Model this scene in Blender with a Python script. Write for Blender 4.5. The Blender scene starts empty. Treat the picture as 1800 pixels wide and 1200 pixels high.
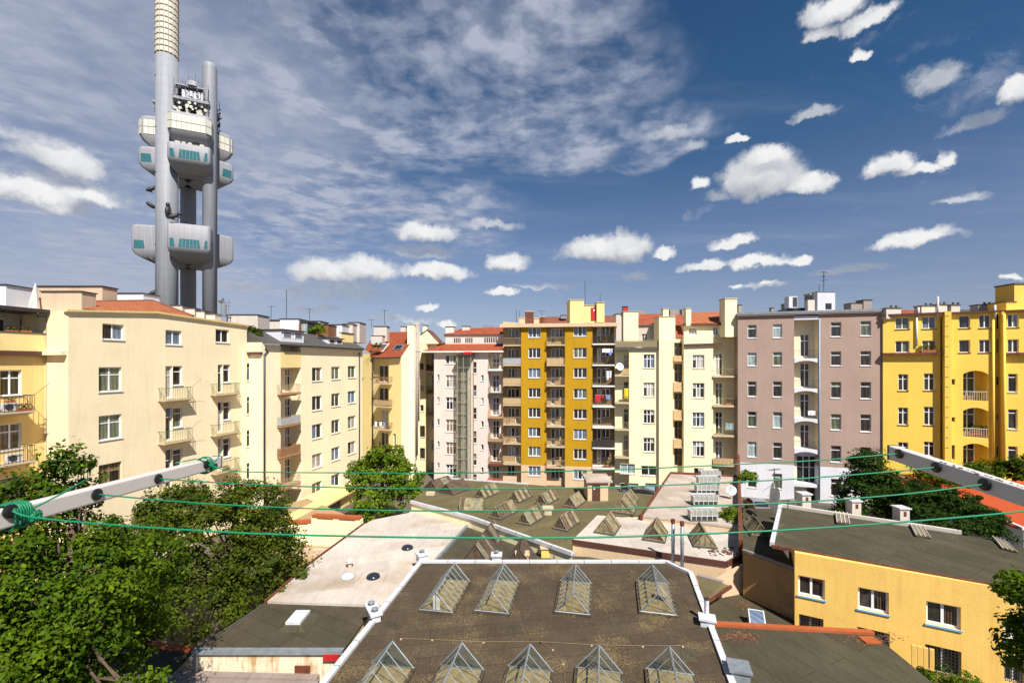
import bpy, math, random
import numpy as np
from mathutils import Vector
random.seed(7)
R = math.radians
sc = bpy.context.scene
COL = sc.collection
CZ, FP, HX, HY = 17.0, 800.0, 900.0, 640.0      # eye height, focal length and principal point used for surveying
WL = {}
# ------------------------------------------------------------------ survey helpers
def at(px, py, Y):
    return Vector(((px-HX)/FP*Y, Y, CZ-(py-HY)/FP*Y))
def onz(px, py, z):
    return at(px, py, (CZ-z)*FP/(py-HY))
# ------------------------------------------------------------------ materials
M = {}
def srgb(r, g, b, k=1.0):
    f = lambda c: (c/255/12.92 if c/255 <= .04045 else ((c/255+.055)/1.055)**2.4)*k
    return (f(r), f(g), f(b), 1)
def nmat(name):
    m = bpy.data.materials.new(name); m.use_nodes = True
    nt = m.node_tree; nt.nodes.clear()
    out = nt.nodes.new('ShaderNodeOutputMaterial'); b = nt.nodes.new('ShaderNodeBsdfPrincipled')
    nt.links.new(b.outputs[0], out.inputs[0]); M[name] = m
    return m, nt, b
def pos(nt, sx=1, sy=1, sz=1, rz=0):
    g = nt.nodes.new('ShaderNodeNewGeometry'); mp = nt.nodes.new('ShaderNodeMapping')
    mp.inputs['Scale'].default_value = (sx, sy, sz); mp.inputs['Rotation'].default_value = (0, 0, rz)
    nt.links.new(g.outputs['Position'], mp.inputs[0]); return mp.outputs[0]
def noise(nt, v, s, d=4, r=.6):
    n = nt.nodes.new('ShaderNodeTexNoise'); n.inputs['Scale'].default_value = s
    n.inputs['Detail'].default_value = d; n.inputs['Roughness'].default_value = r
    nt.links.new(v, n.inputs['Vector']); return n.outputs['Fac']
def ramp(nt, v, stops):
    r = nt.nodes.new('ShaderNodeValToRGB'); e = r.color_ramp.elements
    while len(e) < len(stops): e.new(.5)
    for i, (p, c) in enumerate(stops):
        e[i].position = p; e[i].color = c if len(c) == 4 else (*c, 1)
    nt.links.new(v, r.inputs[0]); return r.outputs[0]
def mixc(nt, f, a, b, mode='MIX'):
    m = nt.nodes.new('ShaderNodeMix'); m.data_type = 'RGBA'; m.blend_type = mode
    for s, v in ((0, f), (6, a), (7, b)):
        if hasattr(v, 'links'): nt.links.new(v, m.inputs[s])
        else: m.inputs[s].default_value = v
    return m.outputs[2]
def bump(nt, b, v, dist, st=1.0):
    bp = nt.nodes.new('ShaderNodeBump'); bp.inputs['Distance'].default_value = dist; bp.inputs['Strength'].default_value = st
    nt.links.new(v, bp.inputs['Height']); nt.links.new(bp.outputs[0], b.inputs['Normal'])
def g(v): return (v, v, v, 1)
def sc_col(c, k): return (c[0]*k, c[1]*k, c[2]*k, 1)
def plain(name, c, rough=.6, metal=0, var=.12, spec=.5):
    m, nt, b = nmat(name)
    f = noise(nt, pos(nt), 3.0, 6)
    nt.links.new(ramp(nt, f, [(.3, sc_col(c, 1-var)), (.7, sc_col(c, 1+var))]), b.inputs['Base Color'])
    b.inputs['Roughness'].default_value = rough; b.inputs['Metallic'].default_value = metal
    b.inputs['Specular IOR Level'].default_value = spec
    return m
def stucco(name, c, dirt=.25, dcol=None, bs=.01, streak=.35):
    m, nt, b = nmat(name)
    f = noise(nt, pos(nt), .35, 5)
    base = ramp(nt, f, [(.3, sc_col(c, .93)), (.7, sc_col(c, 1.04))])
    s = noise(nt, pos(nt, 1.6, 1.6, .12), 1.2, 6, .65)
    dc = dcol or (c[0]*.62, c[1]*.55, c[2]*.45, 1)
    k = ramp(nt, s, [(.52, g(0)), (.8, g(streak))])
    c2 = mixc(nt, k, base, dc)
    s2 = noise(nt, pos(nt), 1.1, 8, .7)
    c3 = mixc(nt, ramp(nt, s2, [(.55, g(0)), (.75, g(dirt))]), c2, dc)
    s3 = noise(nt, pos(nt, 5, 5, .22), 1.3, 5, .7); c3 = mixc(nt, .5, c3, ramp(nt, s3, [(.45, g(1)), (.78, g(.84))]), 'MULTIPLY')
    s4 = noise(nt, pos(nt), 2.6, 7, .75); c3 = mixc(nt, .6, c3, ramp(nt, s4, [(.30, g(.92)), (.5, g(1))]), 'MULTIPLY')
    nt.links.new(c3, b.inputs['Base Color']); b.inputs['Roughness'].default_value = .92
    b.inputs['Specular IOR Level'].default_value = .15
    bump(nt, b, noise(nt, pos(nt), 14, 5, .7), bs, .6)
    return m
def stained(name, c, dc):
    m, nt, b = nmat(name); s = noise(nt, pos(nt, 7, 7, .55), 1.0, 7, .7); w = noise(nt, pos(nt), .7, 3)
    mu = nt.nodes.new('ShaderNodeMath'); mu.operation = 'MULTIPLY'; nt.links.new(s, mu.inputs[0]); nt.links.new(w, mu.inputs[1])
    nt.links.new(mixc(nt, ramp(nt, mu.outputs[0], [(.24, g(0)), (.36, g(.85))]), c, dc), b.inputs['Base Color']); b.inputs['Roughness'].default_value = .9
    bump(nt, b, noise(nt, pos(nt), 10, 5, .7), .02, .6)
def felt(name, c, c2, lichen, lic=.62, seam=(1.0, 5.0), rz=0., blot=None, sk=.5):
    m, nt, b = nmat(name)
    p = pos(nt, 1, 1, 1, rz)
    f = noise(nt, p, .45, 7, .65)
    base = ramp(nt, f, [(.3, c), (.7, c2)])
    st = noise(nt, pos(nt, 6, .8, 1, rz), 1.2, 5, .7)
    base = mixc(nt, ramp(nt, st, [(.45, g(0)), (.75, g(.45))]), base, sc_col(c, .6))
    fi = noise(nt, p, 13, 6, .75); big = noise(nt, p, .6, 3)
    am = nt.nodes.new('ShaderNodeMath'); am.operation = 'MULTIPLY_ADD'; am.inputs[1].default_value = .35
    am.inputs[1].default_value = .5; nt.links.new(big, am.inputs[0]); nt.links.new(fi, am.inputs[2])
    base = mixc(nt, ramp(nt, am.outputs[0], [(lic+.24, g(0)), (lic+.33, g(.7))]), base, lichen)
    if blot:
        bl = noise(nt, p, .22, 5, .6)
        base = mixc(nt, ramp(nt, bl, [(.5, g(0)), (.66, g(.6))]), base, blot)
    br = nt.nodes.new('ShaderNodeTexBrick'); br.inputs['Scale'].default_value = 1.0
    br.inputs['Brick Width'].default_value = seam[1]; br.inputs['Row Height'].default_value = seam[0]
    br.inputs['Mortar Size'].default_value = .018; br.inputs['Mortar Smooth'].default_value = .3
    br.inputs['Color1'].default_value = g(1); br.inputs['Color2'].default_value = g(.80); br.inputs['Mortar'].default_value = g(1-sk)
    dv = nt.nodes.new('ShaderNodeVectorMath'); dv.operation = 'MULTIPLY_ADD'; dv.inputs[1].default_value = (.12, .12, 0)
    nz = nt.nodes.new('ShaderNodeTexNoise'); nz.inputs['Scale'].default_value = .5; nt.links.new(p, nz.inputs['Vector'])
    nt.links.new(nz.outputs['Color'], dv.inputs[0]); nt.links.new(p, dv.inputs[2]); nt.links.new(dv.outputs[0], br.inputs['Vector'])
    base = mixc(nt, 1.0, base, br.outputs[0], 'MULTIPLY')
    nt.links.new(base, b.inputs['Base Color']); b.inputs['Roughness'].default_value = .9
    b.inputs['Specular IOR Level'].default_value = .2
    bump(nt, b, noise(nt, p, 9, 6, .75), .03, .7)
    return m
def tiles(name, c, rowh=.16, colw=.3):
    m, nt, b = nmat(name)
    p = pos(nt)
    w = nt.nodes.new('ShaderNodeTexWave'); w.wave_type = 'BANDS'; w.bands_direction = 'Z'; w.wave_profile = 'SAW'
    w.inputs['Scale'].default_value = .314/rowh; nt.links.new(p, w.inputs['Vector'])
    w2 = nt.nodes.new('ShaderNodeTexWave'); w2.wave_type = 'BANDS'; w2.bands_direction = 'DIAGONAL'
    w2.inputs['Scale'].default_value = .4/colw; nt.links.new(pos(nt, 1, 1, 0), w2.inputs['Vector'])
    f = noise(nt, p, 1.4, 8, .75)
    base = ramp(nt, f, [(.28, sc_col(c, .55)), (.5, c), (.75, sc_col(c, 1.35))])
    base = mixc(nt, .75, base, ramp(nt, w.outputs['Fac'], [(0, g(.45)), (.25, g(1)), (1, g(1))]), 'MULTIPLY')
    base = mixc(nt, .4, base, ramp(nt, w2.outputs['Fac'], [(0, g(.55)), (.4, g(1))]), 'MULTIPLY')
    nt.links.new(base, b.inputs['Base Color']); b.inputs['Roughness'].default_value = .75
    bump(nt, b, w.outputs['Fac'], .05, .8)
    return m
def pane(name, c1, c2, rough=.06, folds=9):
    m, nt, b = nmat(name)
    w = nt.nodes.new('ShaderNodeTexWave'); w.bands_direction = 'DIAGONAL'; w.inputs['Scale'].default_value = folds*.2
    w.inputs['Distortion'].default_value = 1.5; nt.links.new(pos(nt, 1, 1, .05), w.inputs['Vector'])
    f = noise(nt, pos(nt), .9, 3)
    a = mixc(nt, w.outputs['Fac'], c1, c2)
    a = mixc(nt, ramp(nt, f, [(.35, g(0)), (.65, g(.6))]), a, sc_col(c1, .5))
    nt.links.new(a, b.inputs['Base Color']); b.inputs['Roughness'].default_value = rough
    b.inputs['Coat Weight'].default_value = .6; b.inputs['Coat Roughness'].default_value = .03
    return m
stucco('cream', (.86, .72, .48, 1), .16, streak=.2)
stucco('cream_bright', (.86, .76, .53, 1), .14, streak=.2)
stucco('yellow_soft', (.80, .57, .23, 1), .15, streak=.2)
stucco('recess_tan_shade', (.36, .24, .13, 1), .3, streak=.4)  # tan darkened to include the shadow inside the balcony recesses
stucco('recess_brown_shade', (.17, .11, .06, 1), .3, streak=.4)  # dark brown with the recess shade put into the colour
plain('shaft_glass', (.36, .36, .27, 1), .12, 0, .10)
stucco('cream_yellow', (.78, .62, .28, 1), .12, streak=.12)
stucco('yellow_deep', (.80, .48, .10, 1), .15, streak=.15)
stucco('lemon', (.84, .75, .49, 1), .15, streak=.22)
stucco('pink_white', (.70, .59, .53, 1), .15, streak=.15)
stucco('ochre', (.45, .25, .012, 1), .35, (.26, .14, .02, 1), streak=.5)
stucco('peach', (.62, .45, .29, 1), .2, streak=.25)
stucco('mauve', (.37, .27, .22, 1), .12, streak=.12)
stucco('white_wall', (.66, .66, .70, 1), .1, (.45, .42, .38, 1), streak=.15)
stucco('loggia', (.72, .64, .47, 1), .15, streak=.15)
stucco('sun_yellow', (.84, .60, .11, 1), .10, streak=.14)
stucco('orange_wall', (.86, .56, .15, 1), .3, (.62, .30, .05, 1), .022, streak=.4)
stained('stained_wall', (.72, .62, .45, 1), (.36, .20, .05, 1))
stucco('old_plaster', (.55, .42, .30, 1), .5, streak=.6)
stucco('off_white', (.56, .50, .44, 1), .25, streak=.3)
stucco('rough_brown', (.42, .26, .11, 1), .6, (.16, .09, .04, 1), .12, streak=.6)
stucco('grey_render', (.30, .25, .22, 1), .3, streak=.4)
stucco('pale_grey', (.55, .56, .60, 1), .2, streak=.2)
felt('felt_brown', (.066, .047, .029, 1), (.094, .07, .046, 1), (.27, .195, .085, 1), .575, (1.0, 9), R(-10))
felt('felt_olive', (.118, .098, .048, 1), (.17, .138, .068, 1), (.21, .17, .09, 1), .66, (1.0, 7), R(-33))
felt('felt_dark', (.062, .05, .03, 1), (.095, .077, .05, 1), (.24, .19, .08, 1), .68, (1.0, 8), R(28))
felt('felt_moss', (.062, .054, .032, 1), (.092, .08, .05, 1), (.25, .20, .10, 1), .62, (.9, 6), R(62))
felt('felt_greyolive', (.062, .053, .03, 1), (.094, .08, .05, 1), (.22, .17, .09, 1), .68, (1.0, 12), R(65))
felt('white_roof', (.50, .43, .365, 1), (.60, .545, .49, 1), (.52, .42, .30, 1), .70, (1.6, 4), R(-15), (.36, .25, .15, 1), .14)
felt('beige_roof', (.44, .36, .29, 1), (.54, .46, .40, 1), (.22, .14, .08, 1), .70, (1.3, 1.3), R(-8), (.27, .19, .12, 1), .25)
felt('pale_pink_roof', (.26, .20, .17, 1), (.34, .28, .25, 1), (.3, .2, .14, 1), .7, (2, 8), 0, None, .4)
tiles('tile_orange', (.33, .10, .035, 1)); tiles('tile_red', (.29, .058, .018, 1)); tiles('tile_dull', (.20, .06, .035, 1))
plain('slate', (.07, .065, .06, 1), .7); plain('dark_metal', (.035, .03, .028, 1), .5)
plain('brown_metal', (.09, .035, .025, 1), .5); plain('white_frame', (.80, .80, .82, 1), .4, 0, .03)
plain('white_metal', (.55, .56, .58, 1), .35, 0, .08); plain('steel', (.36, .31, .26, 1), .45, .0, .25)
plain('zinc', (.25, .275, .30, 1), .4, .3, .2); plain('zinc_pale', (.54, .54, .56, 1), .45, 0, .1)
plain('rust_cap', (.36, .075, .02, 1), .7, 0, .35); plain('orange_cap', (.36, .085, .025, 1), .6, 0, .15); plain('red_paint', (.42, .012, .012, 1), .5)
plain('rail_dark', (.05, .045, .035, 1), .5); plain('rail_green', (.10, .15, .07, 1), .5); plain('rail_tan', (.30, .24, .14, 1), .6)
plain('rail_white', (.7, .7, .68, 1), .5); plain('slab', (.50, .40, .26, 1), .8); plain('slab_white', (.75, .73, .68, 1), .7)
plain('slab_brown', (.35, .20, .10, 1), .8); plain('infill_tan', (.52, .36, .18, 1), .7); plain('infill_grey', (.36, .38, .42, 1), .6)
plain('infill_wood', (.22, .08, .025, 1), .6); plain('wood', (.20, .10, .045, 1), .7); plain('wood_frame', (.28, .19, .10, 1), .7)
plain('rust', (.13, .035, .014, 1), .8, 0, .6); plain('blue_sill', (.20, .42, .68, 1), .5); plain('blue_door', (.26, .34, .46, 1), .5)
plain('black_plastic', (.012, .012, .014, 1), .35); plain('arm_paint', (.62, .565, .53, 1), .38, 0, .03)
plain('cord_green', (.0, .17, .075, 1), .5, 0, .1); plain('concrete', (.36, .37, .40, 1), .75, 0, .06)

def cladding(name, c, row, sheet):
    m, nt, b = nmat(name); p = pos(nt); s = noise(nt, pos(nt, 2.2, 2.2, .06), 1.0, 6, .7); base = ramp(nt, s, [(.35, sc_col(c, .8)), (.7, sc_col(c, 1.1))])
    w = nt.nodes.new('ShaderNodeTexWave'); w.bands_direction = 'Z'; w.wave_profile = 'SAW'; w.inputs['Scale'].default_value = .314/row; nt.links.new(p, w.inputs['Vector'])
    base = mixc(nt, .8, base, ramp(nt, w.outputs['Fac'], [(0, g(.55)), (.035, g(.95)), (1, g(1))]), 'MULTIPLY')
    nt.links.new(base, b.inputs['Base Color']); b.inputs['Roughness'].default_value = .6; b.inputs['Metallic'].default_value = 0
cladding('tower_pod', (.285, .285, .31, 1), 1.3, 2); cladding('tower_column', (.265, .275, .305, 1), 3.2, 3)
clad = None
plain('cream_cladding', (.60, .58, .49, 1), .6, 0, .1); plain('teal_glass', (.035, .135, .15, 1), .1, 0, .35)
plain('antenna_dark', (.03, .03, .035, 1), .6); plain('dish_white', (.50, .48, .40, 1), .5)
plain('terracotta', (.35, .10, .04, 1), .8); plain('laundry_white', (.8, .8, .85, 1), .9); plain('laundry_blue', (.18, .28, .55, 1), .9)
plain('laundry_red', (.45, .02, .03, 1), .9); plain('laundry_yellow', (.7, .55, .02, 1), .9); plain('flower_red', (.5, .03, .08, 1), .8)
plain('orange_roof', (.42, .06, .012, 1), .7, 0, .08); plain('asphalt', (.06, .055, .05, 1), .9, 0, .25)
plain('ground_earth', (.10, .085, .055, 1), .95, 0, .3); plain('paving', (.34, .23, .12, 1), .85, 0, .2)
plain('frosted', (.30, .31, .27, 1), .2, 0, .2); plain('tan_panel', (.34, .25, .115, 1), .85, 0, .35); plain('shutter', (.62, .55, .48, 1), .6); plain('bark', (.10, .065, .04, 1), .9, 0, .3)
plain('car_white', (.78, .79, .80, 1), .25, 0, .02); plain('car_dark', (.03, .035, .05, 1), .2, .3, .02); plain('car_silver', (.30, .32, .35, 1), .25, .4, .02)
plain('tyre', (.02, .02, .02, 1), .8); plain('car_glass', (.02, .025, .03, 1), .08); plain('debris', (.14, .06, .03, 1), .95, 0, .4)
plain('moss_wood', (.22, .18, .10, 1), .85, 0, .5); plain('moss_wood_dark', (.085, .055, .035, 1), .85, 0, .5)
plain('green_glass', (.20, .19, .13, 1), .15, 0, .3); plain('parasol', (.55, .53, .50, 1), .9)
pane('glass_dark', (.018, .016, .015, 1), (.05, .045, .04, 1)); pane('glass_curtain', (.34, .31, .27, 1), (.55, .51, .46, 1))
pane('glass_green', (.07, .09, .05, 1), (.16, .19, .12, 1)); pane('glass_blue', (.10, .14, .21, 1), (.18, .23, .32, 1))
pane('glass_beige', (.16, .11, .06, 1), (.32, .23, .13, 1)); pane('glass_pale', (.25, .33, .33, 1), (.42, .52, .50, 1))
pane('glass_bright', (.65, .68, .72, 1), (.8, .82, .85, 1))
def clear_glass():
    m, nt, b = nmat('clear_glass')
    b.inputs['Base Color'].default_value = (.10, .13, .12, 1); b.inputs['Roughness'].default_value = .04
    b.inputs['Specular IOR Level'].default_value = .8
    tr = nt.nodes.new('ShaderNodeBsdfTransparent'); tr.inputs[0].default_value = (.90, .91, .88, 1)
    mx = nt.nodes.new('ShaderNodeMixShader'); d = noise(nt, pos(nt), 2.2, 6, .7)
    nt.links.new(ramp(nt, d, [(.35, g(.10)), (.75, g(.34))]), mx.inputs[0])
    out = [x for x in nt.nodes if x.type == 'OUTPUT_MATERIAL'][0]
    nt.links.new(tr.outputs[0], mx.inputs[1]); nt.links.new(b.outputs[0], mx.inputs[2]); nt.links.new(mx.outputs[0], out.inputs[0])
clear_glass()
def leafmat(name, c1, c2, c3):
    m, nt, b = nmat(name)
    ge = nt.nodes.new('ShaderNodeNewGeometry')
    a = ramp(nt, ge.outputs['Random Per Island'], [(0, c1), (.55, c2), (.93, c2), (1, c3)])
    n = noise(nt, pos(nt), .7, 3)
    a = mixc(nt, ramp(nt, n, [(.35, g(0)), (.65, g(.65))]), a, sc_col(c3, .8))
    nt.links.new(a, b.inputs['Base Color']); b.inputs['Roughness'].default_value = .6; b.inputs['Specular IOR Level'].default_value = .08
    tr = nt.nodes.new('ShaderNodeBsdfTranslucent'); nt.links.new(a, tr.inputs[0])
    mx = nt.nodes.new('ShaderNodeMixShader'); mx.inputs[0].default_value = .25
    out = [x for x in nt.nodes if x.type == 'OUTPUT_MATERIAL'][0]
    nt.links.new(b.outputs[0], mx.inputs[1]); nt.links.new(tr.outputs[0], mx.inputs[2]); nt.links.new(mx.outputs[0], out.inputs[0])
leafmat('leaf_dark', (.008, .022, .002, 1), (.026, .066, .004, 1), (.17, .26, .010, 1))
leafmat('leaf_olive', (.014, .026, .003, 1), (.046, .074, .007, 1), (.15, .18, .014, 1))
leafmat('leaf_bright', (.025, .055, .004, 1), (.075, .145, .008, 1), (.25, .33, .02, 1))
leafmat('leaf_ivy', (.008, .022, .003, 1), (.020, .048, .006, 1), (.06, .11, .012, 1))
# ------------------------------------------------------------------ objects
def tag(o, label=None, cat=None, group=None, kind=None):
    if label: o['label'] = label
    if cat: o['category'] = cat
    if group: o['group'] = group
    if kind: o['kind'] = kind
    return o
def thing(name, label, cat, loc, group=None):
    o = bpy.data.objects.new(name, None); COL.objects.link(o); o.location = loc; o.empty_display_size = .3
    WL[o] = Vector(loc); return tag(o, label, cat, group)
class MB:
    def __init__(s): s.v = []; s.f = []; s.m = []
    def face(s, pts, m=0):
        i = len(s.v); s.v += [tuple(p) for p in pts]; s.f.append(tuple(range(i, i+len(pts)))); s.m.append(m)
    def hexa(s, p, m=0):            # 8 corners: bottom 0-3, top 4-7
        i = len(s.v); s.v += [tuple(q) for q in p]
        for f in ((3, 2, 1, 0), (4, 5, 6, 7), (0, 1, 5, 4), (1, 2, 6, 5), (2, 3, 7, 6), (3, 0, 4, 7)):
            s.f.append(tuple(i+k for k in f)); s.m.append(m)
    def box(s, x0, x1, y0, y1, z0, z1, m=0):
        s.hexa([(x0, y0, z0), (x1, y0, z0), (x1, y1, z0), (x0, y1, z0), (x0, y0, z1), (x1, y0, z1), (x1, y1, z1), (x0, y1, z1)], m)
    def obox(s, c, d, L, W, z0, z1, m=0):   # centre xy, direction xy, length, width
        d = Vector(d[:2]).normalized(); n = Vector((-d.y, d.x)); c = Vector(c[:2])
        q = [c-d*L/2-n*W/2, c+d*L/2-n*W/2, c+d*L/2+n*W/2, c-d*L/2+n*W/2]
        s.hexa([(*a, z0) for a in q]+[(*a, z1) for a in q], m)
    def prism(s, pts, h, m=0, mside=None):    # polygon of 3-D points extruded down by h
        n = len(pts); s.face(pts, m); lo = [Vector(p)-Vector((0, 0, h)) for p in pts]; s.face(lo[::-1], m)
        for i in range(n):
            j = (i+1) % n; s.face([lo[i], lo[j], pts[j], pts[i]], m if mside is None else mside)
    def tube(s, pts, r, n=8, m=0, cap=True):
        pts = [Vector(p) for p in pts]; rr = r if isinstance(r, (list, tuple)) else [r]*len(pts); rings = []; up = None
        for i, p in enumerate(pts):
            t = (pts[min(i+1, len(pts)-1)]-pts[max(i-1, 0)]).normalized()
            if up is None or abs(up.dot(t)) > .95: up = Vector((0, 0, 1)) if abs(t.z) < .9 else Vector((1, 0, 0))
            a = t.cross(up).normalized(); b = t.cross(a)
            rings.append(len(s.v))
            s.v += [tuple(p+(a*math.cos(2*math.pi*k/n)+b*math.sin(2*math.pi*k/n))*rr[i]) for k in range(n)]
        for i in range(len(rings)-1):
            for k in range(n):
                s.f.append((rings[i]+k, rings[i]+(k+1) % n, rings[i+1]+(k+1) % n, rings[i+1]+k)); s.m.append(m)
        if cap:
            s.f.append(tuple(rings[0]+k for k in range(n))[::-1]); s.m.append(m)
            s.f.append(tuple(rings[-1]+k for k in range(n))); s.m.append(m)
    def loft(s, rings, m=0, cap=True):
        n = len(rings[0]); st = []
        for r in rings: st.append(len(s.v)); s.v += [tuple(p) for p in r]
        for i in range(len(rings)-1):
            for k in range(n):
                s.f.append((st[i]+k, st[i]+(k+1) % n, st[i+1]+(k+1) % n, st[i+1]+k)); s.m.append(m)
        if cap:
            s.f.append(tuple(st[0]+k for k in range(n))[::-1]); s.m.append(m); s.f.append(tuple(st[-1]+k for k in range(n))); s.m.append(m)
    def build(s, name, mats, parent=None, loc=None, smooth=False):
        if isinstance(mats, str): mats = [mats]
        o0 = WL[parent] if parent is not None else Vector(loc if loc is not None else (0, 0, 0))
        me = bpy.data.meshes.new(name)
        me.from_pydata([(a-o0.x, b-o0.y, c-o0.z) for a, b, c in s.v], [], s.f)
        for m in mats: me.materials.append(M[m])
        if len(mats) > 1: me.polygons.foreach_set('material_index', s.m)
        if smooth: me.polygons.foreach_set('use_smooth', [True]*len(s.f))
        me.update()
        o = bpy.data.objects.new(name, me); COL.objects.link(o)
        if parent is not None: o.parent = parent; WL[o] = WL[parent]
        else: o.location = o0; WL[o] = o0
        return o
# ------------------------------------------------------------------ facades
class Fac:
    def __init__(s, pA, YA, pB, YB):
        s.A = Vector(((pA-HX)/FP*YA, YA)); B = Vector(((pB-HX)/FP*YB, YB))
        s.d = (B-s.A).normalized(); s.n = Vector((s.d.y, -s.d.x)); s.L = (B-s.A).length
    def P(s, u, o, z):
        q = s.A+s.d*u-s.n*o; return Vector((q.x, q.y, z))
    def u(s, px, o=0):
        t = (px-HX)/FP; a = s.A-s.n*o; return -(a.x-t*a.y)/(s.d.x-t*s.d.y)
    def z(s, px, py, o=0):
        return CZ-(py-HY)/FP*s.P(s.u(px, o), o, 0).y
    def box(s, mb, u0, u1, o0, o1, z0, z1, m=0):
        mb.hexa([s.P(u0, o0, z0), s.P(u1, o0, z0), s.P(u1, o1, z0), s.P(u0, o1, z0), s.P(u0, o0, z1), s.P(u1, o0, z1), s.P(u1, o1, z1), s.P(u0, o1, z1)], m)
REV = .20
class Bld:
    """a building: facade panels with holes, windows, balconies"""
    def __init__(s, name, label, cat, fac, zbase=0, group=None):
        s.f = fac; p = fac.P(fac.L/2, 0, zbase); s.root = thing(name, label, cat, p, group); s.zb = zbase; s.wins = []; s.zone = None
    def setp(s, panels, ztop, back=9, wallmat='cream', zone=None, zlow=None):
        s.panels = panels; s.ztop = ztop; s.back = back; s.mat = wallmat; s.zone = zone; s.wins = []; s.zlow = s.zb if zlow is None else zlow; return s
    def pan(s, px):
        for i, p in enumerate(s.panels):
            if p[0] <= px <= p[1]: return i
        return 0
    def win(s, x0, x1, y0, y1, kind=(2, None), **k):
        i = k.pop('pan', None); i = s.pan((x0+x1)/2) if i is None else i
        o = s.panels[i][2]; f = s.f; xc = (x0+x1)/2
        u0, u1 = f.u(x0, o), f.u(x1, o); z1, z0 = f.z(xc, y0, o), f.z(xc, y1, o)
        s.wins.append((i, min(u0, u1), max(u0, u1), z0, z1, kind, k)); return s
    def grid(s, cols, rows, kind, px0, px1, rows1=None, skip=(), **k):
        """cols [(x0,x1)]; rows [(y0,y1)] measured at px0, rows1 the same rows at px1"""
        rows1 = rows1 or rows
        for ci, (a, b) in enumerate(cols):
            t = ((a+b)/2-px0)/(px1-px0) if px1 != px0 else 0
            for ri, (r0, r1) in enumerate(zip(rows, rows1)):
                if (ci, ri) in skip: continue
                s.win(a, b, r0[0]+(r1[0]-r0[0])*t, r0[1]+(r1[1]-r0[1])*t, kind, **k)
        return s
    def build(s, name='wall', roofcap=True):
        f = s.f; mb = MB(); P = s.panels; n = len(P); U = []
        for i, p in enumerate(P):
            a = p[0]; b = p[1]
            ol = P[i-1][2] if i else p[2]; orr = P[i+1][2] if i < n-1 else p[2]
            U.append((f.u(a, min(ol, p[2])), f.u(b, min(orr, p[2]))))
        s.U = U
        zz = s.zone if s.zone is not None else -99; pm = [None]
        def q(u0, u1, o, z0, z1, m=None):
            if z1-z0 < 1e-4 or u1-u0 < 1e-4: return
            if pm[0] is not None: m = pm[0]
            if z0 < zz < z1 and m is None: q(u0, u1, o, z0, zz); q(u0, u1, o, zz, z1); return
            mb.face([f.P(u0, o, z0), f.P(u1, o, z0), f.P(u1, o, z1), f.P(u0, o, z1)], (1 if z0 < zz-1e-6 else 0) if m is None else m)
        def side(u, o0, o1, z0, z1):
            if z1-z0 < 1e-4 or abs(o1-o0) < 1e-4: return
            if z0 < zz < z1: side(u, o0, o1, z0, zz); side(u, o0, o1, zz, z1); return
            mb.face([f.P(u, o0, z0), f.P(u, o1, z0), f.P(u, o1, z1), f.P(u, o0, z1)], 1 if z0 < zz-1e-6 else 0)
        tops = [p[3] if len(p) > 3 and p[3] is not None else s.ztop for p in P]
        for i, p in enumerate(P):
            pm[0] = p[4] if len(p) > 4 else None; u0, u1 = U[i]; o = p[2]; zt = tops[i]; H = [w for w in s.wins if w[0] == i]
            es = sorted({u0, u1} | {max(u0, min(u1, w[1])) for w in H} | {max(u0, min(u1, w[2])) for w in H})
            for a, b in zip(es, es[1:]):
                if b-a < 1e-4: continue
                c = (a+b)/2; hs = sorted([(w[3], w[4]) for w in H if w[1] < c < w[2]]); z = s.zlow
                for h0, h1 in hs:
                    q(a, b, o, z, h0); z = max(z, h1)
                q(a, b, o, z, zt)
            for w in H:
                r = w[6].get('rev', REV); a, b, z0, z1 = w[1:5]
                mb.face([f.P(a, o, z0), f.P(a, o+r, z0), f.P(a, o+r, z1), f.P(a, o, z1)], w[6].get('rm', 0))
                mb.face([f.P(b, o, z0), f.P(b, o+r, z0), f.P(b, o+r, z1), f.P(b, o, z1)], w[6].get('rm', 0))
                mb.face([f.P(a, o, z1), f.P(b, o, z1), f.P(b, o+r, z1), f.P(a, o+r, z1)], w[6].get('rm', 0))
                mb.face([f.P(a, o, z0), f.P(b, o, z0), f.P(b, o+r, z0), f.P(a, o+r, z0)], w[6].get('rm', 0))
            mb.face([f.P(u0, o, zt), f.P(u1, o, zt), f.P(u1, s.back, zt), f.P(u0, s.back, zt)])
            if i < n-1:
                side(U[i][1], p[2], P[i+1][2], s.zlow, min(tops[i], tops[i+1]))
                if abs(tops[i]-tops[i+1]) > 1e-3:
                    side(U[i][1], p[2] if tops[i] > tops[i+1] else P[i+1][2], s.back, min(tops[i], tops[i+1]), max(tops[i], tops[i+1]))
        pm[0] = None; side(U[0][0], P[0][2], s.back, s.zlow, tops[0]); side(U[-1][1], P[-1][2], s.back, s.zlow, tops[-1])
        q(U[0][0], U[-1][1], s.back, s.zlow, min(tops))
        mats = s.mat if isinstance(s.mat, list) else [s.mat, s.mat]
        s.wall = mb.build(name, mats, s.root)
        for w in s.wins:
            if not w[6].get('hole'): s.mkwin(*w)
        return s.wall
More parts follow.
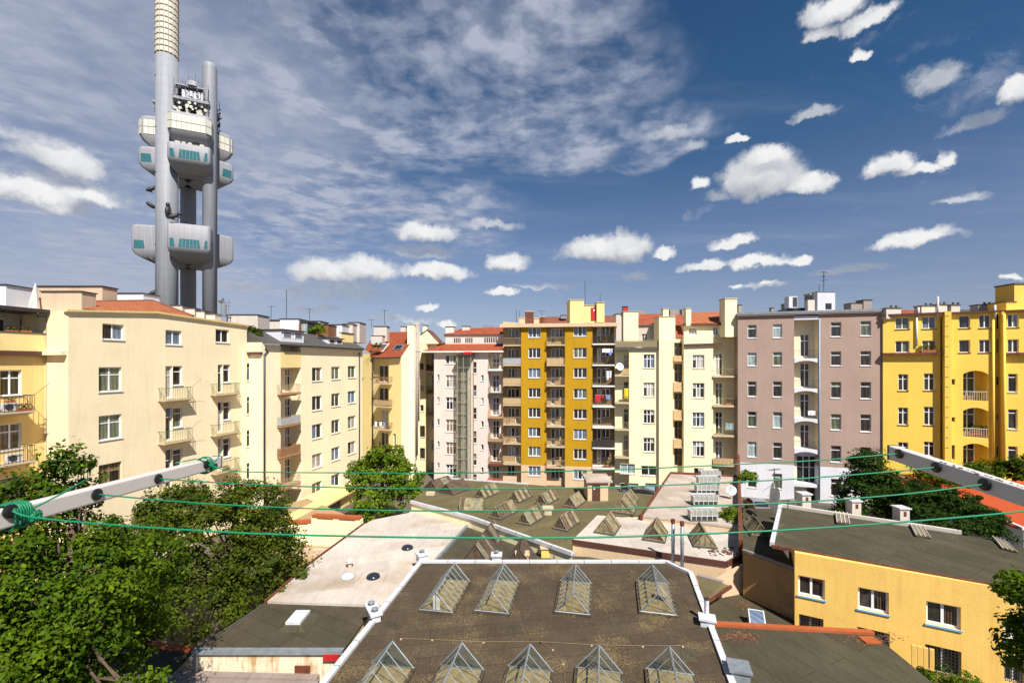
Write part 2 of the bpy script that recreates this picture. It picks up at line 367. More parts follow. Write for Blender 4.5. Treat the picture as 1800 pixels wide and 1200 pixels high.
    def mkwin(s, i, u0, u1, z0, z1, kind, k):
        f = s.f; o = s.panels[i][2]; r = k.get('rev', REV); W = u1-u0; H = z1-z0
        fw = min(k.get('fw', .075), W*.16); cols, tr = kind; fm = k.get('fm', 'white_frame')
        name = k.get('name', 'window'); mb = MB(); a, b = o+r-.05, o+r+.02
        f.box(mb, u0, u0+fw, a, b, z0, z1); f.box(mb, u1-fw, u1, a, b, z0, z1)
        f.box(mb, u0+fw, u1-fw, a, b, z1-fw, z1); f.box(mb, u0+fw, u1-fw, a, b, z0, z0+fw)
        us = [u0+fw+(W-2*fw)*j/cols for j in range(cols+1)]
        for j in range(1, cols): f.box(mb, us[j]-fw*.62, us[j]+fw*.62, a+.005, b, z0+fw, z1-fw)
        zs = [z0+fw]
        for t in (sorted(tr if isinstance(tr, (list, tuple)) else [tr], reverse=True) if tr else []):
            zt = z1-H*t; zs.append(zt)
            for j in range(cols):
                l = us[j]+(fw*.62 if j else 0); rr = us[j+1]-(fw*.62 if j < cols-1 else 0)
                f.box(mb, l, rr, a+.008, b, zt-fw*.5, zt+fw*.5)
        zs.append(z1-fw)
        w = mb.build(name, fm, s.root)
        pm = MB(); pal = k.get('glass', ['glass_dark', 'glass_dark', 'glass_curtain', 'glass_beige', 'glass_green', 'glass_dark', 'glass_blue'])
        pick = random.choice(pal)
        pal2 = [pick, random.choice(pal), 'glass_dark']
        for j in range(cols):
            for h in range(len(zs)-1):
                m = 0 if random.random() < .66 else (1 if random.random() < .6 else 2)
                sk = .012*random.uniform(-1, 1)
                pm.face([f.P(us[j], b-.02, zs[h]), f.P(us[j+1], b-.02+sk, zs[h]), f.P(us[j+1], b-.02+sk, zs[h+1]), f.P(us[j], b-.02, zs[h+1])], m)
        pm.build('pane', pal2, w)
        if k.get('sill', True):
            sm = MB(); f.box(sm, u0-.06, u1+.06, o-.07, o+.0, z0-.07, z0-.003); sm.build('sill', k.get('sm', 'zinc_pale'), w)
    def balcony(s, x0, x1, y, proj, rail='rail_dark', slab='slab', fill=None, o=None, h=1.0, th=.16, side=True, fillfrac=1.0, step=.16, name='balcony', bar=.022, taper=0):
        f = s.f; o = s.panels[s.pan((x0+x1)/2)][2] if o is None else o; of = o-proj
        u0, u1 = sorted((f.u(x0, of), f.u(x1, of))); z = f.z((x0+x1)/2, y, of)
        mb = MB()
        if taper:
            mb.hexa([f.P(u0+taper, of+taper, z-th), f.P(u1-taper, of+taper, z-th), f.P(u1-taper, o, z-th), f.P(u0+taper, o, z-th), f.P(u0, of, z-th*.35), f.P(u1, of, z-th*.35), f.P(u1, o, z-th*.35), f.P(u0, o, z-th*.35)])
            f.box(mb, u0-.02, u1+.02, of-.02, o, z-th*.35+.002, z)
        else: f.box(mb, u0, u1, of, o-.002, z-th, z)
        bl = mb.build(name, slab, s.root)
        rb = MB(); t = bar
        f.box(rb, u0, u1, of+.03, of+.03+t*1.6, z+h-.04, z+h); f.box(rb, u0, u1, of+.03, of+.03+t, z+.06, z+.09)
        k = int((u1-u0)/step)
        for j in range(k+1):
            uu = u0+(u1-u0-t)*j/max(k, 1); f.box(rb, uu, uu+t, of+.03+.003, of+.03+t-.003, z, z+h-.04)
        if side:
            for uu in (u0, u1-t):
                f.box(rb, uu, uu+t, of+.06, o, z+h-.04, z+h)
                kk = int(proj/step)
                for j in range(1, kk): oo = of+.03+(proj-.03)*j/kk; f.box(rb, uu, uu+t, oo, oo+t, z, z+h-.04)
        ms = [rail]
        if fill:
            ms.append(fill); ff = (u1-u0)*fillfrac
            f.box(rb, u0+.02, u0+ff-.02, of+.03+t+.004, of+.03+t+.02, z+.1, z+h-.1, 1)
            if side:
                for uu in (u0+.03, u1-.05): f.box(rb, uu, uu+.015, of+.08, o-.02, z+.1, z+h-.1, 1)
        rb.build('railing', ms, bl)
        s.last = (u0, u1, of, z); return bl
    def liner(s, i, mat, zlo, zhi, name='recess_shade_lining', e=.004):
        """coat with shade in its colour on the back and side walls of recess panel i"""
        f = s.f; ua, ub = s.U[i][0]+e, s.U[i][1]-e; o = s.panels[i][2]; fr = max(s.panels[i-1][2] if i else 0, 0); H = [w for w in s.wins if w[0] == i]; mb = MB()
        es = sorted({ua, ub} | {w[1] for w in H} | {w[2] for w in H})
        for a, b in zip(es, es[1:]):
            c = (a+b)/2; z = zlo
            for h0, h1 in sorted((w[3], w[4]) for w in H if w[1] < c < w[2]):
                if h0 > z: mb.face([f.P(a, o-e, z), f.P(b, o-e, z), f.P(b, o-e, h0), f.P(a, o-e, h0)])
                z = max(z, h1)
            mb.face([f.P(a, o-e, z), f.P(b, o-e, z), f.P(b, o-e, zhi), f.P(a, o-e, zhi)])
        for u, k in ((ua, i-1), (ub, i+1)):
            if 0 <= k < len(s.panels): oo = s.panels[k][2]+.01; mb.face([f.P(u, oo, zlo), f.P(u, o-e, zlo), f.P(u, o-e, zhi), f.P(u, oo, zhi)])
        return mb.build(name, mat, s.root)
    def band(s, name, px0, px1, y0, y1, o0, o1, mat, pxr=None, parent=None):
        f = s.f; pc = pxr or (px0+px1)/2; mb = MB()
        f.box(mb, f.u(px0, o0), f.u(px1, o0), o0, o1, f.z(pc, y1, o0), f.z(pc, y0, o0)); return mb.build(name, mat, parent or s.root)
def pbox(px0, px1, py0, py1, Y, dep, mat, name, parent, cap=None, capm='dark_metal', zb=None, dirv=(1, 0)):
    """block whose camera-side face sits at depth Y"""
    a = at(px0, py1, Y); b = at(px1, py0, Y); mb = MB(); z0 = a.z if zb is None else zb
    mb.box(a.x, b.x, Y, Y+dep, z0, b.z)
    ms = [mat]
    if cap:
        mb.box(a.x-.08, b.x+.08, Y-.08, Y+dep+.08, b.z+.002, b.z+cap, 1); ms.append(capm)
    return mb.build(name, ms, parent)
# =================================================================== APARTMENT HOUSES ROUND THE COURTYARD
C2, C3, C1 = (2, None), (3, None), (1, None)
C2T, C3T, C1T = (2, .32), (3, .34), (1, .3)
def fpipe(f, px, py0, py1, o, r, mat, name, parent, extra=None):
    u = f.u(px, o); mb = MB(); pts = [f.P(u, o, f.z(px, py0, o)), f.P(u, o, f.z(px, py1, o))]
    if extra: pts = [f.P(f.u(a, c), c, f.z(a, b, c)) for a, b, c in extra]+pts
    mb.tube(pts, r, 6); return mb.build(name, mat, parent, smooth=True)
def clutter(f, o, u, z, kind, label, group=None, s=1.0):
    """small loose things standing on a balcony"""
    p = f.P(u, o, z); mb = MB()
    if kind == 'planter':
        t = thing('planter', label, 'planter', p, group); x, y, zz = p
        b = MB(); b.obox((x, y), f.d, .75*s, .2*s, zz, zz+.2*s); b.build('trough', 'terracotta', t)
        b = MB(); rng = random.Random(int(u*100+z*10))
        for _ in range(70):
            c = Vector((x, y, zz+.2*s))+Vector((f.d.x, f.d.y, 0))*rng.uniform(-.38, .38)*s+Vector((rng.uniform(-.1, .1), rng.uniform(-.1, .1), rng.uniform(0, .3)))*s
            a = Vector((rng.uniform(-1, 1), rng.uniform(-1, 1), rng.uniform(-.3, 1))).normalized()*.09*s; q = a.cross(Vector((rng.random(), rng.random(), 1))).normalized()*.05*s
            b.face([c-a, c+q, c+a, c-q], 1 if rng.random() < .15 else 0)
        b.build('foliage', ['leaf_bright', 'flower_red'], t)
    elif kind == 'chair':
        t = thing('chair', label, 'chair', p, group); x, y, zz = p; d = Vector((f.d.x, f.d.y, 0)); n = Vector((f.n.x, f.n.y, 0))
        b = MB(); b.obox((x, y), d, .45*s, .42*s, zz+.42*s, zz+.46*s); b.build('seat', 'wood', t)
        b = MB(); c = p+d*.2*s
        for k in range(4): b.obox((c.x, c.y), n, .42*s, .03, zz+(.55+.1*k)*s, zz+(.61+.1*k)*s)
        b.build('backrest', 'wood', t)
        for sx in (-1, 1):
            for sy in (-1, 1):
                c = p+d*.19*s*sx+n*.18*s*sy; b = MB(); b.obox((c.x, c.y), d, .04, .04, zz, zz+(.42 if sx < 0 else .92)*s); b.build('leg', 'wood', t)
    elif kind == 'table':
        t = thing('table', label, 'table', p, group); x, y, zz = p
        b = MB(); b.tube([(x, y, zz+.68), (x, y, zz+.72)], .36*s, 14); b.build('tabletop', 'wood', t)
        b = MB(); b.tube([(x, y, zz), (x, y, zz+.68)], .03, 6); b.tube([(x, y, zz), (x, y, zz+.03)], .2, 10); b.build('pedestal', 'dark_metal', t)
    elif kind == 'ac':
        t = thing('air_conditioner', label, 'air conditioner', p, group); x, y, zz = p
        b = MB(); b.obox((x, y), f.d, .8, .3, zz+.05, zz+.62); b.build('casing', 'white_metal', t)
        b = MB(); c = p+Vector((f.n.x, f.n.y, 0))*.16; r = Vector((f.d.x, f.d.y, 0))
        cc = c-r*.12+Vector((0, 0, .34)); b.tube([cc, cc+Vector((f.n.x, f.n.y, 0))*.02], .22, 16); b.build('fan_grille', 'dark_metal', t)
        for sx in (-.3, .3):
            c2 = p+r*sx; b = MB(); b.obox((c2.x, c2.y), f.n, .3, .05, zz, zz+.05); b.build('foot', 'dark_metal', t)
def laundry(f, o, u0, u1, z, items, label, group=None):
    p = f.P((u0+u1)/2, o, z); t = thing('laundry_line', label, 'laundry', p, group)
    b = MB(); b.tube([f.P(u0, o, z), f.P((u0+u1)/2, o, z-.03), f.P(u1, o, z)], .008, 4); b.build('line', 'rail_white', t)
    for a, w, h, m in items:
        b = MB(); N = 5; ua = u0+(u1-u0)*a
        for k in range(N):
            x0 = ua+w*k/N; x1 = ua+w*(k+1)/N; w0 = .03*math.sin(k*2.1); w1 = .03*math.sin((k+1)*2.1)
            b.face([f.P(x0, o+w0*2, z-h*(1+w0)), f.P(x1, o+w1*2, z-h*(1+w1)), f.P(x1, o+w1*.2, z), f.P(x0, o+w0*.2, z)])
        b.build('garment', m, t)
def antenna(p, h, label, kind=0, group='roof antennas'):
    t = thing('antenna', label, 'antenna', p, group); x, y, z = p
    b = MB(); b.tube([(x, y, z), (x, y, z+h)], .03+h*.003, 5); b.build('mast', 'antenna_dark', t)
    if kind:
        for k in range(kind):
            zz = z+h*(.95-.2*k); b = MB(); a = .5+.7*k; dx, dy = math.cos(a)*.55, math.sin(a)*.3
            b.tube([(x-dx, y-dy, zz), (x+dx, y+dy, zz)], .02, 4)
            for j in range(6):
                q = -1+.4*j; b.tube([(x+dx*q-dy*.4, y+dy*q+dx*.4, zz), (x+dx*q+dy*.4, y+dy*q-dx*.4, zz)], .012, 4)
            b.build('aerial', 'antenna_dark', t)
def dish(p, r, aim, label, mat='white_metal', post=.8, group='satellite dishes'):
    t = thing('satellite_dish', label, 'satellite dish', p, group); p = Vector(p); aim = Vector(aim).normalized()
    b = MB(); c = p+Vector((0, 0, post)); b.tube([p, c], .03, 6); b.build('post', 'zinc', t)
    a = aim.cross(Vector((0, 0, 1))).normalized(); q = a.cross(aim); b = MB(); rings = []
    for k, (rr, dd) in enumerate(((.02, 0), (.35, .02), (.7, .075), (1, .16), (1.02, .13), (.7, .045), (.35, -.01), (.02, -.03))):
        rings.append([c+aim*(dd*r+.05)+(a*math.cos(w)+q*math.sin(w))*rr*r for w in [2*math.pi*i/24 for i in range(24)]])
    b.loft(rings); b.build('reflector', mat, t, smooth=True)
    b = MB(); e = c+aim*r*1.0-q*r*.1; b.tube([c-q*r*.95*(-1)+aim*.15*r, e], .015, 4); b.tube([e-aim*.08, e+aim*.06], .035, 6); b.build('feed_arm', 'zinc', t)

# ---- A: long cream corner house on the left ------------------------------------------------
fA = Fac(120, 33.0, 434, 49.2)
A = Bld('apartment_house', 'long cream corner apartment house below the television tower, three window columns and small balconies', 'building', fA)
ZA = 21.0
OA = 2.24
A.setp([(-200, 120, OA, fA.z(78, 617, OA), 1), (120, 434, 0)], 20.72, 9, ['cream', 'yellow_soft'])  # left wing wall: deeper yellow paints in the shade under its eaves
A.win(180, 218, 569.5, 597, C2, pan=1, glass=['glass_blue', 'glass_dark']); A.win(291, 319.5, 580.5, 606, C2, glass=['glass_blue', 'glass_dark']); A.win(379, 403, 579, 602, C2)
A.win(173.5, 214, 645, 688, C2T, glass=['glass_green']); A.win(173.5, 214, 729, 772, C2T, glass=['glass_green', 'glass_dark']); A.win(173.5, 214, 814, 858, C2T, fm='wood_frame')
for y0, y1, yd in ((643, 677, 700), (716, 751, 774), (789, 822, 857)):
    A.win(291, 303, y0, yd-1, C1T, name='balcony_door', sill=False); A.win(304, 320.5, y0, y1, C1T)
for y0, y1, yd in ((640.5, 672, 690.5), (706, 738, 759.5), (770, 803, 826)):
    A.win(383, 391.5, y0, yd-1, C1T, name='balcony_door', sill=False); A.win(392.5, 405, y0, y1, C1T)
for y0, y1 in ((650, 695), (744, 790), (838, 884)):
    A.win(-28, -2, y0+2, y1+32, C1T, name='balcony_door', sill=False); A.win(0, 38, y0, y1, C2T, glass=['glass_dark', 'glass_beige', 'glass_green'])
A.win(-90, -55, 654, 702, C2T); A.win(-90, -55, 752, 800, C2T)
A.build()
for i, y in enumerate((701.5, 775.5, 859)):
    A.balcony(290, 339, y, .75, 'rail_green', 'slab', o=0, th=.28, taper=.25, fill='infill_grey' if i == 9 else None, h=1.05)
    u0, u1, of, z = A.last
    b = MB(); b.tube([fA.P(u1-.02, of+.05, z+1.05), fA.P(u1+.55, of-.35, z+1.75)], .012, 4); b.build('drying_bracket', 'rail_green', A.root)
for y in (692, 761.5, 827):
    A.balcony(381, 422, y, .75, 'rail_green', 'slab', o=0, th=.28, taper=.25, h=1.05)
    u0, u1, of, z = A.last
    b = MB(); b.tube([fA.P(u1-.02, of+.05, z+1.05), fA.P(u1+.55, of-.35, z+1.75)], .012, 4); b.build('drying_bracket', 'rail_green', A.root)
u0, u1, of, z = A.last; clutter(fA, of+.3, u0+1.4, z, 'planter', 'brown dry planter on the lowest right balcony of the cream corner house')
for i, y in enumerate((726, 819)):
    A.balcony(-60, 62, y, 1.15, 'rail_dark', 'slab', o=OA, th=.3, taper=.3, h=1.1, step=.2)
    u0, u1, of, z = A.last
    b = MB(); b.tube([fA.P(u1-.02, of+.05, z+1.1), fA.P(u1+.6, of-.4, z+1.9)], .014, 4); b.build('drying_bracket', 'rail_dark', A.root)
    clutter(fA, of+.5, u1-1.1 if i == 0 else u1-.9, z, 'ac', 'white outdoor unit on the far left balcony, '+('upper of two' if i == 0 else 'lower of two'), 'outdoor units on the left balconies')
    if i == 0:
        clutter(fA, of+.45, u1-2.2, z, 'table', 'round dark table on the upper far left balcony'); clutter(fA, of+.5, u1-2.9, z, 'chair', 'dark wooden chair beside the round table on the far left balcony')
        clutter(fA, of+.3, u1-.45, z, 'planter', 'low planter at the end of the upper far left balcony')
        clutter(fA, of+.5, u1-1.1, z+.63, 'planter', 'potted shrub standing on the white outdoor unit, far left balcony', s=.7)
# terrace storey over the left wing
A2w = MB(); zT0 = fA.z(78, 617, OA); f = fA
oB = OA+2.2
A.band('cornice', -200, 80, 617, 625, OA-.35, OA+.3, 'brown_metal', pxr=60)
mb = MB(); uR = fA.u(120, 0)
zc0, zc1 = fA.z(100, 624, 1), fA.z(100, 617, 1)
mb.hexa([fA.P(uR-.38, .1, zc0), fA.P(uR+.0-.002, .1, zc0), fA.P(uR-.002, OA+.1, zc0), fA.P(uR-.38, OA+.1, zc0), fA.P(uR-.38, .1, zc1), fA.P(uR-.002, .1, zc1), fA.P(uR-.002, OA+.1, zc1), fA.P(uR-.38, OA+.1, zc1)])
mb.build('cornice', 'cream', A.root)
A.band('parapet', -200, 81, 586, 617.3, OA-.05, OA+.12, 'cream_yellow', pxr=60)
A.band('parapet_cap', -200, 81.5, 584.5, 586.2, OA-.1, OA+.17, 'slate', pxr=60)
A.setp([(-200, 120, oB)], ZA-.1, 9, 'off_white', zlow=zT0)
A.win(-16, 12, 559, 607, C2, fm='white_frame', pan=0); A.win(35, 58, 560, 606, C2, pan=0); A.build('terrace_wall')
mb = MB(); uq = fA.u(-200, OA)
mb.hexa([fA.P(uq, OA-.55, ZA-.28), fA.P(uR-.01, OA-.55, ZA-.28), fA.P(uR-.01, 6, ZA-.28), fA.P(uq, 6, ZA-.28), fA.P(uq, OA-.55, ZA-.02), fA.P(uR-.01, OA-.55, ZA-.02), fA.P(uR-.01, 6, ZA-.02), fA.P(uq, 6, ZA-.02)])
mb.build('eaves', 'dark_metal', A.root)
fpipe(fA, 83, 556, 850, OA-.12, .09, 'dark_metal', 'downpipe', A.root, extra=[(66, 549, OA-.5), (68, 556, OA-.4)])
for px, w in ((20, .9), (45, .8)):
    u = fA.u(px, OA+.1); clutter(fA, OA+.05, u, fA.z(px, 584.5, OA), 'planter', 'flower trough on the yellow terrace parapet, '+('left one' if px == 20 else 'right one'), 'flower troughs on the terrace parapet', w)
TOPS = ((112, 20.85), (275, 21.45), (435, 21.15))
for (xa, za), (xb, zb_) in zip(TOPS, TOPS[1:]):
    ua_, ub_ = (fA.u(xa) if xa > 115 else fA.u(120)), fA.u(xb); mb = MB(); mb.hexa([fA.P(ua_, 0, 20.721), fA.P(ub_, 0, 20.721), fA.P(ub_, 9, 20.721), fA.P(ua_, 9, 20.721), fA.P(ua_, 0, za), fA.P(ub_, 0, zb_), fA.P(ub_, 9, zb_), fA.P(ua_, 9, za)]); mb.build('wall_head', 'cream', A.root)
    mb = MB(); mb.hexa([fA.P(ua_-.2, -.2, za-.06), fA.P(ub_, -.2, zb_-.06), fA.P(ub_, -.003, zb_-.06), fA.P(ua_-.2, -.003, za-.06), fA.P(ua_-.2, -.22, za+.1), fA.P(ub_, -.22, zb_+.1), fA.P(ub_, .3, zb_+.1), fA.P(ua_-.2, .3, za+.1)]); mb.build('eaves_strip', 'cream_yellow', A.root)
# low hipped tile roof behind the eaves
mb = MB(); e = [fA.u(112, -.2), fA.u(340, -.2)]
r0, r1 = at(146, 530.5, 38.5), at(267, 528.3, 43.5)
pa, pb, pc = fA.P(fA.u(146, -.2), -.2, 21.1), fA.P(e[1], -.2, 21.5), fA.P(e[1]+2, 9, 21.4)
mb.face([pa, pb, r1, r0]); mb.face([pb, pc, r1]); rf = mb.build('roof', 'tile_orange', A.root)
b = MB(); b.tube([r0, r1], .12, 6); b.tube([r1, pb], .12, 6); b.build('ridge_tiles', 'tile_dull', rf)
pbox(0, 72, 523, 548, 36, 3, 'tile_dull', 'tiled_slope', rf); 
pbox(-40, 10.5, 501, 552, 33.5, 2, 'white_wall', 'chimney', rf, .08)
pbox(72.5, 143.5, 513, 553, 34.5, 1.2, 'old_plaster', 'chimney', rf, .08)
pbox(66, 180, 504, 540, 40, 1.5, 'old_plaster', 'chimney', rf, .1); pbox(182, 252, 516, 545, 44, 2, 'white_wall', 'stair_head', rf, .08)
for k, (px, w) in enumerate(((300, 20), (325, 17), (345, 14), (362, 16))):
    pbox(px, px+w, 537+k*5, 562+k*3, 47, 1, 'off_white', 'chimney', rf, .06)
pbox(398, 453, 553.5, 585, 53, 2.5, 'off_white', 'stair_head', rf, .08)
p = at(60, 549, 34); t = thing('parasol', 'closed grey parasol standing on the roof terrace at far left', 'parasol', p)
b = MB(); b.tube([p, p+Vector((0, 0, .7))], .03, 6); b.build('pole', 'steel', t)
b = MB(); b.tube([p+Vector((0, 0, .2)), p+Vector((0, 0, .7)), p+Vector((.1, 0, 2.2))], [.33, .3, .03], 7); b.build('canopy', 'parasol', t)
for k, (px, h, kd) in enumerate(((30, 1.1, 0), (39, 1.0, 0))):
    pass
t = thing('roof_railing', 'thin dark pipe railing above the red tiles at far left', 'railing', at(10, 526, 36)); b = MB()
b.tube([at(8, 504.5, 36), at(52, 507.5, 36), at(66, 510, 36)], .03, 5)
for px in (30, 39): b.tube([at(px, 506, 36), at(px, 526, 36)], .03, 5)
b.build('rail', 'rust', t)
# ---- B: link wing and C: cream house with grey roof -----------------------------------------
fC = Fac(468, 49.3, 637, 67.3)
Cb = Bld('apartment_house', 'cream apartment house with one stack of curved balconies and grey roof, behind the garages', 'building', fC)
zCt = 19.15
Cb.setp([(428, 461, 1.7, fC.z(450, 619, 1.7)), (461, 493.5, 0), (493.5, 529, 1.3), (529, 637, 0)], zCt, 9, 'cream_bright')
for y0, y1 in ((638, 669), (697, 728), (755.5, 785), (813, 842)): Cb.win(434, 441.5, y0, y1, C1T, pan=0, sm='slab')
Cb.grid([(548.5, 566), (582.5, 597.5), (611.5, 625.5)], [(645.6, 670), (695.6, 721), (745, 770.5), (797, 822), (847, 872)], C2, 557, 618, [(643, 664), (687, 708.5), (731, 753), (776, 797.5), (821, 842)], sm='slab')
doors = ((648, 689), (700, 744.5), (751, 797), (806, 852), (860, 904))
for y0, y1 in doors: Cb.win(501.5, 511.5, y0, y1-2, C2T, name='balcony_door', sill=False, glass=['glass_beige', 'glass_dark'])
Cb.build()
names = ('brown railing', 'grey cloth', 'wood panel', 'open railing', 'flowers')
for i, (y0, y1) in enumerate(doors):
    Cb.balcony(494.5, 529, y1+2, 1.85, 'rail_tan', 'slab_brown', fill=[None, 'infill_grey', 'infill_wood', None, None][i], o=1.3, th=.35, taper=.45, h=1.0, fillfrac=1 if i != 2 else 1)
    if i in (2, 4): u0, u1, of, z = Cb.last; clutter(fC, of+.4, u1-.8, z, 'planter', 'planter with '+('green' if i == 2 else 'red flowering')+' plants on the cream house balcony with '+names[i])
Cb.band('cornice', 529, 637, 612.5, 617.5, -.3, 0, 'cream_bright', pxr=590)
Cb.band('gutter', 500, 640, 610, 612.7, -.5, .1, 'dark_metal', pxr=590)
Cb.band('bay_head', 493, 529, 618, 646, -.02, 1.28, 'cream_yellow', pxr=510)
uq = fC.u(461, 0)
for nm, w_, za, zb_, mt in (('cornice', .3, 18.05, 18.32, 'brown_metal'), ('parapet', .12, 18.323, 19.35, 'cream')):
    mb = MB(); mb.hexa([fC.P(uq-w_, -.05, za), fC.P(uq-.003, -.05, za), fC.P(uq-.003, 1.95, za), fC.P(uq-w_, 1.95, za), fC.P(uq-w_, -.05, zb_), fC.P(uq-.003, -.05, zb_), fC.P(uq-.003, 1.95, zb_), fC.P(uq-w_, 1.95, zb_)]); mb.build(nm, mt, Cb.root)
fpipe(fC, 465, 622, 900, -.1, .09, 'dark_metal', 'downpipe', Cb.root, extra=[(468, 606, .3), (467, 614, -.1), (471, 618, 0)])
fpipe(fC, 632, 620, 860, -.12, .09, 'dark_metal', 'downpipe', Cb.root)
# sloped grey roof with dormers
mb = MB(); uu0, uu1 = fC.u(463, 0), fC.L+.3
for a, c in ((0, 1),):
    mb.face([fC.P(uu0, -.45, zCt+.05), fC.P(uu1, -.45, zCt+.05), fC.P(uu1, 3.2, zCt+1.9), fC.P(uu0, 3.2, zCt+1.9)]); mb.face([fC.P(uu0, 3.2, zCt+1.9), fC.P(uu1, 3.2, zCt+1.9), fC.P(uu1, 9, zCt+1.9), fC.P(uu0, 9, zCt+1.9)])
    mb.face([fC.P(uu0, -.45, zCt+.05), fC.P(uu0, 3.2, zCt+1.9), fC.P(uu0, 9, zCt+1.9), fC.P(uu0, 9, zCt)]); mb.face([fC.P(uu1, -.45, zCt+.05), fC.P(uu1, 3.2, zCt+1.9), fC.P(uu1, 9, zCt+1.9), fC.P(uu1, 9, zCt)])
rC = mb.build('roof', 'slate', Cb.root)
def dormer(f, pa, pb, z0, z1, o0, o1, root, cols, wallm='white_wall', glass=['glass_blue']):
    ua, ub = f.u(pa, o0), f.u(pb, o0); b = MB(); f.box(b, ua, ub, o0, o1, z0, z1); f.box(b, ua-.15, ub+.15, o0-.25, o1, z1+.002, z1+.12, 1)
    d = b.build('dormer', [wallm, 'dark_metal'], root)
    for k in range(cols):
        w = (ub-ua); a = ua+w*(k+.15)/cols; c = ua+w*(k+.85)/cols; fb = MB(); zz0, zz1 = z0+(z1-z0)*.35, z1-.1
        f.box(fb, a, c, o0-.04, o0-.002, zz0, zz1); f.box(fb, a+.08, c-.08, o0-.06, o0-.042, zz0+.08, zz1-.08, 1); fb.build('dormer_window', ['white_frame', random.choice(glass)], d)
dormer(fC, 494, 534, zCt+.45, zCt+1.75, .3, 4, Cb.root, 2, glass=['glass_blue'])
dormer(fC, 577, 602, zCt+.3, zCt+1.3, .6, 4, Cb.root, 2, glass=['glass_dark', 'glass_pale'])
b = MB(); fC.box(b, fC.u(600, 1.5), fC.L, 1.5, 1.75, zCt+.7, zCt+2.3); fC.box(b, fC.u(600, 1.5), fC.L+.2, 1.4, 1.9, zCt+2.302, zCt+2.42, 1); b.build('parapet', ['cream_yellow', 'dark_metal'], Cb.root)
# rooftop storeys behind
t = thing('rooftop_apartment', 'white rooftop flat with wood cladding and dark flat roof above the grey-roofed cream house', 'building', at(540, 592, 62))
pbox(492, 525, 561, 592, 61, 5, 'white_wall', 'wall', t, .1); pbox(474, 492.4, 564, 594, 62, 4, 'off_white', 'wall', t, .18)
pbox(525.4, 528, 568, 592, 61, 4, 'infill_wood', 'timber_cladding', t); pbox(528.4, 541, 567, 592, 61.4, 4, 'slate', 'wall', t, .3)
pbox(530, 539.5, 569, 590, 61.2, .15, 'glass_pale', 'glass_door', t)
pbox(559.5, 577, 570.5, 592, 63.8, 3, 'infill_wood', 'timber_screen', t, .05); pbox(541.4, 559, 586, 593, 62, .2, 'infill_wood', 'parapet', t)
pbox(577.4, 601.6, 571, 598, 66.8, 4, 'white_wall', 'wall', t, .1); pbox(602, 620, 570, 600, 69.6, 3, 'off_white', 'wall', t, .12)
pbox(612, 632, 567, 602, 71.5, 3, 'off_white', 'chimney', t, .1); pbox(544, 563, 565, 592, 68, 3, 'off_white', 'wall', t, .12)
p = at(552, 590, 60.6); ANT = []
antenna(at(476.5, 562, 62), 1.9, 'slim mast with one small aerial left of the tall whip on the white rooftop flat', 1)
antenna(at(503.5, 561, 62), 4.0, 'tall thin whip mast on the white rooftop flat'); antenna(at(544, 562, 63), 1.6, 'hooked aerial at the right end of the dark rooftop roof', 1)
antenna(at(653, 576, 66), 1.2, 'small aerial between the rooftop flat and the orange roof', 1); antenna(at(676, 571, 66), 2.2, 'leaning tall mast left of the round-capped chimney on the orange roof', 1)
# ---- D: cream gable house with orange roof -------------------------------------------------
fD = Fac(637, 69.5, 705, 65.5)
D = Bld('apartment_house', 'cream house with bright orange tiled roof, chimney tower and steel flue pipes on its side', 'building', fD)
zD = fD.z(690, 629, 0)
DB = 4.0
D.setp([(637, 656, 1.0, fD.z(648, 622, 1)), (656, 683.5, .9), (683.5, 705, 0)], zD, DB, 'cream_yellow')
for y0, y1, k in ((642, 672, C2), (681, 712, C2), (720.5, 748, C2), (760, 790, C2), (800, 830, C2)):
    D.win(665.5 if y0 < 700 else 669, 682, y0, y1-1, k, name='balcony_door', sill=False)
D.win(691, 695.5, 762, 788, C1)
D.build()
for i, y in enumerate((673, 713.5, 753.5, 793)):
    D.balcony(656, 684.5, y, 1.5, 'rail_dark' if i else 'wood', 'slab', fill=[None, 'infill_tan', None, 'infill_wood'][i], o=.9, th=.2, h=.95)
    u0, u1, of, z = D.last
    if i == 0:
        for k in range(3): clutter(fD, of+.5, u0+.5+.75*k, z, 'chair', 'dark wooden chair on the top balcony of the orange-roofed house, '+('left', 'middle', 'right')[k]+' of three', 'chairs on the top balcony')
    if i in (1, 2): clutter(fD, of+.35, u1-.8, z, 'planter', 'planter with red flowers on the '+('second' if i == 1 else 'third')+' balcony of the orange-roofed house')
    if i == 2: laundry(fD, of-.02, u0+.2, u1-.4, z+1.0, [(.05, .5, .7, 'laundry_white'), (.4, .6, .55, 'laundry_white'), (.7, .45, .5, 'laundry_blue')], 'white sheets hung over the third balcony of the orange-roofed house')
fpipe(fD, 655, 630, 850, .75, .08, 'dark_metal', 'downpipe', D.root)
fD2 = Fac(705, 65.5, 738.2, 68.96); D2 = Bld.__new__(Bld); D2.f = fD2; D2.root = D.root; D2.zb = 0; D2.zone = None; D2.wins = []
# side wall with gable
zp = fD2.z(718, 612, 0); mb = MB()
mb.face([fD2.P(-.005, -.01, 0), fD2.P(fD2.L, -.01, 0), fD2.P(fD2.L, -.01, zD+4.0), fD2.P(fD2.u(720), -.01, zD+2.2), fD2.P(-.005, -.01, zD)]); mb.build('side_wall', 'cream_bright', D.root)
